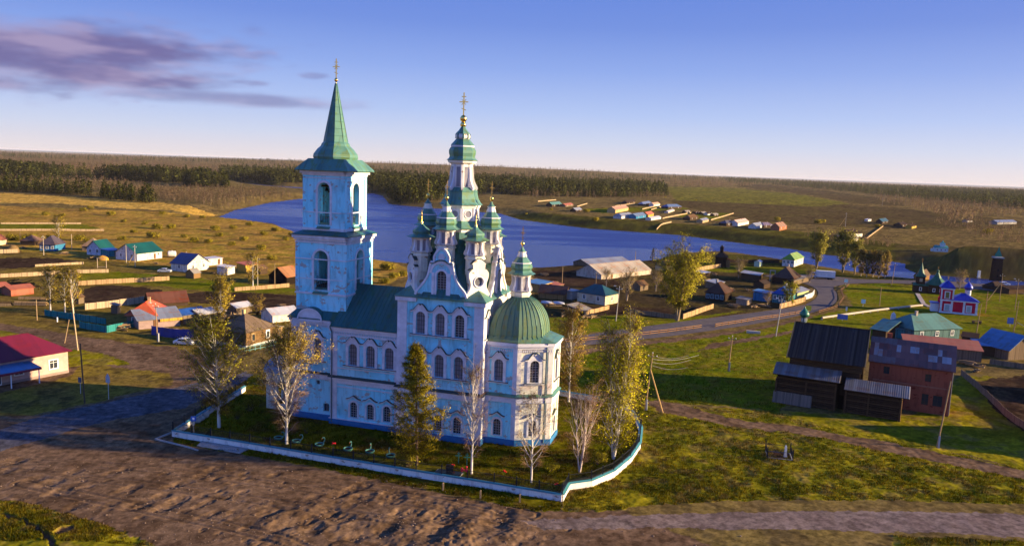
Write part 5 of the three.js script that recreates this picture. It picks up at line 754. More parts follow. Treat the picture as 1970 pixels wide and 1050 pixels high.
{ // short posts on the verge
  [[852, 944, 'left one of the three'], [924, 960, 'middle one of the three'], [1000, 967, 'right one of the three']].forEach(([x, y, n]) => { const p = G(x, y), t = thing('wooden_post', `short wooden post on the grass verge before the wall, ${n}`, 'post', [p.x, hT(p.x, p.z), p.z]); part('post', [box(-.1, .1, -.3, 1.0, -.1, .1)], mat(.34, .24, .15, 'log'), t); part('chamfered_top', [lathe([[.14, 1.0], [.02, 1.09]], 4, Math.PI / 4)], mat(.36, .26, .17, 'log'), t); });
}
{ // concrete kerb and slab at the left corner
  const cm = mat(.42, .38, .36, 'plain', .9), run = (pts) => { const L = []; for (let i = 0; i < pts.length - 1; i++) { const a = G(...pts[i]), b = G(...pts[i + 1]); a.y = b.y = .1; L.push(bar(a, b, .22, .3)); } return L; };
  const kerb = thing('kerb', 'angled concrete kerb in front of the left end of the churchyard wall', 'kerb', [0, 0, 0], 0); run([[330, 833], [298, 846], [362, 862], [380, 868]]).forEach(g => part('kerb_stone', [g], cm, kerb)); kerb.position.y = -.04;
  const q = [[387, 850], [478, 866], [461, 874], [378, 859]].map(p => { const v = G(...p); return [v.x, hT(v.x, v.z) + .16, v.z]; }); top('concrete_slab', [slab(q, .3)], cm, 'pale concrete slab lying in front of the churchyard wall', 'slab');
}
{ // whitewashed boulders and the blue plate inside the left corner
  const R = rng(5); [[345, 826, .35], [352, 823, .3], [366, 818, .5], [378, 812, .55], [386, 808, .5], [392, 803, .6]].forEach(([x, y, r], i) => { const g = new THREE.IcosahedronGeometry(r, 2), P = g.attributes.position; for (let k = 0; k < P.count; k++) { const f = .8 + .4 * fbm(P.getX(k) * 3 + i * 9, P.getY(k) * 3 + P.getZ(k) * 2, 3); P.setXYZ(k, P.getX(k) * f * 1.2, P.getY(k) * f * .8, P.getZ(k) * f); } g.computeVertexNormals(); const p = G(x, y), o = top('boulder', [g], mat(.62, .57, .5, 'plain'), 'pale boulder in the row inside the left corner of the churchyard wall', 'boulder', 'pale boulders inside the left wall corner'); o.position.set(p.x, hT(p.x, p.z) + r * .5, p.z); });
  const p = G(372, 838), t = thing('road_sign', 'square blue road sign on a thin pole at the left wall corner', 'sign', [p.x, 0, p.z], .15); part('pole', [rod(V(0, -.3, 0), V(0, 2.9, 0), .035)], mat(.4, .4, .42, 'none', .5), t); part('sign_plate', [box(-.36, .36, 2.2, 2.92, .04, .07)], mat(.02, .09, .45, 'none', .4), t); part('pictogram', [box(-.14, .14, 2.4, 2.72, .071, .078)], mat(.8, .8, .8, 'none', .4), t);
}
{ // swan planters cut from tyres, flowers, graves behind the railing
  const tyre = (label, x, y, i, group) => { const p = G(x, y), t = thing('swan_planter', label, 'planter', [p.x, hT(p.x, p.z), p.z], i * .4, group), P = { pos: [], idx: [] }; part('bowl', [lathe([[.25, 0], [.48, .05], [.62, .22], [.66, .42], [.58, .44], [.52, .25], [.3, .12], [.02, .1]], 18, 0, false)], mat(.06, .22, .19, 'plain', .6), t); tubeInto(P, curve([[.6, .35], [.85, .75], [.8, 1.1], [.62, 1.18], [.45, 1.08]], 10).map(q => V(q[0], q[1], 0)), Array(11).fill(.07), 6); part('neck', [geoOf(P)], mat(.06, .22, .19, 'plain', .6), t); part('beak', [rod(V(.45, 1.08, 0), V(.3, 1.0, 0), .05, .01)], mat(.6, .12, .04, 'none'), t); part('soil', [lathe([[.5, .3], [.01, .34]], 14)], mat(.04, .025, .015, 'plain'), t); return t; };
  [[535, 846], [570, 852], [614, 859], [669, 868], [711, 872], [751, 880]].forEach(([x, y], i) => tyre('green swan planter cut from a tyre in the row behind the railing', x, y, i, 'green swan planters behind the railing'));
  const fl = (label, x, y, c, s) => { const p = G(x, y), t = thing('flower_bunch', label, 'flowers', [p.x, hT(p.x, p.z), p.z]), R = rng(x); const L = []; for (let k = 0; k < 9; k++) { const g = new THREE.IcosahedronGeometry(.09 * s, 1); g.translate((R() - .5) * .5 * s, .5 * s + R() * .3 * s, (R() - .5) * .5 * s); L.push(g); } part('petals', L, mat(...c, 'none'), t); const st = []; for (let k = 0; k < 7; k++) st.push(rod(V(0, 0, 0), V((R() - .5) * .4 * s, .55 * s, (R() - .5) * .4 * s), .012)); part('stems', st, mat(.05, .12, .02, 'none'), t); };
  fl('red flowers behind the railing left of the larch', 642, 862, [.5, .02, .03], 1); fl('red wreath flowers on the grave next to the slender birch', 893, 916, [.55, .03, .06], 1.5); fl('red flowers at the railing under the apse', 970, 915, [.5, .02, .03], .9); fl('red flowers near the right end of the straight railing', 1070, 940, [.55, .03, .03], .9); fl('red flowers just above the dark grave slab', 870, 904, [.5, .02, .03], 1);
  const p = G(862, 912), g1 = thing('grave', 'dark polished grave slab with headstone behind the railing', 'grave', [p.x, hT(p.x, p.z), p.z], -.28); part('slab', [box(-1.6, 1.6, 0, .28, -.7, .7)], mat(.02, .02, .022, 'plain', .15), g1); part('headstone', [box(-.5, .5, .28, 1.1, -.68, -.5)], mat(.02, .02, .022, 'plain', .15), g1); part('border', [box(-1.8, 1.8, 0, .14, -.9, -.8), box(-1.8, 1.8, 0, .14, .8, .9), box(-1.8, -1.7, 0, .14, -.8, .8), box(1.7, 1.8, 0, .14, -.8, .8)], mat(.35, .33, .32, 'plain'), g1);
  for (const [x, y, l] of [[882, 892, 'left green metal grave cross near the slender birch'], [898, 895, 'right green metal grave cross beside the slender birch']]) { const q = G(x, y), t = thing('grave_cross', l, 'cross', [q.x, hT(q.x, q.z), q.z]); part('upright', [box(-.05, .05, -.2, 1.7, -.04, .04)], mat(.03, .25, .16, 'none', .5), t); part('arm', [box(-.45, .45, 1.1, 1.2, -.035, .035)], mat(.03, .25, .16, 'none', .5), t); part('small_arm', [box(-.22, .22, 1.42, 1.5, -.035, .035)], mat(.03, .25, .16, 'none', .5), t); }
}
{ // fenced grave on the meadow
  const p = G(1499, 877), y = hT(p.x, p.z), t = thing('fenced_grave', 'lone grave inside a black iron fence on the sunny meadow', 'grave', [p.x, y, p.z], -.22), im = M.iron, w = 1.75, d = 1.5;
  part('kerb', [box(-w, w, -.3, .14, d - .12, d), box(-w, w, -.3, .14, -d, -d + .12), box(-w, -w + .12, -.3, .14, -d + .12, d - .12), box(w - .12, w, -.3, .14, -d + .12, d - .12)], mat(.45, .42, .4, 'plain'), t); part('grave_bed', [box(-w + .12, w - .12, -.3, .06, -d + .12, d - .12)], mat(.10, .05, .03, 'plain'), t);
  for (const sx of [-1, 1]) for (const sz of [-1, 1]) part('fence_post', [box(sx * w - .06, sx * w + .06, 0, 1.7, sz * d - .06, sz * d + .06)], im, t);
  for (const s of [-1, 1]) { const A = [], B = []; for (const h of [.35, 1.15]) { A.push(bar(V(-w, h, s * d), V(w, h, s * d), .035)); B.push(bar(V(s * w, h, -d), V(s * w, h, d), .035)); } for (let k = 1; k < 22; k++) { A.push(box(-w + k * w / 11 - .01, -w + k * w / 11 + .01, .3, 1.25, s * d - .01, s * d + .01)); B.push(box(s * w - .01, s * w + .01, .3, 1.25, -d + k * d / 11 - .01, -d + k * d / 11 + .01)); } part('fence_panel', A, im, t); part('fence_panel', B, im, t); }
  part('obelisk', [lathe([[.30, 0], [.30, .2], [.24, .22], [.17, 1.55], [.02, 1.8]], 4, Math.PI / 4 + .2)], mat(.62, .62, .66, 'plain', .4), t).position.set(.85, .05, .2);
}
// ================================================================ houses, sheds
const R_ = { greyMetal: mat(.24, .25, .29, 'sheet', .6, .2), blue: mat(.02, .085, .32, 'sheet', .55, .1), blueLt: mat(.06, .17, .33, 'sheet', .55, .1), navy: mat(.010, .022, .12, 'sheet', .5, .1), green: mat(.006, .085, .05, 'sheet', .45, .1), lime: mat(.22, .34, .03, 'sheet', .5, .1), maroon: mat(.15, .006, .024, 'sheet', .55, .1), orange: mat(.62, .11, .025, 'sheet', .6), brown: mat(.13, .075, .045, 'sheet', .8), dark: mat(.05, .035, .03, 'sheet', .85), slate: mat(.24, .21, .19, 'sheet', .85), rust: mat(.34, .09, .038, 'sheet', .75), teal: mat(.07, .19, .16, 'sheet', .65, .1), white: mat(.52, .50, .51, 'sheet', .6, .1), plank: mat(.16, .14, .13, 'plank', .85), tealDk: mat(.015, .07, .065, 'sheet', .45, .1), pale: mat(.40, .33, .27, 'sheet', .85) };
const W_ = { white: mat(.68, .63, .56, 'paint'), cream: mat(.62, .5, .34, 'paint'), pink: mat(.62, .42, .36, 'plain'), log: mat(.24, .145, .07, 'log'), darkLog: mat(.075, .05, .035, 'log'), grey: mat(.30, .27, .25, 'plain'), blue: mat(.05, .22, .42, 'plank'), teal: mat(.06, .26, .30, 'plank'), yellow: mat(.58, .36, .07, 'plank'), wood: mat(.40, .26, .13, 'plank'), oldWood: mat(.22, .16, .11, 'plank'), brick: mat(.33, .10, .055, 'plain'), green: mat(.42, .46, .22, 'plain') };
const FRAME = mat(.78, .76, .74, 'none', .6), PANE = mat(.03, .035, .045, 'none', .1);
function house(o) {
  const C = onGround(...o.c), Rr = G(o.r[0], o.r[1], C.y); C.y = 0; Rr.y = 0; let u = Rr.clone().sub(C); let w = o.w || u.length(); u.setLength(1);
  const z = V(-u.z, 0, u.x); let d = o.d; if (!d) { const q = G(...o.l).sub(C); d = Math.abs(q.dot(z)); d = clamp(d, 2.5, 16); } const sgn = z.z > 0 ? -1 : 1;   // the house lies behind its front wall
  const cen = C.clone().addScaledVector(u, w / 2).addScaledVector(z, sgn * d / 2), y = o.y ?? hT(cen.x, cen.z), t = thing(o.name || 'house', o.label, o.cat || 'house', [cen.x, y, cen.z], -Math.atan2(u.z, u.x), o.group);
  const X = w / 2, Z = d / 2, e = o.eave, rr = o.rise ?? 2.5, ov = o.over ?? .35, wall = o.wall || W_.white, roof = o.roof || R_.slate, hole_ = [];
  const walls = [box(-X, X, -.8, e, Z - .2, Z), box(-X, X, -.8, e, -Z, -Z + .2), box(-X, -X + .2, -.8, e, -Z + .2, Z - .2), box(X - .2, X, -.8, e, -Z + .2, Z - .2)];
  const type = o.type || 'gable', ridge = o.ridge || 'x', th = .1, ey = e + .02 - rr * ov / (ridge === 'x' ? Z : X);
  if (type === 'gable') {
    const tri = (ridge === 'x') ? [[-X + .004, 'x'], [X - .004, 'x']] : [[-Z + .004, 'z'], [Z - .004, 'z']];
    for (const [k, ax] of tri) walls.push(ax === 'x' ? slabV([[k, e, -Z + .05], [k, e, Z - .05], [k, e + rr - .1, 0]], .15, k > 0 ? -1 : 1, 'x') : slabV([[-X + .05, e, k], [X - .05, e, k], [0, e + rr - .1, k]], .15, k > 0 ? -1 : 1, 'z'));
  }
  part('wall', walls, wall, t);
  if (o.base) part('foundation', [box(-X - .06, X + .06, -.8, .45, -Z - .06, Z + .06)], o.base, t);
  const roofs = [];
  if (type === 'gable') { if (ridge === 'x') { roofs.push(slab([[-X - ov, ey, Z + ov], [X + ov, ey, Z + ov], [X + ov, e + rr, 0], [-X - ov, e + rr, 0]], th), slab([[-X - ov, ey, -Z - ov], [X + ov, ey, -Z - ov], [X + ov, e + rr, 0], [-X - ov, e + rr, 0]], th)); } else { roofs.push(slab([[X + ov, ey, -Z - ov], [X + ov, ey, Z + ov], [0, e + rr, Z + ov], [0, e + rr, -Z - ov]], th), slab([[-X - ov, ey, -Z - ov], [-X - ov, ey, Z + ov], [0, e + rr, Z + ov], [0, e + rr, -Z - ov]], th)); } }
  else if (type === 'hip') { const m = Math.min(X, Z) * (o.hip ?? .95), rx = Math.max(0, X - m), rz = Math.max(0, Z - m), a = [-X - ov, e, Z + ov], b = [X + ov, e, Z + ov], c = [X + ov, e, -Z - ov], f = [-X - ov, e, -Z - ov]; if (X >= Z) { const p = [-rx, e + rr, 0], q = [rx, e + rr, 0]; roofs.push(slab([a, b, q, p], th), slab([c, f, p, q], th), slab([b, c, q], th), slab([f, a, p], th)); } else { const p = [0, e + rr, rz], q = [0, e + rr, -rz]; roofs.push(slab([b, c, q, p], th), slab([f, a, p, q], th), slab([a, b, p], th), slab([c, f, q], th)); } }
  else if (type === 'mono') roofs.push(slab([[-X - ov, e + .05, Z + ov], [X + ov, e + .05, Z + ov], [X + ov, e + rr, -Z - ov], [-X - ov, e + rr, -Z - ov]], th));
  if (roofs.length === 1) part('roof', roofs, roof, t); else roofs.forEach((g, i) => part('roof_slope', [g], o.roof2 && i === 1 ? o.roof2 : roof, t));
  const wn = (n, side) => { const len = side === 'f' ? w : d; for (let i = 0; i < n; i++) { const x = -len / 2 + len * (i + .5) / n, ww = o.ww || .9, hh = o.wh || 1.2, y0 = o.sill ?? Math.max(.8, e - hh - .55), put = (g) => { if (side === 'f') g.translate(0, 0, Z); else if (side === 'l') { g.rotateY(-Math.PI / 2); g.translate(-X, 0, 0); } else { g.rotateY(Math.PI / 2); g.translate(X, 0, 0); } return g; };
    const f = part('window', [put(extr(rect(x - ww / 2 - .12, x + ww / 2 + .12, y0 - .12, y0 + hh + .12), .09, [rect(x - ww / 2, x + ww / 2, y0, y0 + hh)]).translate(0, 0, .09)), put(box(x - .03, x + .03, y0, y0 + hh, .02, .06)), put(box(x - ww / 2, x + ww / 2, y0 + hh * .66, y0 + hh * .66 + .05, .02, .055))], o.frame || FRAME, t); part('pane', [put(box(x - ww / 2, x + ww / 2, y0, y0 + hh, .004, .018))], PANE, f); } };
  if (o.win) for (const k of Object.keys(o.win)) wn(o.win[k], k);
  if (o.door) { const [side, fx] = o.door, g = box(-.5, .5, .1, 2.1, .005, .07), L = side === 'f' ? w : d; g.translate(L * fx, 0, 0); if (side === 'f') g.translate(0, 0, Z); else if (side === 'l') { g.rotateY(-Math.PI / 2); g.translate(-X, 0, 0); } else { g.rotateY(Math.PI / 2); g.translate(X, 0, 0); } part('door', [g], o.doorMat || mat(.2, .1, .05, 'plank'), t); }
  if (o.chim) { const [cx, cz] = o.chim; part('chimney', [box(cx * X - .28, cx * X + .28, e + rr * .35, e + rr + .65, cz * Z - .28, cz * Z + .28), box(cx * X - .34, cx * X + .34, e + rr + .65, e + rr + .78, cz * Z - .34, cz * Z + .34)], o.chimMat || mat(.5, .4, .33, 'plain'), t); }
  t.userData.dims = undefined; delete t.userData.dims; t.dims = { X, Z, e }; if (o.extra) o.extra(t, X, Z, e); return t;
}
function slabV(tri, th, s, ax) { const a = tri.map(v => V(...v)), off = ax === 'x' ? V(th * s, 0, 0) : V(0, 0, th * s), b = a.map(v => v.clone().add(off)), out = [a, [...b].reverse()]; for (let i = 0; i < 3; i++) { const j = (i + 1) % 3; out.push([a[j], a[i], b[i], b[j]]); } return faces(out); }

// ---------- left of the church
house({ label: 'long pink walled house under a maroon hip roof at the left edge', c: [-128, 767], r: [130.7, 717], d: 9.5, eave: 4.1, rise: 3.3, type: 'hip', wall: W_.pink, roof: R_.maroon, over: .6, base: mat(.35, .25, .22, 'plain'), extra(t, X, Z, e) {
  for (const x of [X - 2.6, X - 8.4]) { const f = part('window', [extr(rect(x - .85, x + .85, 1.15, 3.0), .09, [rect(x - .65, x + .65, 1.35, 2.8)]).translate(0, 0, Z + .09), box(x - .03, x + .03, 1.35, 2.8, Z + .02, Z + .06), box(x - .65, x + .65, 2.35, 2.41, Z + .02, Z + .055)], FRAME, t); part('pane', [box(x - .65, x + .65, 1.35, 2.8, Z + .005, Z + .02)], PANE, f); }
  const f = part('double_door', [box(X - 13.2, X - 11.2, .1, 2.4, Z + .01, Z + .1)], FRAME, t); for (const k of [0, 1]) part('glass', [box(X - 13.05 + k, X - 12.35 + k, .3, 2.25, Z + .101, Z + .12)], PANE, f);
  const p = part('porch_roof', [slab([[X - 15.5, 2.75, Z + 3.2], [X - 6.2, 2.75, Z + 3.2], [X - 6.8, 3.55, Z + .05], [X - 15.5, 3.55, Z + .05]], .12)], R_.blueLt, t); part('fascia', [box(X - 15.55, X - 6.15, 2.4, 2.78, Z + 3.2, Z + 3.28), slabV([[X - 6.2, 2.45, Z + 3.2], [X - 6.2, 2.75, Z + 3.2], [X - 6.75, 3.5, Z + .1]], .08, 1, 'x')], mat(.25, .02, .05, 'plain', .5), p); for (const x of [X - 6.5, X - 11, X - 15]) part('porch_post', [box(x - .07, x + .07, -.2, 2.6, Z + 2.9, Z + 3.04)], FRAME, p); for (let k = 0; k < 14; k++) part('siding_joint', [box(-X, X, .5 + k * .26, .515 + k * .26, Z, Z + .012)], mat(.5, .33, .28, 'plain'), t);
} });
house({ label: 'small house with a bright orange red hip roof behind the turquoise fence', c: [243, 628], r: [269, 612], l: [207, 616], eave: 2.7, rise: 2.7, type: 'hip', wall: mat(.2, .15, .11, 'plain'), roof: R_.orange, over: .5, win: { l: 2, f: 2 }, chim: [0, .1], chimMat: mat(.6, .4, .2, 'plain') });
house({ name: 'shed', cat: 'shed', label: 'wide low shed with a grey blue metal roof next to the orange roofed house', c: [266, 634], r: [346, 626], d: 9, eave: 2.3, rise: 1.7, wall: mat(.38, .26, .24, 'plain'), roof: R_.greyMetal, over: .5, door: ['f', -.1], extra(t, X, Z, e) { part('yellow_fascia', [box(0, X + .4, e - .9, e - .12, Z + .3, Z + .4)], W_.yellow, t); } });
house({ name: 'shed', cat: 'shed', label: 'narrow shed with a bright blue roof beside the grey roofed shed', c: [352, 624], r: [396, 617], d: 5, eave: 2.4, rise: 1, wall: W_.oldWood, roof: R_.blue });
house({ name: 'shed', cat: 'shed', label: 'low shed with a whitish roof left of the log house', c: [384, 622], r: [432, 614], d: 5, eave: 2.3, rise: .9, wall: W_.oldWood, roof: R_.white });
house({ name: 'barn', cat: 'barn', label: 'dark red brown barn roof below the slanting plank fence', c: [288, 592], r: [361, 587], d: 6.5, eave: 1.2, rise: 2.4, wall: W_.darkLog, roof: mat(.14, .055, .04, 'sheet', .8) });
{ // log house: each log of the two visible walls is a piece of its own
  house({ name: 'log_house', label: 'brown log house with hip roof, white base and turquoise fence', c: [472.4, 669.5], r: [528, 655], l: [436, 654], eave: 3.3, rise: 3.0, type: 'hip', wall: W_.darkLog, roof: mat(.20, .14, .10, 'plank', .85), over: .5, base: mat(.7, .66, .62, 'plain'), chim: [.1, -.2], chimMat: mat(.65, .45, .22, 'plain'), extra(t, X, Z, e) {
    for (let k = 0; k < 11; k++) { const y = .62 + k * .255; part('log', [rod(V(-X - .25, y, Z + .06), V(X + .25, y, Z + .06), .135, .135, 8)], W_.log, t); part('log', [rod(V(-X - .06, y + .12, -Z), V(-X - .06, y + .12, Z + .28), .135, .135, 8)], W_.log, t); }
    for (const x of [-X * .55, X * .45]) { const f = part('window', [extr(rect(x - .62, x + .62, 1.05, 2.95), .1, [rect(x - .38, x + .38, 1.3, 2.6)]).translate(0, 0, Z + .28)], x < 0 ? W_.wood : FRAME, t); part('pane', [box(x - .38, x + .38, 1.3, 2.6, Z + .19, Z + .21)], PANE, f); }
    part('entrance_annex', [box(X + .25, X + 2.6, -.6, 2.7, -Z * .4, Z)], W_.wood, t); part('annex_roof', [slab([[X + .2, 3.3, Z + .3], [X + 2.9, 2.75, Z + .3], [X + 2.9, 2.75, -Z * .4 - .3], [X + .2, 3.3, -Z * .4 - .3]], .1)], R_.pale, t);
  } });
}
house({ name: 'shed', cat: 'shed', label: 'small shed with a white curved roof behind the log house', c: [454, 607], r: [484, 602], d: 4.5, eave: 2.1, rise: .9, wall: W_.oldWood, roof: R_.white });
house({ name: 'shed', cat: 'shed', label: 'long white roofed shed at the foot of the bell tower', c: [524, 621], r: [574, 615], d: 6, eave: 2.0, rise: 1.3, wall: W_.white, roof: R_.white });
house({ label: 'white house with green gable roof and dark side porch, left of the pair', c: [193, 491], r: [217, 487], l: [170, 489], eave: 2.8, rise: 2.9, wall: mat(.68, .66, .72, 'paint'), roof: R_.green, win: { l: 2 }, over: .5 });
house({ name: 'shed', cat: 'shed', label: 'turquoise shed with a blue roof between the two green roofed houses', c: [208, 494], r: [231, 492], d: 5, eave: 2.4, rise: .5, type: 'mono', wall: W_.teal, roof: R_.blue, door: ['f', .1] });
house({ label: 'larger white house with a green gable roof, sunlit long wall', c: [262.7, 502], r: [311, 496], l: [231, 497], eave: 3.0, rise: 3.2, wall: W_.white, roof: R_.green, over: .45, win: { l: 2 }, door: ['f', .2], extra(t, X, Z) { const f = part('window', [extr(rect(X * .62, X * .62 + .8, 1.2, 2.4), .08, [rect(X * .62 + .1, X * .62 + .7, 1.3, 2.3)]).translate(0, 0, Z + .08)], FRAME, t); part('pane', [box(X * .62 + .1, X * .62 + .7, 1.3, 2.3, Z + .004, Z + .02)], PANE, f); } });
house({ label: 'house with a deep blue roof and sunlit pale gable', c: [360, 524], r: [401, 518], l: [331, 520], eave: 2.9, rise: 3.1, ridge: 'z', wall: mat(.70, .62, .5, 'paint'), roof: R_.navy, win: { f: 2, l: 1 }, over: .4 });
house({ name: 'garage', cat: 'garage', label: 'long flat white garage behind the blue roofed house', c: [400, 511], r: [427, 508], d: 4, eave: 2.4, rise: .3, type: 'mono', wall: W_.white, roof: R_.white, door: ['f', .25] });
house({ name: 'shed', cat: 'shed', label: 'white shed right of the blue roofed house', c: [437, 529], r: [451, 526], l: [428, 525], eave: 2.6, rise: .5, type: 'mono', wall: W_.white, roof: R_.white });
house({ name: 'shed', cat: 'shed', label: 'yellow plank shed with brown roof by the white stemmed birch', c: [472, 523], r: [496, 520], l: [459, 520], eave: 2.4, rise: .7, type: 'mono', wall: W_.yellow, roof: R_.rust });
house({ name: 'barn', cat: 'barn', label: 'black barn with an orange lit roof at the left edge of the bell tower', c: [551, 548], r: [578, 543], l: [530, 542], eave: 2.7, rise: 2.8, wall: mat(.02, .015, .013, 'log'), roof: mat(.34, .16, .08, 'sheet', .8) });
house({ label: 'blue walled house with a dark pointed roof behind the straight pole', c: [75, 482], r: [96, 478], l: [56, 479], eave: 2.5, rise: 3.4, type: 'hip', wall: W_.blue, roof: mat(.09, .07, .09, 'sheet', .8), win: { l: 3 }, over: .5 });
house({ label: 'old house with a brown hip roof left of the green roofed pair', c: [157, 482], r: [171, 479], l: [138, 479], eave: 1.9, rise: 3.2, type: 'hip', wall: mat(.3, .22, .15, 'plank'), roof: mat(.30, .19, .12, 'sheet', .85), over: .5 });
house({ label: 'reddish roofed house at the far left behind the haystack', c: [-6, 472], r: [12, 470], d: 6, eave: 2.4, rise: 2, wall: W_.cream, roof: mat(.25, .09, .06, 'sheet', .8) });
house({ label: 'dim brown roofed house between the left poles', c: [38, 471], r: [56, 468], d: 6, eave: 1.8, rise: 2.2, type: 'hip', wall: W_.darkLog, roof: mat(.17, .10, .08, 'sheet', .85) });
house({ name: 'shed', cat: 'shed', label: 'rusty red sheet shed below the charred ruin', c: [20, 570], r: [64, 565], d: 5, eave: 1.9, rise: .8, wall: mat(.32, .12, .08, 'sheet'), roof: R_.rust });
house({ name: 'shed', cat: 'shed', label: 'rusty shed at the left edge beside the log piles', c: [-14, 566], r: [18, 562], d: 5, eave: 2, rise: .8, wall: W_.oldWood, roof: R_.rust });
{ // charred ruin
  const p = G(30, 553), t = thing('charred_ruin', 'charred black remains of a log building with collapsed beams', 'ruin', [p.x, hT(p.x, p.z), p.z], .3), R = rng(9), bm = mat(.008, .007, .007, 'none', .9), am = mat(.06, .045, .035, 'plain'); part('ash_heap', [(() => { const g = new THREE.SphereGeometry(1, 26, 12), P = g.attributes.position; for (let k = 0; k < P.count; k++) { const f = .75 + .5 * fbm(P.getX(k) * 3 + 3, P.getZ(k) * 3, 4); P.setXYZ(k, P.getX(k) * 5.6 * f, Math.max(-.2, P.getY(k)) * 1.7 * f, P.getZ(k) * 3.4 * f); } g.computeVertexNormals(); return g; })()], bm, t);
  for (let i = 0; i < 16; i++) { const a = V((R() - .5) * 9, .3 + R() * 1.6, (R() - .5) * 5), b = a.clone().add(V((R() - .3) * 4, (R() - .4) * 1.6, (R() - .5) * 3)); part('beam', [rod(a, b, .16, .13, 7)], R() < .75 ? bm : am, t); }
}
{ // log piles
  const pile = (label, x, y, L, n, turn, m) => { const p = G(x, y), t = thing('log_pile', label, 'log pile', [p.x, hT(p.x, p.z), p.z], turn); let k = 0; for (let r = 0; r < n; r++) for (let i = 0; i < n + 1 - r; i++) part('log', [rod(V(-L / 2 + hash2(k, 1) * .5, .2 + r * .33, (i - (n - r) / 2) * .4), V(L / 2 - hash2(k, 2) * .5, .2 + r * .33, (i - (n - r) / 2) * .4), .19, .17, 7)], k++ % 3 ? m : W_.oldWood, t); };
  pile('long pile of pale logs left of the thin birch', 58, 588, 8.5, 3, .12, W_.wood); pile('second pale log pile above the first beside the rusty sheds', 62, 576, 8, 2, .1, W_.wood); pile('dark short log pile at the left edge', 6, 588, 4, 3, .4, W_.darkLog);
  const p = G(23, 485), h = top('haystack', [(() => { const g = new THREE.SphereGeometry(1, 22, 14), P = g.attributes.position; for (let k = 0; k < P.count; k++) { const f = .9 + .2 * fbm(P.getX(k) * 4 + 3, P.getZ(k) * 4 + P.getY(k) * 3, 4); P.setXYZ(k, P.getX(k) * 2.4 * f, Math.max(-.3, P.getY(k)) * 3 * f, P.getZ(k) * 2.4 * f); } g.computeVertexNormals(); return g; })()], mat(.20, .13, .06, 'log'), 'brown haystack beside the cream fence at the left', 'haystack'); h.position.set(p.x, hT(p.x, p.z), p.z);
  const q = G(196, 500), k2 = top('haystack', [(() => { const g = new THREE.SphereGeometry(1, 22, 14), P = g.attributes.position; for (let k = 0; k < P.count; k++) { const f = .9 + .2 * fbm(P.getX(k) * 4 + 8, P.getZ(k) * 4 + P.getY(k) * 3, 4); P.setXYZ(k, P.getX(k) * 2.3 * f, Math.max(-.3, P.getY(k)) * 1.7 * f, P.getZ(k) * 1.6 * f); } g.computeVertexNormals(); return g; })()], mat(.55, .28, .06, 'log'), 'orange heap of straw below the left green roofed house', 'haystack'); k2.position.set(q.x, hT(q.x, q.z), q.z);
  const s = G(330, 495), tk = thing('storage_tank', 'small white round tank behind the larger green roofed house', 'tank', [s.x, hT(s.x, s.z), s.z], .4); const tg = lathe([[.01, -1.6], [.9, -1.5], [1.2, -1.2], [1.2, 1.2], [.9, 1.5], [.01, 1.6]], 16, 0, false); tg.rotateZ(Math.PI / 2); tg.translate(0, 1.4, 0); part('tank_body', [tg], mat(.75, .7, .66, 'plain', .5), tk); for (const x of [-.8, .8]) part('cradle', [box(x - .1, x + .1, -.2, .6, -.8, .8)], W_.darkLog, tk); part('hatch', [lathe([[.3, 2.55], [.3, 2.75], [.02, 2.8]], 10)], mat(.5, .48, .46, 'none'), tk);
}
// ---------- right of the church, near bank
house({ name: 'barn', cat: 'barn', label: 'long barn with a pale weathered roof and whitish wall', c: [1157, 537.5], r: [1252.5, 527], l: [1137, 527], eave: 1.9, rise: 3.2, wall: mat(.55, .44, .34, 'paint'), roof: R_.pale, over: .3, door: ['f', -.3] });
house({ name: 'barn', cat: 'barn', label: 'low barn with a blue grey roof behind the long pale barn', c: [1132, 513], r: [1210, 507], d: 9, eave: 1.2, rise: 1.6, wall: W_.oldWood, roof: R_.greyMetal });
house({ label: 'cream house with a dark green hip roof right of the apse', c: [1164, 587.5], r: [1189, 582], l: [1110, 579], eave: 2.9, rise: 2.6, type: 'hip', wall: W_.cream, roof: R_.tealDk, over: .4, win: { l: 2, f: 1 } });
house({ name: 'garage', cat: 'garage', label: 'grey garage joined to the left of the dark green roofed house', c: [1100, 577], r: [1112, 574], d: 6, eave: 2.6, rise: .4, type: 'mono', wall: mat(.45, .4, .36, 'plain'), roof: R_.greyMetal });
house({ name: 'shed', cat: 'shed', label: 'black shed with a sagging brown roof near the apse lantern', c: [1086, 578], r: [1097, 572], l: [1042, 570], eave: 1.9, rise: 2.1, ridge: 'z', wall: mat(.3, .18, .08, 'plank'), roof: mat(.10, .06, .05, 'sheet', .8) });
house({ name: 'shed', cat: 'shed', label: 'yellow plank shed with a flat blue roof behind the black shed', c: [1040, 563], r: [1062, 557], l: [1018, 557], eave: 2.6, rise: .5, type: 'mono', wall: mat(.5, .3, .1, 'plank'), roof: R_.blueLt, over: .4 });
house({ name: 'shed', cat: 'shed', label: 'small cellar with a tilted plank roof below the cream house', c: [1117, 604], r: [1135, 600], d: 4, eave: .9, rise: 1.4, type: 'mono', wall: W_.darkLog, roof: R_.slate, over: .6 });
house({ name: 'log_house', label: 'dark log house with brown hip roof and pale blue shutters', c: [1393, 581], r: [1408, 574], l: [1356, 577], eave: 2.6, rise: 3.2, type: 'hip', wall: mat(.04, .028, .022, 'log'), roof: mat(.085, .05, .04, 'sheet', .8), over: .45, win: { l: 4 }, frame: mat(.22, .42, .5, 'none'), chim: [0, -.3] });
house({ label: 'blue house with a bright blue hip roof at the bend of the road', c: [1516, 585], r: [1530, 579], l: [1484, 582], eave: 3, rise: 2.3, type: 'hip', wall: W_.teal, roof: R_.blue, over: .4, win: { l: 3 }, chim: [.1, .1], chimMat: mat(.7, .66, .6, 'plain') });
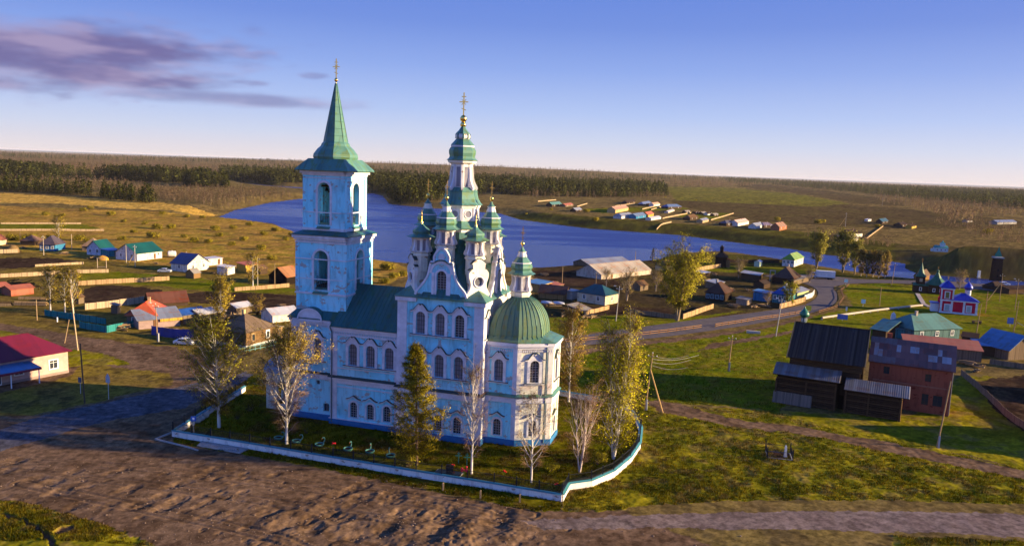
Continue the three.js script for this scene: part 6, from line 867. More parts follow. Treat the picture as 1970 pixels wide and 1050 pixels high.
house({ name: 'shed', cat: 'shed', label: 'blue lean-to shed on the left of the blue house', c: [1481, 581], r: [1491, 577], l: [1446, 578], eave: 2.6, rise: .6, type: 'mono', wall: W_.blue, roof: R_.blueLt });
house({ name: 'shed', cat: 'shed', label: 'low grey plank shed in front of the blue lean-to', c: [1437, 588], r: [1446, 584], l: [1420, 584], eave: 1.7, rise: .4, type: 'mono', wall: mat(.36, .28, .22, 'plank'), roof: R_.slate });
house({ name: 'shed', cat: 'shed', label: 'grey metal roofed outbuilding right of the blue house', c: [1534, 575], r: [1556, 569], l: [1522, 566], eave: 2.2, rise: .8, wall: W_.green, roof: R_.greyMetal });
house({ name: 'barn', cat: 'barn', label: 'black barn with a pointed dark roof below the white river house', c: [1527, 549], r: [1540, 543], l: [1486, 544], eave: 2.4, rise: 3.9, type: 'hip', hip: .9, wall: mat(.03, .02, .018, 'log'), roof: mat(.09, .06, .05, 'sheet', .85), chim: [.3, 0] });
house({ name: 'shed', cat: 'shed', label: 'plank annex right of the black barn', c: [1527, 549], r: [1556, 542], d: 5, eave: 1.8, rise: .5, type: 'mono', wall: W_.oldWood, roof: R_.slate });
house({ name: 'shed', cat: 'shed', label: 'long shed with a silver roof left of the black barn', c: [1460, 541], r: [1467, 536], l: [1424, 538], eave: 2.2, rise: .6, type: 'mono', wall: W_.darkLog, roof: R_.greyMetal });
house({ label: 'white house with a lime green roof on the river bank', c: [1528, 513.5], r: [1545.5, 507.5], l: [1506, 511], eave: 3.1, rise: 2.6, type: 'hip', hip: .85, wall: W_.white, roof: R_.lime, over: .5, win: { l: 3, f: 2 } });
house({ name: 'kiosk', cat: 'kiosk', label: 'small white and green kiosk in front of the riverside fence', c: [1462, 513.5], r: [1466.5, 511.5], l: [1457, 512], eave: 2.2, rise: .7, wall: mat(.5, .6, .45, 'plain'), roof: R_.white, over: .2 });
house({ name: 'log_hut', cat: 'hut', label: 'little log hut with a plank roof by the river at the right', c: [1774, 540], r: [1789, 536], l: [1763, 537], eave: 2.0, rise: 2.0, wall: W_.log, roof: mat(.18, .12, .09, 'plank', .85) });
house({ name: 'shed', cat: 'shed', label: 'scattered brown shed beside the willow, behind the board fence', c: [1282, 522], r: [1302, 518], d: 5, eave: 2.2, rise: 1.9, type: 'hip', wall: mat(.5, .42, .25, 'plain'), roof: mat(.2, .12, .08, 'sheet') });
// teal and rusty roofs behind the brick house
house({ name: 'shed', cat: 'shed', label: 'small shed with a teal gable roof behind the wooden house ridge', c: [1704, 655], r: [1748, 644], l: [1686, 648], eave: 2.6, rise: 1.8, ridge: 'z', wall: W_.darkLog, roof: R_.teal, over: .6 });
house({ name: 'shed', cat: 'shed', label: 'low teal roofed link between the two teal sheds', c: [1722, 650], r: [1762, 653], d: 6, eave: 2.4, rise: .8, type: 'mono', wall: W_.teal, roof: mat(.04, .2, .25, 'sheet', .5) });
house({ label: 'big house with a teal metal hip roof behind the brick house', c: [1758, 656], r: [1846, 652], d: 9.5, eave: 2.8, rise: 3.3, type: 'hip', hip: .7, wall: mat(.13, .22, .22, 'plank'), roof: R_.teal, over: .5, win: { f: 3 }, chim: [-.4, .1] });
house({ name: 'shed', cat: 'shed', label: 'long lean-to with a rusty red tiled roof behind the brick house', c: [1741, 682], r: [1889, 697], d: 6, eave: 2.6, rise: 1.3, type: 'mono', wall: mat(.2, .15, .11, 'plank'), roof: R_.rust, over: .3 });
house({ label: 'house with a bright blue gable roof at the right edge', c: [1940, 693], r: [1990, 690], l: [1902, 677], eave: 2.9, rise: 3.0, ridge: 'z', wall: W_.oldWood, roof: R_.blueLt, over: .7 });
house({ name: 'shed', cat: 'shed', label: 'flat blue roofed shed left of the blue gable house', c: [1886, 684], r: [1925, 687], d: 6, eave: 2.5, rise: .4, type: 'mono', wall: W_.darkLog, roof: R_.blueLt });
house({ name: 'shed', cat: 'shed', label: 'dark shed beyond the road at the far right', c: [1916, 559], r: [1938, 557], d: 5, eave: 1.3, rise: 1.8, type: 'hip', wall: W_.darkLog, roof: R_.dark });
house({ name: 'shed', cat: 'shed', label: 'dark flat shed at the right edge beyond the road', c: [1942, 566], r: [1985, 564], d: 6, eave: 2, rise: .8, wall: W_.darkLog, roof: R_.dark });
// off the right edge, only their shade shows in the picture
house({ name: 'barn', cat: 'barn', label: 'tall dark barn outside the right edge of the view', c: [2070, 860], r: [2240, 900], d: 10, eave: 4.5, rise: 4, wall: W_.darkLog, roof: R_.dark });
house({ name: 'barn', cat: 'barn', label: 'second dark barn outside the right edge nearer the blue roof', c: [2040, 770], r: [2180, 790], d: 9, eave: 4, rise: 3.5, wall: W_.darkLog, roof: R_.dark });
// ---------- across the river
const far = (label, c, r, d, eave, rise, wall, roof, extra = {}) => house({ label, c, r, d: d * .85, eave: eave * .85, rise: rise * .85, wall, roof, over: .3, win: { f: 2 }, chim: [.3, .1], chimMat: mat(.3, .2, .15, 'plain'), ...extra });
far('far teal roofed house at the upper left of the far village', [1062, 398], [1081, 396], 8, 3, 3, W_.darkLog, R_.teal);
far('far shed with a red and pale roof right of the teal one', [1088, 398], [1103, 396], 7, 2.2, 2, W_.oldWood, R_.rust);
far('far low dark house above the golden bush', [1108, 408], [1120, 406], 7, 2.2, 2.5, W_.darkLog, R_.greyMetal);
far('far long barn with a blue end and rusty roof', [1184, 410], [1209, 405], 10, 4, 3.5, mat(.6, .42, .2, 'plank'), mat(.36, .2, .12, 'sheet', .7), { ridge: 'x' });
far('far house with pale grey metal roof, lowest at the left of the far village', [1196, 421], [1220, 418], 9, 2.6, 2.8, W_.white, R_.greyMetal, { type: 'hip' });
far('far dark house on the upper lane', [1206, 393], [1224, 390], 8, 2.6, 3, W_.darkLog, R_.dark, { type: 'hip' });
far('far blue roofed house right of the dark one on the upper lane', [1238, 396], [1254, 393], 8, 2.6, 2.8, W_.darkLog, mat(.12, .16, .3, 'sheet'), { type: 'hip' });
far('far house with pinkish roof on the upper lane', [1258, 397], [1270, 395], 7, 2.8, 2.4, W_.white, mat(.5, .3, .22, 'sheet'));
far('far big house with a wide blue roof', [1286, 402], [1312, 401], 11, 2.8, 3.4, W_.darkLog, mat(.10, .15, .30, 'sheet'), { type: 'hip' });
far('far blue walled house in the middle of the lower lane', [1224, 421], [1243, 418], 8, 2.8, 2.6, W_.blue, mat(.12, .17, .3, 'sheet'));
far('far house with an orange roof on the lower lane', [1247, 418], [1258, 415], 7, 2.8, 2.5, W_.yellow, R_.orange);
far('far shed with white roof in the cluttered yard', [1253, 424], [1272, 421], 6, 2.2, 1.2, W_.white, R_.white);
far('far brown roofed house at the end of the lower lane', [1328, 424], [1344, 421], 8, 2.4, 3, W_.darkLog, R_.brown, { type: 'hip' });
far('far shed of pale planks by the slanting fence', [1352, 429], [1364, 426], 6, 2.6, 1.6, mat(.5, .36, .22, 'plank'), R_.greyMetal);
far('far dark roofed house left of the white gable one', [1398, 435], [1416, 434], 8, 2.6, 2.6, W_.darkLog, mat(.1, .1, .14, 'sheet'), { type: 'hip' });
far('far white house with a sunlit gable and pale roof', [1420, 435], [1441, 431], 8, 3, 2.8, W_.white, mat(.5, .36, .32, 'sheet'));
far('far grey roofed house right of the white gable one', [1455, 440], [1470, 437], 7, 2.6, 2.5, W_.white, R_.greyMetal);
far('far low house with violet roof beside the grey one', [1470, 438], [1488, 437], 8, 2.2, 2.6, W_.darkLog, mat(.16, .13, .2, 'sheet'), { type: 'hip' });
far('far red brick house standing alone with a lit gable', [1500, 444], [1514, 441], 8, 3.4, 3.6, mat(.4, .15, .08, 'plain'), mat(.3, .18, .14, 'sheet'));
far('far pale shed along the top edge of the far village', [1286, 410], [1298, 406], 5, 1.8, 1, mat(.6, .5, .4, 'plain'), R_.white);
far('far dark green hut at the top of the lane on the right', [1698, 431], [1710, 429], 7, 2.8, 3, W_.darkLog, R_.tealDk);
far('far white trailer left of the dark green hut', [1671, 426], [1677, 425], 4, 2.2, .5, W_.white, R_.white, { type: 'mono' });
far('far dark roofed house above the birch row', [1630, 456], [1660, 455], 9, 2.8, 3.2, W_.white, R_.dark, { type: 'hip' });
far('far bright low shed under the dark roofed house', [1632, 465], [1652, 463], 6, 2, 1.4, W_.white, mat(.3, .32, .42, 'sheet'));
far('far small yellow house at the right of the lane', [1755, 440], [1764, 438], 6, 2.6, 2, W_.yellow, R_.dark);
far('far dark farm shed left of the small yellow house', [1735, 437], [1748, 435], 8, 2.4, 2.4, W_.darkLog, R_.dark, { type: 'hip' });
far('far long blue roofed farm building at the right edge', [1920, 432], [1957, 431], 10, 3, 2.4, W_.grey, mat(.16, .2, .34, 'sheet'));
far('far small farm shed left of the long blue roof', [1862, 428], [1872, 427], 6, 2.5, 2, W_.grey, R_.dark);
[[1320, 410], [1338, 412], [1352, 413], [1362, 414], [1374, 416]].forEach(([x, y], i) => far(`far dark outbuilding above the long garden, ${['first', 'second', 'third', 'fourth', 'fifth'][i]} from the left`, [x, y], [x + 9, y - .6], 5, 2, 1.6, i === 3 ? W_.white : W_.darkLog, i % 2 ? R_.dark : R_.slate, { name: 'outbuilding', cat: 'shed' }));
// ================================================================ the dark log house with porch roofs and the brick house (lower right)
{
  const O = G(1731, 811), turn = -27 * Math.PI / 180, y0 = .05;
  const t = thing('log_building', 'big dark log building with a steep plank roof and two low porch roofs', 'log building', [O.x, y0, O.z], turn), dl = mat(.045, .03, .022, 'log'), dl2 = mat(.075, .05, .034, 'log');
  part('wall', [box(-18.3, -6.8, 0, 8.5, -2.9, -2.6), box(-18.3, -18, 0, 8.5, -17.6, -2.9), box(-7.1, -6.8, 0, 8.5, -17.6, -2.9), box(-18, -7.1, 0, 8.5, -17.6, -17.3), slabV([[-18.28, 8.5, -2.7], [-18.28, 8.5, -17.5], [-18.28, 13.0, -10]], .25, -1, 'x'), slabV([[-6.82, 8.5, -2.7], [-6.82, 8.5, -17.5], [-6.82, 13.0, -10]], .25, 1, 'x')], dl, t);
  for (let k = 0; k < 5; k++) part('log', [rod(V(-18.6, 6.75 + k * .36, -2.55), V(-6.5, 6.75 + k * .36, -2.55), .19, .19, 8)], dl2, t);
  const rf = part('roof_board', [slab([[-19, 8.2, -1.6], [-6.2, 8.2, -1.6], [-6.2, 13.15, -10], [-19, 13.15, -10]], .1), slab([[-19, 8.2, -18.4], [-6.2, 8.2, -18.4], [-6.2, 13.15, -10], [-19, 13.15, -10]], .1)], mat(.07, .06, .06, 'plank'), t);
  const tones = [mat(.062, .052, .05, 'plank'), mat(.05, .042, .042, 'plank'), mat(.075, .063, .06, 'plank'), mat(.058, .046, .04, 'plank')];
  for (let i = 0; i < 32; i++) { const x = -19 + i * .4, d = .02 + .05 * hash2(i, 3), e = hash2(i, 8) * .25; part('roof_plank', [slab([[x + .02, 8.2 - .05 - e * .3 + d, -1.55 + e], [x + .37, 8.2 - .05 - e * .3 + d, -1.55 + e], [x + .37, 13.15 + d, -10.05], [x + .02, 13.15 + d, -10.05]], .05)], tones[i % 4], rf); }
  part('ridge_board', [bar(V(-19.1, 13.26, -10), V(-6.1, 13.26, -10), .35, .12)], tones[3], t);
  part('barge_board', [bar(V(-6.1, 8.1, -1.5), V(-6.1, 13.2, -9.95), .12, .3), bar(V(-19.1, 8.1, -1.5), V(-19.1, 13.2, -9.95), .12, .3)], mat(.22, .17, .12, 'plank'), t);
  // porches: log walls and corrugated sheets
  const logs = (x0, x1, y0, n) => { for (let k = 0; k < n; k++) part('log', [rod(V(x0, y0 + k * .36, -.05), V(x1, y0 + k * .36, -.05), .18, .18, 8)], k % 3 ? dl : dl2, t); };
  part('porch_wall', [box(-20.2, -10.4, 0, 5.2, -2.5, -.2), box(-8.6, -.2, 0, 4.4, -2.5, -.2), box(-10.4, -8.6, 0, 4.4, -2.5, -2.0)], mat(.03, .022, .018, 'plank'), t);
  logs(-20.3, -10.3, .2, 13); logs(-8.7, 0, .2, 11);
  for (const x of [-20.25, -15.2, -10.35, -8.65, -5, -.05]) part('porch_post', [box(x - .15, x + .15, 0, 4.4, .1, .4)], dl2, t);
  for (let k = 0; k < 12; k++) part('corner_log_end', [rod(V(.0, .2 + k * .36, -.5), V(.0, .2 + k * .36, .35), .17, .17, 8)], W_.log, t);
  part('leaning_board', [slab([[-20.6, .1, .9], [-14, .1, 1.1], [-14, 2.1, .45], [-20.6, 2.1, .35]], .08)], mat(.16, .145, .14, 'plank'), t);
  part('door', [box(-9.9, -9.1, 0, 2.4, -1.99, -1.9)], mat(.01, .008, .007, 'plank'), t);
  const sheet = (n, x0, x1, ye, yt, zt, tone) => { const pr = part('porch_roof', [slab([[x0, ye - .02, .8], [x1, ye - .02, .8], [x1, yt - .02, zt], [x0, yt - .02, zt]], .08)], dl, t); for (let i = 0; i < n; i++) { const a = x0 + (x1 - x0) * i / n, b = x0 + (x1 - x0) * (i + 1) / n, h = .06; const q = []; for (let s = 0; s < 2; s++) { const u0 = lerp(a, b, s / 2), um = lerp(a, b, s / 2 + .25), u1 = lerp(a, b, s / 2 + .5); q.push([[u0, ye + .02, .85], [um, ye + .02 + h, .85], [um, yt + .02 + h, zt], [u0, yt + .02, zt]], [[um, ye + .02 + h, .85], [u1, ye + .02, .85], [u1, yt + .02, zt], [um, yt + .02 + h, zt]]); } part('corrugated_sheet', [faces(q)], tone[(i * 7) % tone.length], pr); } };
  const sh = [mat(.15, .14, .15, 'sheet', .7, .1), mat(.12, .11, .12, 'sheet', .7, .1), mat(.18, .17, .18, 'sheet', .7, .1), mat(.14, .12, .11, 'sheet', .75)];
  sheet(16, -20.9, -9.7, 5.25, 6.75, -2.5, sh); sheet(15, -9.0, 1.2, 4.25, 5.6, -2.5, sh);
  // brick house
  const b = thing('brick_house', 'red brick house with a patched metal roof behind the log building', 'house', [O.x, y0, O.z], turn), br = mat(.30, .085, .05, 'paint'), X0 = -5.6, X1 = 7.4, Z0 = -16.4, Z1 = -8.2, wnds = [[-2.8, 6.0, .95, 1.35], [3.85, 5.6, .95, 1.35], [3.7, 1.4, 1.05, 2.0], [5.65, 1.4, 1.45, 1.95], [-.2, 1.4, 1.05, 2]];
  part('wall', [(() => { const g = extr([[X0, 0], [X1, 0], [X1, 8.1], [X0, 8.1]], .4, wnds.map(w => rect(w[0] - w[2] / 2, w[0] + w[2] / 2, w[1], w[1] + w[3]))); g.translate(0, 0, Z1); return g; })(), box(X1 - .4, X1, 0, 8.1, Z0, Z1 - .4), box(X0, X0 + .4, 0, 8.1, Z0, Z1 - .4), box(X0 + .4, X1 - .4, 0, 8.1, Z0, Z0 + .4), slabV([[X1 - .01, 8.1, Z0], [X1 - .01, 8.1, Z1], [X1 - .01, 11.4, -12.3]], .35, -1, 'x'), slabV([[X0 + .01, 8.1, Z0], [X0 + .01, 8.1, Z1], [X0 + .01, 11.4, -12.3]], .35, 1, 'x')], br, b);
  for (const w of wnds) { const f = part('window', [box(w[0] - w[2] / 2, w[0] + w[2] / 2, w[1], w[1] + w[3], Z1 - .32, Z1 - .28)], PANE, b); part('sash', [box(w[0] - .03, w[0] + .03, w[1], w[1] + w[3], Z1 - .28, Z1 - .23), box(w[0] - w[2] / 2, w[0] + w[2] / 2, w[1] + w[3] * .6, w[1] + w[3] * .6 + .06, Z1 - .28, Z1 - .235)], mat(.06, .045, .04, 'none'), f); part('lintel', [box(w[0] - w[2] / 2 - .2, w[0] + w[2] / 2 + .2, w[1] + w[3], w[1] + w[3] + .22, Z1, Z1 + .06)], br, f); }
  part('string_course', [box(X0 - .05, X1 + .06, 4.6, 4.85, Z1, Z1 + .1)], mat(.42, .17, .11, 'plain'), b); part('cornice', [box(X0 - .1, X1 + .1, 7.7, 8.05, Z1, Z1 + .18)], mat(.33, .10, .06, 'plain'), b); part('corner_pier', [box(X1 - .7, X1 + .09, 0, 7.7, Z1, Z1 + .1)], br, b); part('corner_pier', [box(X0 - .05, X0 + .7, 0, 7.7, Z1, Z1 + .1)], br, b);
  const base = part('roof', [slab([[X0 - .3, 7.95, Z1 + .4], [X1 + .5, 7.95, Z1 + .4], [X1 + .5, 11.75, -12.3], [X0 - .3, 11.75, -12.3]], .1), slab([[X0 - .3, 7.95, Z0 - .4], [X1 + .5, 7.95, Z0 - .4], [X1 + .5, 11.75, -12.3], [X0 - .3, 11.75, -12.3]], .1)], mat(.16, .08, .08, 'sheet'), b);
  const pt = [mat(.17, .07, .065, 'sheet', .75), mat(.20, .085, .075, 'sheet', .75), mat(.13, .06, .06, 'sheet', .75), mat(.33, .31, .33, 'sheet', .65, .1), mat(.17, .12, .12, 'sheet', .75)], pick = (i, j) => { if ((j === 1 && (i === 1 || i === 2)) || (j === 2 && (i === 9 || i === 10)) || (j === 1 && (i === 13 || i === 14 || i === 16 || i === 17)) || (j === 0 && i === 8)) return 3; if (j === 3 && i < 6) return hash2(i, 4) < .5 ? 4 : 3; return Math.floor(hash2(i * 3, j * 5) * 3.2); };
  for (let i = 0; i < 19; i++) for (let j = 0; j < 4; j++) { const x = X0 - .3 + i * .727, t0 = j / 4, t1 = (j + 1) / 4 + .02, dy = .03 + .012 * (3 - j) + .02 * hash2(i, j), P = (u, tt) => [u, lerp(7.95, 11.75, tt) + dy, lerp(Z1 + .42, -12.3, tt)]; part('roof_sheet', [slab([P(x + .01, t0), P(x + .715, t0), P(x + .715, Math.min(1, t1)), P(x + .01, Math.min(1, t1))], .02)], pt[Math.min(4, pick(i, 3 - j === 3 ? 3 : j === 3 ? 3 : j))], base); }
  part('chimney', [box(-3.3, -2.5, 10.6, 12.6, -13.4, -12.6)], br, b); part('downpipe', [rod(V(X1 + .16, .2, Z1 + .1), V(X1 + .16, 7.8, Z1 + .1), .07)], mat(.35, .28, .25, 'plain'), b);
  const c = thing('roof_cupola', 'green onion dome and gold cross standing on the ridge of the log building', 'cupola', V(-17.6, 13.3, -10).applyAxisAngle(V(0, 1, 0), turn).add(V(O.x, y0, O.z)).toArray()); part('drum', [lathe([[.5, 0], [.5, .95], [.62, 1.0]], 12)], mat(.18, .22, .22, 'plank'), c); for (let k = 0; k < 6; k++) { const g = box(-.1, .1, .25, .8, .5, .53); g.rotateY(k * 1.047); part('opening', [g], mat(.5, .5, .5, 'none'), c); } part('onion_dome', [lathe([[.55, 1.0], [.85, 1.3], [.92, 1.6], [.75, 2.0], [.4, 2.35], [.16, 2.7], [.06, 3.0]], 16, 0, false)], mat(.02, .16, .10, 'metal', .4), c); part('cross', [box(-.04, .04, 3.0, 5.0, -.04, .04), box(-.42, .42, 4.15, 4.24, -.035, .035), box(-.22, .22, 4.55, 4.62, -.035, .035)], M.gold, c);
}
// ================================================================ small churches and towers beyond
function spot(px, py) { const p = onGround(px, py); return [p.x, p.y, p.z]; }
const onionP = (g, x, z, y, r) => { const L = [mv(lathe([[r * .62, 0], [r * .95, r * .35], [r, r * .75], [r * .7, r * 1.3], [r * .25, r * 1.8], [.04, r * 2.25]], 14, 0, false), x, y, z)]; return L; };
const crossP = (x, z, y, h, a) => [box(x - .06, x + .06, y, y + h, z - .06, z + .06), box(x - a / 2, x + a / 2, y + h * .62, y + h * .62 + .12, z - .05, z + .05)];
{ // red and white chapel
  const t = thing('red_chapel', 'red and white chapel with bright blue roofs on the green', 'chapel', spot(1841, 601), -22 * Math.PI / 180), red = mat(.62, .015, .05, 'plain', .8), wh = mat(.80, .78, .80, 'plain', .8), bl = mat(.02, .04, .40, 'sheet', .45, .1);
  part('wall', [box(-5.2, 5.2, -.5, 4.2, -3, 3)], red, t); part('tower_wall', [box(-5.2, -1.6, 4.2, 7.8, -.4, 3.0)], red, t); part('porch', [box(-7.4, -5.2, -.5, 2.6, -1.6, 1.6)], wh, t);
  for (const x of [-5.2, -2.2, 1.2, 4.6]) part('pilaster', [box(x, x + .6, -.5, 3.8, 3, 3.1)], wh, t); part('plinth', [box(-5.3, 5.3, -.6, .5, 3.0, 3.16)], wh, t); part('cornice', [box(-5.3, 5.3, 3.8, 4.22, 3, 3.2)], wh, t);
  for (const [x, y, w] of [[-3.1, .9, 1.2], [2.85, .9, 1.0]]) { const f = part('window', [box(x - w / 2 - .3, x + w / 2 + .3, y - .2, y + 2, 3.0, 3.12)], wh, t); part('pane', [box(x - w / 2, x + w / 2, y, y + 1.7, 3.121, 3.13)], mat(.3, .36, .38, 'none', .2), f); } const bw = part('belfry_window', [box(-4.2, -2.6, 4.5, 6.9, 3.0, 3.12)], wh, t); part('pane', [box(-3.9, -2.9, 4.7, 6.6, 3.121, 3.13)], mat(.2, .15, .05, 'none'), bw); for (const x of [-5.2, -2.0]) part('tower_pilaster', [box(x, x + .4, 4.3, 7.4, 3.0, 3.08)], wh, t); part('tower_cornice', [box(-5.3, -1.5, 7.4, 7.8, 3.0, 3.25)], wh, t);
  part('roof', [mv(quad4([[5.3, 4.22], [3.2, 5.1], [1.4, 5.9], [1.0, 6.3]]).scale(.80, 1, .64), 1.5, 0, 0)], bl, t); part('porch_roof', [box(-7.8, -5.2, 2.6, 2.8, -1.9, 1.9)], bl, t); part('tower_roof', [mv(quad4([[2.1, 7.8], [2.15, 7.9], [1.5, 8.9], [.05, 10.2]]), -3.4, 0, 1.3)], bl, t);
  part('drum', [mv(lathe([[.85, 5.8], [.85, 7.4]], 12), 2.6, 0, 0)], wh, t); part('onion_dome', onionP(0, 2.6, 0, 7.4, 1.25), bl, t); part('cross', [...crossP(2.6, 0, 9.7, 1.6, .8), ...crossP(-3.4, 1.3, 10.1, 1.4, .7)], M.gold, t);
}
{ // dark wooden chapel with green tents
  const t = thing('wooden_chapel', 'dark wooden chapel with green spire and green tent roof by the river', 'chapel', spot(1790, 563), -20 * Math.PI / 180), gr = mat(.012, .11, .05, 'sheet', .6), wd = mat(.06, .035, .025, 'log');
  part('wall', [box(-7, -1.2, -.5, 3.4, -2.6, 2.6)], wd, t); part('nave_wall', [box(-1.2, 6, -.5, 3.9, -3.4, 3.4)], wd, t); part('tower_wall', [box(-6.0, -2.6, 3.4, 7.2, -1.6, 1.6)], wd, t); part('eave_roof', [slab([[-7.6, 3.3, 3.3], [-.9, 3.3, 3.3], [-1.2, 4.3, 0], [-7.3, 4.3, 0]], .12), slab([[-7.6, 3.3, -3.3], [-.9, 3.3, -3.3], [-1.2, 4.3, 0], [-7.3, 4.3, 0]], .12)], gr, t);
  part('tower_roof', [mv(oct([[2.2, 7.1], [2.25, 7.2], [1.4, 8.4], [.7, 10.5], [.25, 12.6], [.05, 13.6]]), -4.3, 0, 0)], gr, t); part('tent_roof', [mv(oct([[4.5, 3.9], [4.6, 4.0], [3.2, 5.4], [1.6, 7.0], [.5, 9.2], [.3, 10]]), 2.4, 0, 0)], gr, t); part('onion_dome', onionP(0, 2.4, 0, 9.6, .6), gr, t); part('cross', [...crossP(-4.3, 0, 13.4, 2.2, .9), ...crossP(2.4, 0, 10.8, 1.5, .7)], M.gold, t);
  for (const [x, z, y] of [[-4.3, 2.6, .9], [1, 3.4, .9], [3.8, 3.4, .9]]) { const f = part('window', [box(x - .55, x + .55, y, y + 1.6, z, z + .08)], FRAME, t); part('pane', [box(x - .35, x + .35, y + .2, y + 1.4, z + .081, z + .09)], PANE, f); } part('belfry_opening', [box(-4.9, -3.7, 4.9, 6.4, 1.6, 1.64)], mat(.4, .3, .2, 'none'), t); t.scale.setScalar(.82);
}
{ const t = thing('hill_church', 'small white church with teal walls on the round hill beyond the river', 'church', spot(1810, 484), -.3), w = mat(.62, .72, .70, 'paint'), gr = mat(.10, .34, .32, 'sheet'); part('wall', [box(-6, 6, -1.5, 4, -3.4, 3.4)], w, t); part('roof', [slab([[-6.5, 3.9, 3.9], [6.5, 3.9, 3.9], [5.5, 6.2, 0], [-5.5, 6.2, 0]], .15), slab([[-6.5, 3.9, -3.9], [6.5, 3.9, -3.9], [5.5, 6.2, 0], [-5.5, 6.2, 0]], .15)], gr, t); part('drum_wall', [box(-.6, 3.4, 5, 8.2, -2, 2)], w, t); part('drum_roof', [mv(quad4([[2.4, 8.2], [.6, 9.4]]), 1.4, 0, 0)], gr, t); part('onion_dome', onionP(0, 1.4, 0, 9.2, .8), gr, t); part('porch', [box(-8.2, -6, -1.5, 2.6, -2, 2)], w, t); for (const x of [-3.5, 0, 3.5]) { const f = part('window', [box(x - .6, x + .6, 1, 2.8, 3.4, 3.48)], M.trim, t); part('pane', [box(x - .4, x + .4, 1.2, 2.6, 3.481, 3.49)], PANE, f); } t.scale.setScalar(.62); }
{ const t = thing('wooden_tower', 'tall dark square wooden watchtower with a small green cap at the right', 'tower', spot(1916, 541), -.25), wd = mat(.055, .03, .022, 'log'); part('wall', [quad4([[2.1, -.6], [1.75, 11.0], [1.9, 11.6]])], wd, t); part('balcony', [quad4([[2.1, 11.6], [2.2, 11.8], [2.1, 12.3], [1.3, 12.5]])], mat(.45, .4, .32, 'plain'), t); part('cap_roof', [quad4([[1.25, 12.3], [1.0, 13.6], [.4, 15.2], [.05, 17.2]])], mat(.03, .22, .14, 'sheet'), t); for (const k of [2.6, 5.6]) part('loophole', [box(-.2, .2, k, k + 1, 1.85, 2.08)], M.dark, t); }
{ const t = thing('wooden_chapel', 'dark log chapel with a stubby tower on the near bank behind the willow', 'chapel', spot(1387, 513), -.35), wd = mat(.035, .022, .018, 'log'); part('wall', [box(-2.3, 2.3, -.5, 4.4, -2.2, 2.2)], wd, t); part('roof', [quad4([[2.8, 4.3], [2.9, 4.5], [1.2, 6.2], [.8, 6.4]])], R_.dark, t); part('tower_wall', [box(-.7, .7, 6, 8.6, -.7, .7)], wd, t); part('tower_roof', [quad4([[1.0, 8.5], [.05, 9.8]])], R_.dark, t); part('porch', [box(2.3, 3.9, -.5, 3.4, -1.4, 1.4)], W_.log, t); part('porch_roof', [slab([[2.0, 4.3, 1.8], [4.3, 3.4, 1.8], [4.3, 3.4, -1.8], [2.0, 4.3, -1.8]], .12)], mat(.4, .12, .05, 'sheet'), t); }
{ const t = thing('stone_monument', 'white stone monument standing behind the teal shed roof', 'monument', spot(1718, 627), -.3); part('base', [box(-1, 1, -.3, .5, -.8, .8)], mat(.6, .58, .56, 'plain'), t); part('stele', [lathe([[.9, .5], [.85, 2.6], [.7, 3.4], [.02, 4.0]], 4, Math.PI / 4)], mat(.75, .72, .7, 'plain'), t); const u = thing('stone_monument', 'small white pillar on the far bank road left of the wooden tower', 'monument', spot(1883, 542), 0); part('base', [box(-.8, .8, -.3, .4, -.6, .6)], mat(.6, .58, .56, 'plain'), u); part('stele', [box(-.55, .55, .4, 3.6, -.4, .4)], mat(.8, .78, .78, 'plain'), u); }
{ const t = thing('gate_frame', 'grey gate frame of two posts beside the silver roofed shed', 'gate', spot(1486, 541), -.3), m = mat(.42, .4, .38, 'plain'); for (const x of [-.9, .9]) part('post', [box(x - .15, x + .15, -.3, 4.4, -.15, .15)], m, t); part('beam', [box(-1.1, 1.1, 4.1, 4.4, -.12, .12)], m, t); }
// ================================================================ poles and wires
function pole(label, base, h, o = {}) {
  const s = spot(...base), t = thing('utility_pole', label, 'utility pole', s, o.turn ?? -.3), wd = o.mat || mat(.36, .25, .15, 'log'); part('post', [rod(V(0, -.4, 0), V(o.lean || 0, h, 0), .13, .09, 8)], wd, t);
  if (o.stub !== false) part('concrete_stub', [box(.12, .38, -.4, 1.9, -.14, .14)], mat(.42, .42, .44, 'plain'), t);
  const L = o.lean || 0; if (o.arm !== false) { part('crossarm', [box(L - .8, L + .8, h - .6, h - .48, -.06, .06)], wd, t); for (const x of [-.7, .7, 0]) part('insulator', [mv(lathe([[.04, 0], [.07, .05], [.07, .18], [.03, .22]], 8), L + x, x ? h - .48 : h, 0)], mat(.75, .75, .75, 'none', .3), t); }
  if (o.brace) part('brace', [rod(V(o.brace, -.4, .3), V(L * .7, h * .72, 0), .14, .11, 8)], mat(.55, .36, .16, 'log'), t);
  if (o.lamp) { part('lamp_arm', [rod(V(L, h - .2, 0), V(L - 1, h + .3, .3), .04)], M.iron, t); part('lamp_head', [box(L - 1.5, L - .9, h + .24, h + .38, .2, .42)], mat(.7, .7, .7, 'none'), t); }
  return [s[0], s[1], s[2], h, t];
}
const P1 = pole('braced utility pole of two timbers right of the columnar birch', [1241, 789], 10, { lean: .75, brace: 3.2 }), P2 = pole('tall brown utility pole in front of the brick house', [1803, 861], 10.6, { lean: .9, arm: false });
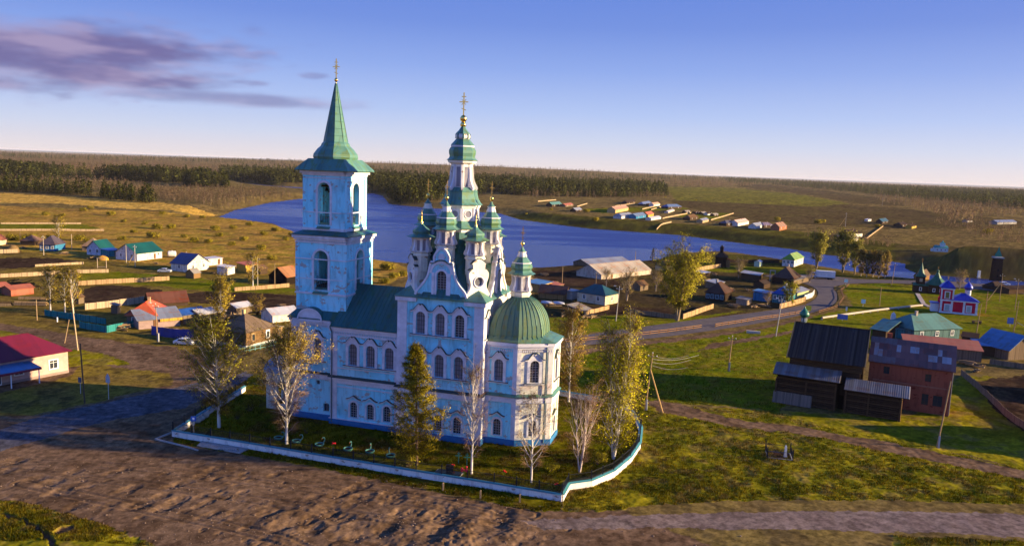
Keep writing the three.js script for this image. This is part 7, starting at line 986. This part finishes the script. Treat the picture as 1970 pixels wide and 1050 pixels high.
pole('dark utility pole on the shaded meadow between birch and log building', [1401, 714], 7.4, { lean: .4 }); pole('grey utility pole left of the log building ridge', [1493, 647], 9.6, { stub: false, mat: mat(.45, .42, .4, 'plain'), lean: .8, lamp: true }); pole('utility pole in front of the cream house', [1185, 618], 9.4, { stub: false, mat: mat(.5, .44, .4, 'plain'), lean: .5, lamp: true }); pole('utility pole beside the dark green roofed house, left of it', [1145, 577], 8.6, { stub: false }); pole('bare pole behind the black shed near the apse lantern', [1081, 555], 7.5, { stub: false, arm: false }); pole('thin pole by the long barn', [1222, 509], 6, { stub: false, arm: false });
pole('utility pole on the riverside road left of the dark chapel', [1716, 548], 8.5, { stub: false, lean: .6 }); pole('thin dark pole on the green left of the red chapel', [1693, 588], 6.2, { stub: false, arm: false }); pole('utility pole right of the red chapel with a brace', [1924, 580], 9.6, { stub: false, brace: -4 }); pole('lamp pole at the far right green', [1954, 596], 10, { stub: false, lamp: true }); pole('light wooden pole behind the teal house', [1879, 645], 8.6, { stub: false, arm: false, lean: .4 }); pole('pole above the blue gable roof', [1951, 640], 9, { stub: false, arm: false, lean: .4 }); pole('short light pole right of the red chapel wall', [1897, 602], 7, { stub: false, arm: false });
pole('utility pole with a lamp in front of the grey roofed shed', [302, 657], 8.2, { lamp: true, lean: -.3 }); pole('tall pale pole beside the three left birches', [149, 674], 12.5, { arm: false, stub: false, lean: -1.4, mat: mat(.55, .42, .28, 'log') }); pole('leaning brace pole left of the tall pale pole', [122, 660], 5.2, { arm: false, stub: false, lean: 1.6 }); pole('dark pole standing right of the maroon roofed house', [162, 776], 9.8, { arm: false, stub: false, lean: -.5, mat: mat(.12, .09, .07, 'log') }); pole('thin wooden pole at the left end of the turquoise fence', [70, 616], 5, { arm: false, stub: false });
pole('pale straight pole before the blue walled house', [83, 491], 7.4, { stub: false, mat: mat(.6, .48, .36, 'plain') }); pole('pole between the two old houses at the left', [137, 480], 6.4, { stub: false, mat: mat(.55, .42, .3, 'plain'), arm: false }); pole('pole at the far left behind the haystack', [38, 470], 6, { stub: false, arm: false }); pole('braced pole in front of the larger green roofed house', [259, 513], 7.6, { stub: false, mat: mat(.6, .5, .4, 'plain'), brace: -3.6 }); pole('thin second pole at the gable of the larger green roofed house', [242, 505], 6.6, { stub: false, arm: false, mat: mat(.55, .46, .38, 'plain') }); pole('pole standing before the blue roofed house gable', [358, 513], 5.6, { stub: false, arm: false, mat: mat(.55, .46, .38, 'plain') }); pole('pole with a pale crossarm left of the bell tower', [495, 551], 9.2, { stub: false, mat: mat(.55, .46, .36, 'plain') }); pole('thin pole by the black barn at the bell tower', [528, 548], 7, { stub: false, arm: false });
pole('far pylon like pole above the fields on the right', [1698, 396], 14, { stub: false, mat: mat(.4, .38, .4, 'plain') }); pole('far double pole above the dark roofed far house', [1627, 436], 12, { stub: false, brace: -5, mat: mat(.45, .42, .42, 'plain') });
{ // wires running from the braced pole
  const from = V(P1[0] + .75, P1[1] + P1[3] - .5, P1[2]), to = [[1325, 684, 9.4], [1345, 683, 9], [1330, 692, 8.6], [1324, 707, 7.6]]; to.forEach(([x, y, h], i) => { const b = G(x, y, h), P = { pos: [], idx: [] }, a = from.clone().add(V(0, -i * .55, 0)), pts = []; for (let k = 0; k <= 12; k++) { const p = a.clone().lerp(b, k / 12); p.y -= Math.sin(Math.PI * k / 12) * .5; pts.push(p); } tubeInto(P, pts, Array(13).fill(.025), 4); top('wire', [geoOf(P)], mat(.5, .45, .38, 'none', .4), `sagging wire from the braced pole, ${['topmost', 'second from the top', 'third from the top', 'lowest'][i]}`, 'wire'); });
}
// ================================================================ fences
function boardFence(name, label, pts, h, m, o = {}) {
  const W = pts.map(p => onGround(p[0], p[1])).map(v => v.setY(0)), c = W[0], t = thing(name, label, 'fence', [c.x, 0, c.z]); let k = 0;
  for (let i = 0; i < W.length - 1; i++) { const a = W[i].clone().sub(c), b = W[i + 1].clone().sub(c), L = a.distanceTo(b), n = Math.max(1, Math.round(L / (o.step || 2.8))); for (let s = 0; s < n; s++) { const p = a.clone().lerp(b, s / n), q = a.clone().lerp(b, (s + 1) / n), yp = hT(p.x + c.x, p.z + c.z), yq = hT(q.x + c.x, q.z + c.z), hh = h * (.93 + .12 * hash2(k, 31)), d = q.clone().sub(p).setY(0), nn = V(-d.z, 0, d.x).setLength(.035), e = .03; p.lerp(q, e); const P = (v, y, s2) => v.clone().setY(y).addScaledVector(nn, s2); k++;
    if (o.rails) { for (const y of o.rails) part('rail', [bar(p.clone().setY(yp + y), q.clone().setY(yq + y), .14, .1)], m, t); }
    else part('fence_panel', [faces([[P(p, yp - .2, 1), P(q, yq - .2, 1), P(q, yq + hh, 1), P(p, yp + hh, 1)], [P(q, yq - .2, -1), P(p, yp - .2, -1), P(p, yp + hh, -1), P(q, yq + hh, -1)], [P(p, yp + hh, 1), P(q, yq + hh, 1), P(q, yq + hh, -1), P(p, yp + hh, -1)]])], m, t);
    part('fence_post', [box(p.x - .08, p.x + .08, yp - .3, yp + (o.rails ? Math.max(...o.rails) + .15 : hh + .08), p.z - .08, p.z + .08)], o.post || m, t); } }
  return t;
}
const Fb = mat(.50, .33, .18, 'plank'), Fg = mat(.26, .19, .13, 'plank'), Ft = mat(.04, .24, .25, 'plank'), Fpale = mat(.52, .38, .24, 'plank');
boardFence('board_fence', 'turquoise board fence, upper stretch under the three birches', [[85, 607], [203, 624]], 1.5, Ft); boardFence('board_fence', 'turquoise board fence round the front of the orange roofed house', [[152, 630], [204, 640], [245, 631], [256, 629]], 1.5, Ft); boardFence('board_fence', 'dark blue board fence behind the white car', [[291, 644], [330, 650], [372, 653]], 2.1, mat(.012, .03, .24, 'sheet', .5));
boardFence('board_fence', 'light board fence crossing the left edge above the charred ruin', [[-20, 535], [60, 531], [112, 527], [208, 524]], 1.2, Fpale); boardFence('board_fence', 'light board fence right of the three left birches above the ploughed plot', [[148, 549], [240, 544], [325, 539]], 1.4, Fb); boardFence('board_fence', 'slanting plank fence above the dark red barn', [[162, 596], [250, 586], [348, 571]], 1.7, mat(.52, .40, .28, 'plank')); boardFence('board_fence', 'long pale fence below the green plot at the far left', [[-30, 444], [199, 444]], 1.0, Fpale, { step: 4 }); boardFence('board_fence', 'pale fence above the green plot at the far left', [[0, 431], [155, 431]], .9, Fpale, { step: 4 }); boardFence('board_fence', 'cream fence stub at the left edge beside the haystack', [[-20, 488], [34, 486]], 1.5, Fpale); boardFence('board_fence', 'low white board edging the dark ploughed plot at the left', [[66, 513], [160, 508]], .8, Fpale); boardFence('board_fence', 'plank fence remains along the dark garden before the bell tower', [[450, 560], [510, 556], [556, 552]], 1.2, Fb);
boardFence('picket_fence', 'turquoise picket fence in front of the log house', [[458, 680], [500, 672], [557, 660]], 1.1, mat(.22, .42, .40, 'plank'), { rails: [.35, .95], step: 1.3 });
boardFence('board_fence', 'board fence on the grass below the cream house, left stretch', [[1080, 610], [1117, 598]], 1.3, Fb); boardFence('board_fence', 'board fence on the grass below the cream house, right stretch', [[1124, 606], [1172, 595]], 1.2, Fb); boardFence('board_fence', 'dark low fence along the garden left of the willow', [[1205, 602], [1255, 608], [1300, 614]], 1.3, Fg); boardFence('board_fence', 'lit board fence running from the willow to the dark log house', [[1314, 614], [1345, 603], [1373, 593]], 1.5, Fb); boardFence('board_fence', 'board fence on the bank behind the willow', [[1338, 522], [1388, 514]], 1.6, Fb); boardFence('board_fence', 'curved board fence along the inside of the road bend', [[1500, 594], [1525, 588], [1551, 579]], 1.6, Fb); boardFence('board_fence', 'white fence at the corner of the grey outbuilding', [[1548, 577], [1563, 572], [1567, 566]], 1.7, mat(.7, .68, .66, 'plain')); boardFence('board_fence', 'dark fence between the river house and the gate frame', [[1404, 505], [1500, 506]], 1.5, mat(.06, .04, .03, 'plank'), { step: 4 }); boardFence('board_fence', 'crooked fence round the ploughed garden at the right edge', [[1850, 722], [1900, 765], [1935, 800], [1985, 835]], 1.3, Fg); boardFence('board_fence', 'fence along the back of the garden at the right edge', [[1905, 700], [1985, 712]], 1.2, Fg);
boardFence('rail_fence', 'long orange two rail timber barrier along the lower side of the asphalt road', [[1080, 661], [1150, 655], [1250, 645], [1350, 632]], 1.0, mat(.44, .24, .10, 'log'), { rails: [.45, .95], step: 3 }); boardFence('rail_fence', 'second stretch of orange barrier climbing to the road bend', [[1376, 630], [1450, 618], [1530, 606], [1560, 600]], 1.0, mat(.42, .23, .10, 'log'), { rails: [.45, .95], step: 3 }); boardFence('rail_fence', 'brown timber barrier round the outside of the road bend', [[1575, 603], [1612, 592], [1624, 575], [1618, 560], [1634, 550]], .9, mat(.28, .16, .09, 'log'), { rails: [.4, .85], step: 3 });
{ // heating pipe laid on blocks over the green
  const p = [[1582, 615], [1650, 605], [1700, 598], [1775, 590]].map(q => { const v = G(...q); v.y = hT(v.x, v.z) + .55; return v; }), c = new THREE.CatmullRomCurve3(p), P = { pos: [], idx: [] }, n = 40; tubeInto(P, c.getPoints(n), Array(n + 1).fill(.32), 8); const t = thing('heating_pipe', 'long pale heating pipe crossing the green towards the red chapel', 'pipe', [0, 0, 0]); part('pipe_run', [geoOf(P)], mat(.62, .5, .4, 'plain'), t); for (let k = 0; k <= 10; k++) { const v = c.getPoint(k / 10); part('support', [box(v.x - .2, v.x + .2, v.y - .9, v.y - .28, v.z - .2, v.z + .2)], mat(.4, .38, .36, 'plain'), t); }
  const b = [[1766, 565], [1778, 585], [1790, 591]].map(q => { const v = G(...q); v.y = hT(v.x, v.z) + .08; return v; }), L = []; for (let k = 0; k < 2; k++) L.push(bar(b[k], b[k + 1], 1.4, .2)); top('boardwalk', L, mat(.5, .42, .38, 'plank'), 'grey boardwalk leading down from the dark wooden chapel', 'boardwalk');
}
[['far pale fence along the upper lane of the far village', [[1184, 397], [1222, 392]]], ['far pale fence below the dark upper house', [[1236, 403], [1262, 397]]], ['far white fence in the middle of the far village', [[1253, 404], [1278, 397]]], ['far fence running up from the cluttered yard', [[1275, 421], [1330, 410]]], ['far fence slanting up to the right of the far village', [[1368, 424], [1412, 411]]], ['far plank fence on the bank below the lower lane', [[1264, 436], [1292, 428]]], ['far pale fence at the upper left by the teal roof', [[1035, 388], [1070, 385]]], ['far pale fence right of the teal roof', [[1110, 398], [1130, 392]]], ['far lane fence climbing the bank above the birch row', [[1668, 460], [1700, 436]]]].forEach(([l, p]) => boardFence('board_fence', l, p, 1.2, Fpale, { step: 7 }));
// ================================================================ vehicles
function car(label, base, turn, c, group) {
  const t = thing('parked_car', label, 'car', spot(...base), turn), prof = [[-2.1, .35], [-2.15, .75], [-1.95, .95], [-1.35, .98], [-.85, 1.42], [.55, 1.45], [1.15, .98], [1.95, .88], [2.15, .7], [2.12, .35]], g = extr(prof, 1.6, [], .04); g.translate(0, 0, .8); part('body', [g], mat(...c, 'none', .25, .1), t);
  for (const s of [-1, 1]) { part('side_window', [(() => { const w = extr([[-1.2, 1.0], [-.82, 1.36], [-.15, 1.38], [-.15, 1.0]], .02); w.translate(0, 0, s > 0 ? .87 : -.85); return w; })()], PANE, t); part('side_window', [(() => { const w = extr([[-.05, 1.0], [-.05, 1.38], [.52, 1.38], [.98, 1.0]], .02); w.translate(0, 0, s > 0 ? .87 : -.85); return w; })()], PANE, t); }
  part('windscreen', [slab([[.62, 1.41, -.66], [.62, 1.41, .66], [1.14, 1.02, .72], [1.14, 1.02, -.72]], .03).translate(.04, .03, 0)], PANE, t); part('rear_window', [slab([[-.9, 1.39, -.66], [-.9, 1.39, .66], [-1.32, 1.0, .72], [-1.32, 1.0, -.72]], .03).translate(-.04, .03, 0)], PANE, t);
  for (const x of [-1.35, 1.35]) for (const z of [-.78, .78]) { const w = rod(V(x, .31, z - .1), V(x, .31, z + .1), .31, .31, 16), wh = part('wheel', [w], mat(.015, .015, .015, 'none', .9), t); part('rim', [rod(V(x, .31, z - .11), V(x, .31, z + .11), .17, .17, 12)], mat(.5, .5, .5, 'none', .3, .6), wh); }
  for (const z of [-.6, .6]) { part('headlight', [box(2.1, 2.2, .62, .76, z - .2, z + .2)], mat(.7, .7, .68, 'none', .2), t); part('tail_light', [box(-2.2, -2.1, .66, .84, z - .15, z + .15)], mat(.35, .01, .01, 'none', .3), t); } return t;
}
car('white sedan parked before the dark blue fence', [354, 663], -.12, [.75, .73, .74]); car('silver car parked at the garden of the blue roofed house', [316, 524], .1, [.45, .46, .52]); car('distant white car on the road at the far right', [1932, 549], -.1, [.75, .74, .74]);
{ // truck
  const t = thing('delivery_truck', 'white box truck parked where the road meets the river bank', 'truck', spot(1583, 537), -.28), wh = mat(.78, .76, .74, 'plain', .5); part('cargo_box', [box(-2.6, 4.6, .95, 3.5, -1.2, 1.2)], wh, t); part('cab', [(() => { const g = extr([[-4.6, .6], [-4.65, 1.5], [-4.35, 2.6], [-2.75, 2.6], [-2.75, .6]], 2.2, [], .04); g.translate(0, 0, 1.1); return g; })()], mat(.35, .42, .5, 'plain', .4), t); part('windscreen', [slab([[-4.64, 1.55, -1], [-4.64, 1.55, 1], [-4.4, 2.45, .95], [-4.4, 2.45, -.95]], .03).translate(-.05, 0, 0)], PANE, t); for (const s of [-1.16, 1.14]) part('side_window', [box(-4.2, -3.1, 1.6, 2.35, s, s + .02)], PANE, t); part('chassis', [box(-4.4, 4.5, .5, .9, -.9, .9)], M.iron, t); for (const x of [-3.7, 2.2, 3.3]) for (const z of [-1, 1]) part('wheel', [rod(V(x, .48, z - .15), V(x, .48, z + .15), .48, .48, 16)], mat(.015, .015, .015, 'none', .9), t);
}
[[1052, 583, 'left'], [1075, 584, 'right']].forEach(([x, y, s]) => { const t = thing('upturned_boat', `whitish upturned boat before the black shed, ${s} one of the two`, 'boat', spot(x, y), -.25), g = new THREE.SphereGeometry(1, 18, 8, 0, 6.2832, 0, Math.PI / 2); g.scale(1.9, .7, .7); part('hull', [g], mat(.62, .62, .68, 'plain', .6), t); part('keel', [box(-1.7, 1.7, .1, .74, -.04, .04).scale(1, .98, 1)], mat(.4, .38, .36, 'none'), t); });
// ================================================================ signs and small things
function sign(label, base, h, w, hh, c, shape, turn = -.3) { const t = thing('road_sign', label, 'sign', spot(...base), turn); part('pole', [rod(V(0, -.3, 0), V(0, h, 0), .045)], mat(.5, .5, .5, 'none', .5), t); if (shape === 'tri') part('sign_plate', [extr([[-w / 2, h - hh], [w / 2, h - hh], [0, h]], .04).translate(0, 0, .1)], mat(...c, 'none', .4), t); else part('sign_plate', [box(-w / 2, w / 2, h - hh, h, .05, .09)], mat(...c, 'none', .4), t); return t; }
sign('yellow square warning board at the road bend', [1555, 607], 3.0, 1.6, 1.5, [.65, .55, .03]); sign('small white green plate on the left shoulder of the junction', [1628, 549], 2.4, 1.3, 1.2, [.55, .75, .65]); sign('white green plate on the meadow beside the bend', [1661, 590], 2.4, 1.3, 1.3, [.6, .8, .7]); sign('blue information board at the head of the heating pipe', [1621, 617], 1.9, 2.8, 1.5, [.10, .16, .42]); { const t = sign('grey crosswalk sign with a triangle on top in the shaded yard', [208, 768], 3.6, .8, .8, [.4, .42, .46]); part('triangle_plate', [extr([[-.45, 3.65], [.45, 3.65], [0, 4.4]], .04).translate(0, 0, .1)], mat(.4, .42, .5, 'none', .4), t); sign('dark sign plate beside the dark pole in the shaded yard', [154, 757], 2.8, .7, .9, [.08, .09, .14]); }
sign('white board on the green right of the blue board', [1629, 600], 1.6, .5, 1.2, [.7, .66, .6]); sign('blue board on legs at the far right green', [1944, 628], 2.6, 1.6, 1.8, [.08, .16, .42]);
{ const t = thing('picnic_table', 'wooden picnic table right of the red chapel', 'table', spot(1880, 622), -.2), wd = mat(.22, .14, .08, 'plank'); part('tabletop', [box(-1.2, 1.2, .75, .83, -.5, .5)], wd, t); for (const z of [-.95, .95]) part('bench', [box(-1.2, 1.2, .42, .48, z - .16, z + .16)], wd, t); for (const x of [-.9, .9]) part('leg', [box(x - .06, x + .06, -.1, .75, -.9, .9)], wd, t);
  const s = thing('playground_slide', 'small blue topped slide at the far right green', 'slide', spot(1958, 632), -.3); part('chute', [slab([[0, 1.8, -.4], [0, 1.8, .4], [3, .2, .4], [3, .2, -.4]], .08)], mat(.5, .52, .55, 'none', .3), s); part('ladder', [bar(V(-.9, 0, -.3), V(0, 1.8, -.3), .08), bar(V(-.9, 0, .3), V(0, 1.8, .3), .08)], mat(.3, .1, .08, 'none'), s);
  const l = thing('concrete_block', 'pale concrete block lying in the grass below the barrier', 'block', spot(1450, 641), -.3); part('block', [box(-1.7, 1.7, -.1, .55, -.35, .35)], mat(.6, .54, .46, 'plain'), l); part('edge', [box(-1.75, 1.75, .55, .62, -.4, .4)], mat(.5, .45, .4, 'plain'), l);
  const w = thing('water_pump', 'white street water pump beside the turquoise fence', 'water pump', spot(109, 619), 0); part('column', [rod(V(0, -.2, 0), V(0, 1.0, 0), .16, .13, 12)], mat(.75, .74, .74, 'none', .5), w); part('spout', [rod(V(0, .8, 0), V(.35, .7, .1), .05)], mat(.4, .4, .4, 'none'), w); part('cap', [lathe([[.18, 1.0], [.16, 1.08], [.01, 1.14]], 12)], mat(.6, .6, .62, 'none'), w);
  const sw = thing('garden_swing', 'pale wooden swing frame on the plot below the left green roofed house', 'swing', spot(195, 516), .1), pm = mat(.6, .45, .33, 'plain'); for (const x of [-1.5, 1.5]) part('post', [rod(V(x, -.2, 0), V(x, 3.6, 0), .09)], pm, sw); part('crossbeam', [rod(V(-1.7, 3.5, 0), V(1.7, 3.5, 0), .08)], pm, sw); part('lower_beam', [rod(V(-1.5, .5, 0), V(1.5, .5, 0), .07)], pm, sw);
}
// ================================================================ yard clutter of the village: heaps of firewood and planks
{
  const R = rng(61), wood = [mat(.30, .2, .11, 'log'), mat(.18, .12, .075, 'log'), mat(.40, .29, .17, 'log')], base = thing('firewood_heap', 'low heap of firewood and planks in a village yard', 'firewood', [0, 0, 0], 0, 'heaps of firewood in the village yards');
  for (let i = 0; i < 14; i++) { const x = (R() - .5) * 2.4, y = .1 + R() * .7 * (1 - Math.abs(x) / 2), z = (R() - .5) * 1.4, a = (R() - .5) * 1.2, l = .6 + R() * .9; part('billet', [rod(V(x - Math.cos(a) * l, y, z - Math.sin(a) * l), V(x + Math.cos(a) * l, y + (R() - .5) * .3, z + Math.sin(a) * l), .09 + R() * .06, .08, 6)], wood[i % 3], base); }
  [[228, 634], [282, 628], [318, 640], [384, 634], [446, 612], [408, 598], [446, 520], [420, 527], [300, 508], [180, 497], [120, 489], [44, 478], [512, 602], [540, 590], [1030, 590], [1062, 590], [1104, 590], [1136, 612], [1222, 545], [1270, 540], [1300, 530], [1335, 530], [1360, 540], [1400, 560], [1440, 560], [1470, 552], [1412, 590], [1452, 592], [1468, 590], [1500, 556], [1850, 690], [1868, 704], [1880, 716], [1350, 526], [1376, 530], [1020, 540], [1046, 530], [1070, 545]].forEach(([x, y], i) => { const p = onGround(x, y), o = i ? base.clone() : base; if (i) { o.name = numbered('firewood_heap'); scene.add(o); } o.position.set(p.x, p.y, p.z); o.rotation.y = i * 1.9; o.scale.setScalar(.8 + .7 * hash2(i, 19)); });
  const hut = (l, c, r, d, e, rise, w, ro, x = {}) => house({ name: 'shed', cat: 'shed', label: l, c, r, d, eave: e, rise, wall: w, roof: ro, over: .25, ...x });
  hut('tiny plank outhouse behind the orange roofed house', [224, 604], [231, 602], 1.6, 2.2, .5, W_.oldWood, R_.slate, { type: 'mono' }); hut('low dark lean-to between the blue roof and the log house', [408, 632], [430, 627], 4, 1.9, .5, W_.darkLog, R_.dark, { type: 'mono' }); hut('small brown shed on the left of the ploughed plot', [150, 585], [161, 583], 4, 1.8, 1.3, W_.oldWood, R_.brown); hut('dark plank shed beside the yellow shed', [500, 528], [514, 526], 4, 2, 1.2, W_.darkLog, R_.brown); hut('little weathered bath house below the blue roofed house', [372, 536], [385, 534], 3.5, 1.9, 1.3, W_.log, R_.slate); hut('low rusty roofed shed behind the black shed by the apse', [1068, 560], [1084, 557], 4, 1.8, .6, W_.oldWood, R_.rust, { type: 'mono' }); hut('brown plank shed between the long barn and the bare tree', [1232, 560], [1247, 557], 4, 1.9, 1.4, W_.oldWood, R_.brown); hut('grey shed behind the dark log house with shutters', [1376, 556], [1394, 553], 4, 2, .6, W_.oldWood, R_.greyMetal, { type: 'mono' }); hut('dark shed right of the silver roofed shed', [1470, 556], [1482, 553], 4, 1.8, 1.2, W_.darkLog, R_.dark); hut('white topped shed by the board fence on the bank', [1352, 533], [1366, 531], 4, 1.6, .5, W_.darkLog, R_.white, { type: 'mono' }); hut('dark open shed behind the rusty lean-to', [1850, 664], [1880, 668], 5, 2.2, .5, W_.darkLog, R_.dark, { type: 'mono' });
}
// ================================================================ loose stones and clods of the yard, grass blades
{
  const R = rng(303), g0 = new THREE.IcosahedronGeometry(1, 1), P = g0.attributes.position; for (let k = 0; k < P.count; k++) { const f = .75 + .5 * noise(P.getX(k) * 2 + 5, P.getY(k) * 2 + P.getZ(k)); P.setXYZ(k, P.getX(k) * f, P.getY(k) * f * .6, P.getZ(k) * f); } g0.computeVertexNormals();
  const L = []; for (let i = 0; i < 4200; i++) { const px = R() * 1970, py = 880 + R() * 170; if (py < 880 + Math.max(0, px - 480) * .16 || (px < 330 && py > 960 + px * .28)) continue; if (px > 1050 && (py < 965 || R() < .6)) continue; const p = G(px, py); L.push([p.x, hT(p.x, p.z), p.z, .03 + .09 * R() * R() * R() * 1.4, R() * 6.28]); }
  const im = new THREE.InstancedMesh(g0, mat(.21, .14, .10, 'none', .95), L.length), m = new THREE.Matrix4(), c = new THREE.Color(); L.forEach((q, i) => { m.makeRotationY(q[4]).scale(V(q[3] * 1.2, q[3], q[3])).setPosition(q[0], q[1] + q[3] * .2, q[2]); im.setMatrixAt(i, m); const k = .7 + .6 * hash2(i, 2); im.setColorAt(i, c.setRGB(k, k, k)); }); im.name = 'clods'; scene.add(tag(shade(im), 'loose clods and stones strewn over the brown dirt yard', 'stones', null, 'stuff'));
  const gp = [], gc = [], gn = []; for (let b = 0; b < 7; b++) { const a = R() * 6.28, x = (R() - .5) * .5, z = (R() - .5) * .5, l = .6 + R() * .6, w = .06, dx = Math.cos(a) * w, dz = Math.sin(a) * w, bx = (R() - .5) * .7, bz = (R() - .5) * .7, k = .8 + .4 * R(); gp.push(x - dx, 0, z - dz, x + dx, 0, z + dz, x + bx, l, z + bz); for (let i = 0; i < 3; i++) { gc.push(k, k, k); gn.push(bx * .5, .85, bz * .5); } }
  const gg = new THREE.BufferGeometry(); gg.setAttribute('position', new THREE.Float32BufferAttribute(gp, 3)); gg.setAttribute('normal', new THREE.Float32BufferAttribute(gn, 3)); gg.setAttribute('color', new THREE.Float32BufferAttribute(gc, 3));
  const gm = new THREE.MeshLambertMaterial({ vertexColors: true, side: THREE.DoubleSide }), areas = { meadow: 1, grass_verge: 1, roadside_grass: 1, grass_plot: 1 }, T = [], cc = [0, 0, 0];
  for (let i = 0; i < 150000 && T.length < 60000; i++) { const px = R() * 1970, py = 640 + Math.pow(R(), .8) * 410, p = G(px, py), ri = regionAt(p.x, p.z); if (!areas[REG[ri].name]) continue; if (fbm(p.x * .3, p.z * .3, 3) + .25 * R() < .5) continue; colourAt(p.x, p.z, ri, cc); const k = 1.25 + .8 * R(); T.push([p.x, hT(p.x, p.z, ri) - .03, p.z, .16 + .26 * R() * R(), R() * 6.28, cc[0] * k * 1.15, cc[1] * k, cc[2] * k]); }
  const gi = new THREE.InstancedMesh(gg, gm, T.length); T.forEach((q, i) => { m.makeRotationY(q[4]).scale(V(q[3] * 1.6, q[3], q[3] * 1.6)).setPosition(q[0], q[1], q[2]); gi.setMatrixAt(i, m); gi.setColorAt(i, c.setRGB(q[5], q[6], q[7])); }); gi.name = 'grass'; scene.add(tag(shade(gi), 'tufts of spring grass over the meadow, the verge and the churchyard', 'grass', null, 'stuff'));
}
scene.fog = new THREE.FogExp2(new THREE.Color().setRGB(.72, .66, .70), 2e-5);
renderer.render(scene, camera);
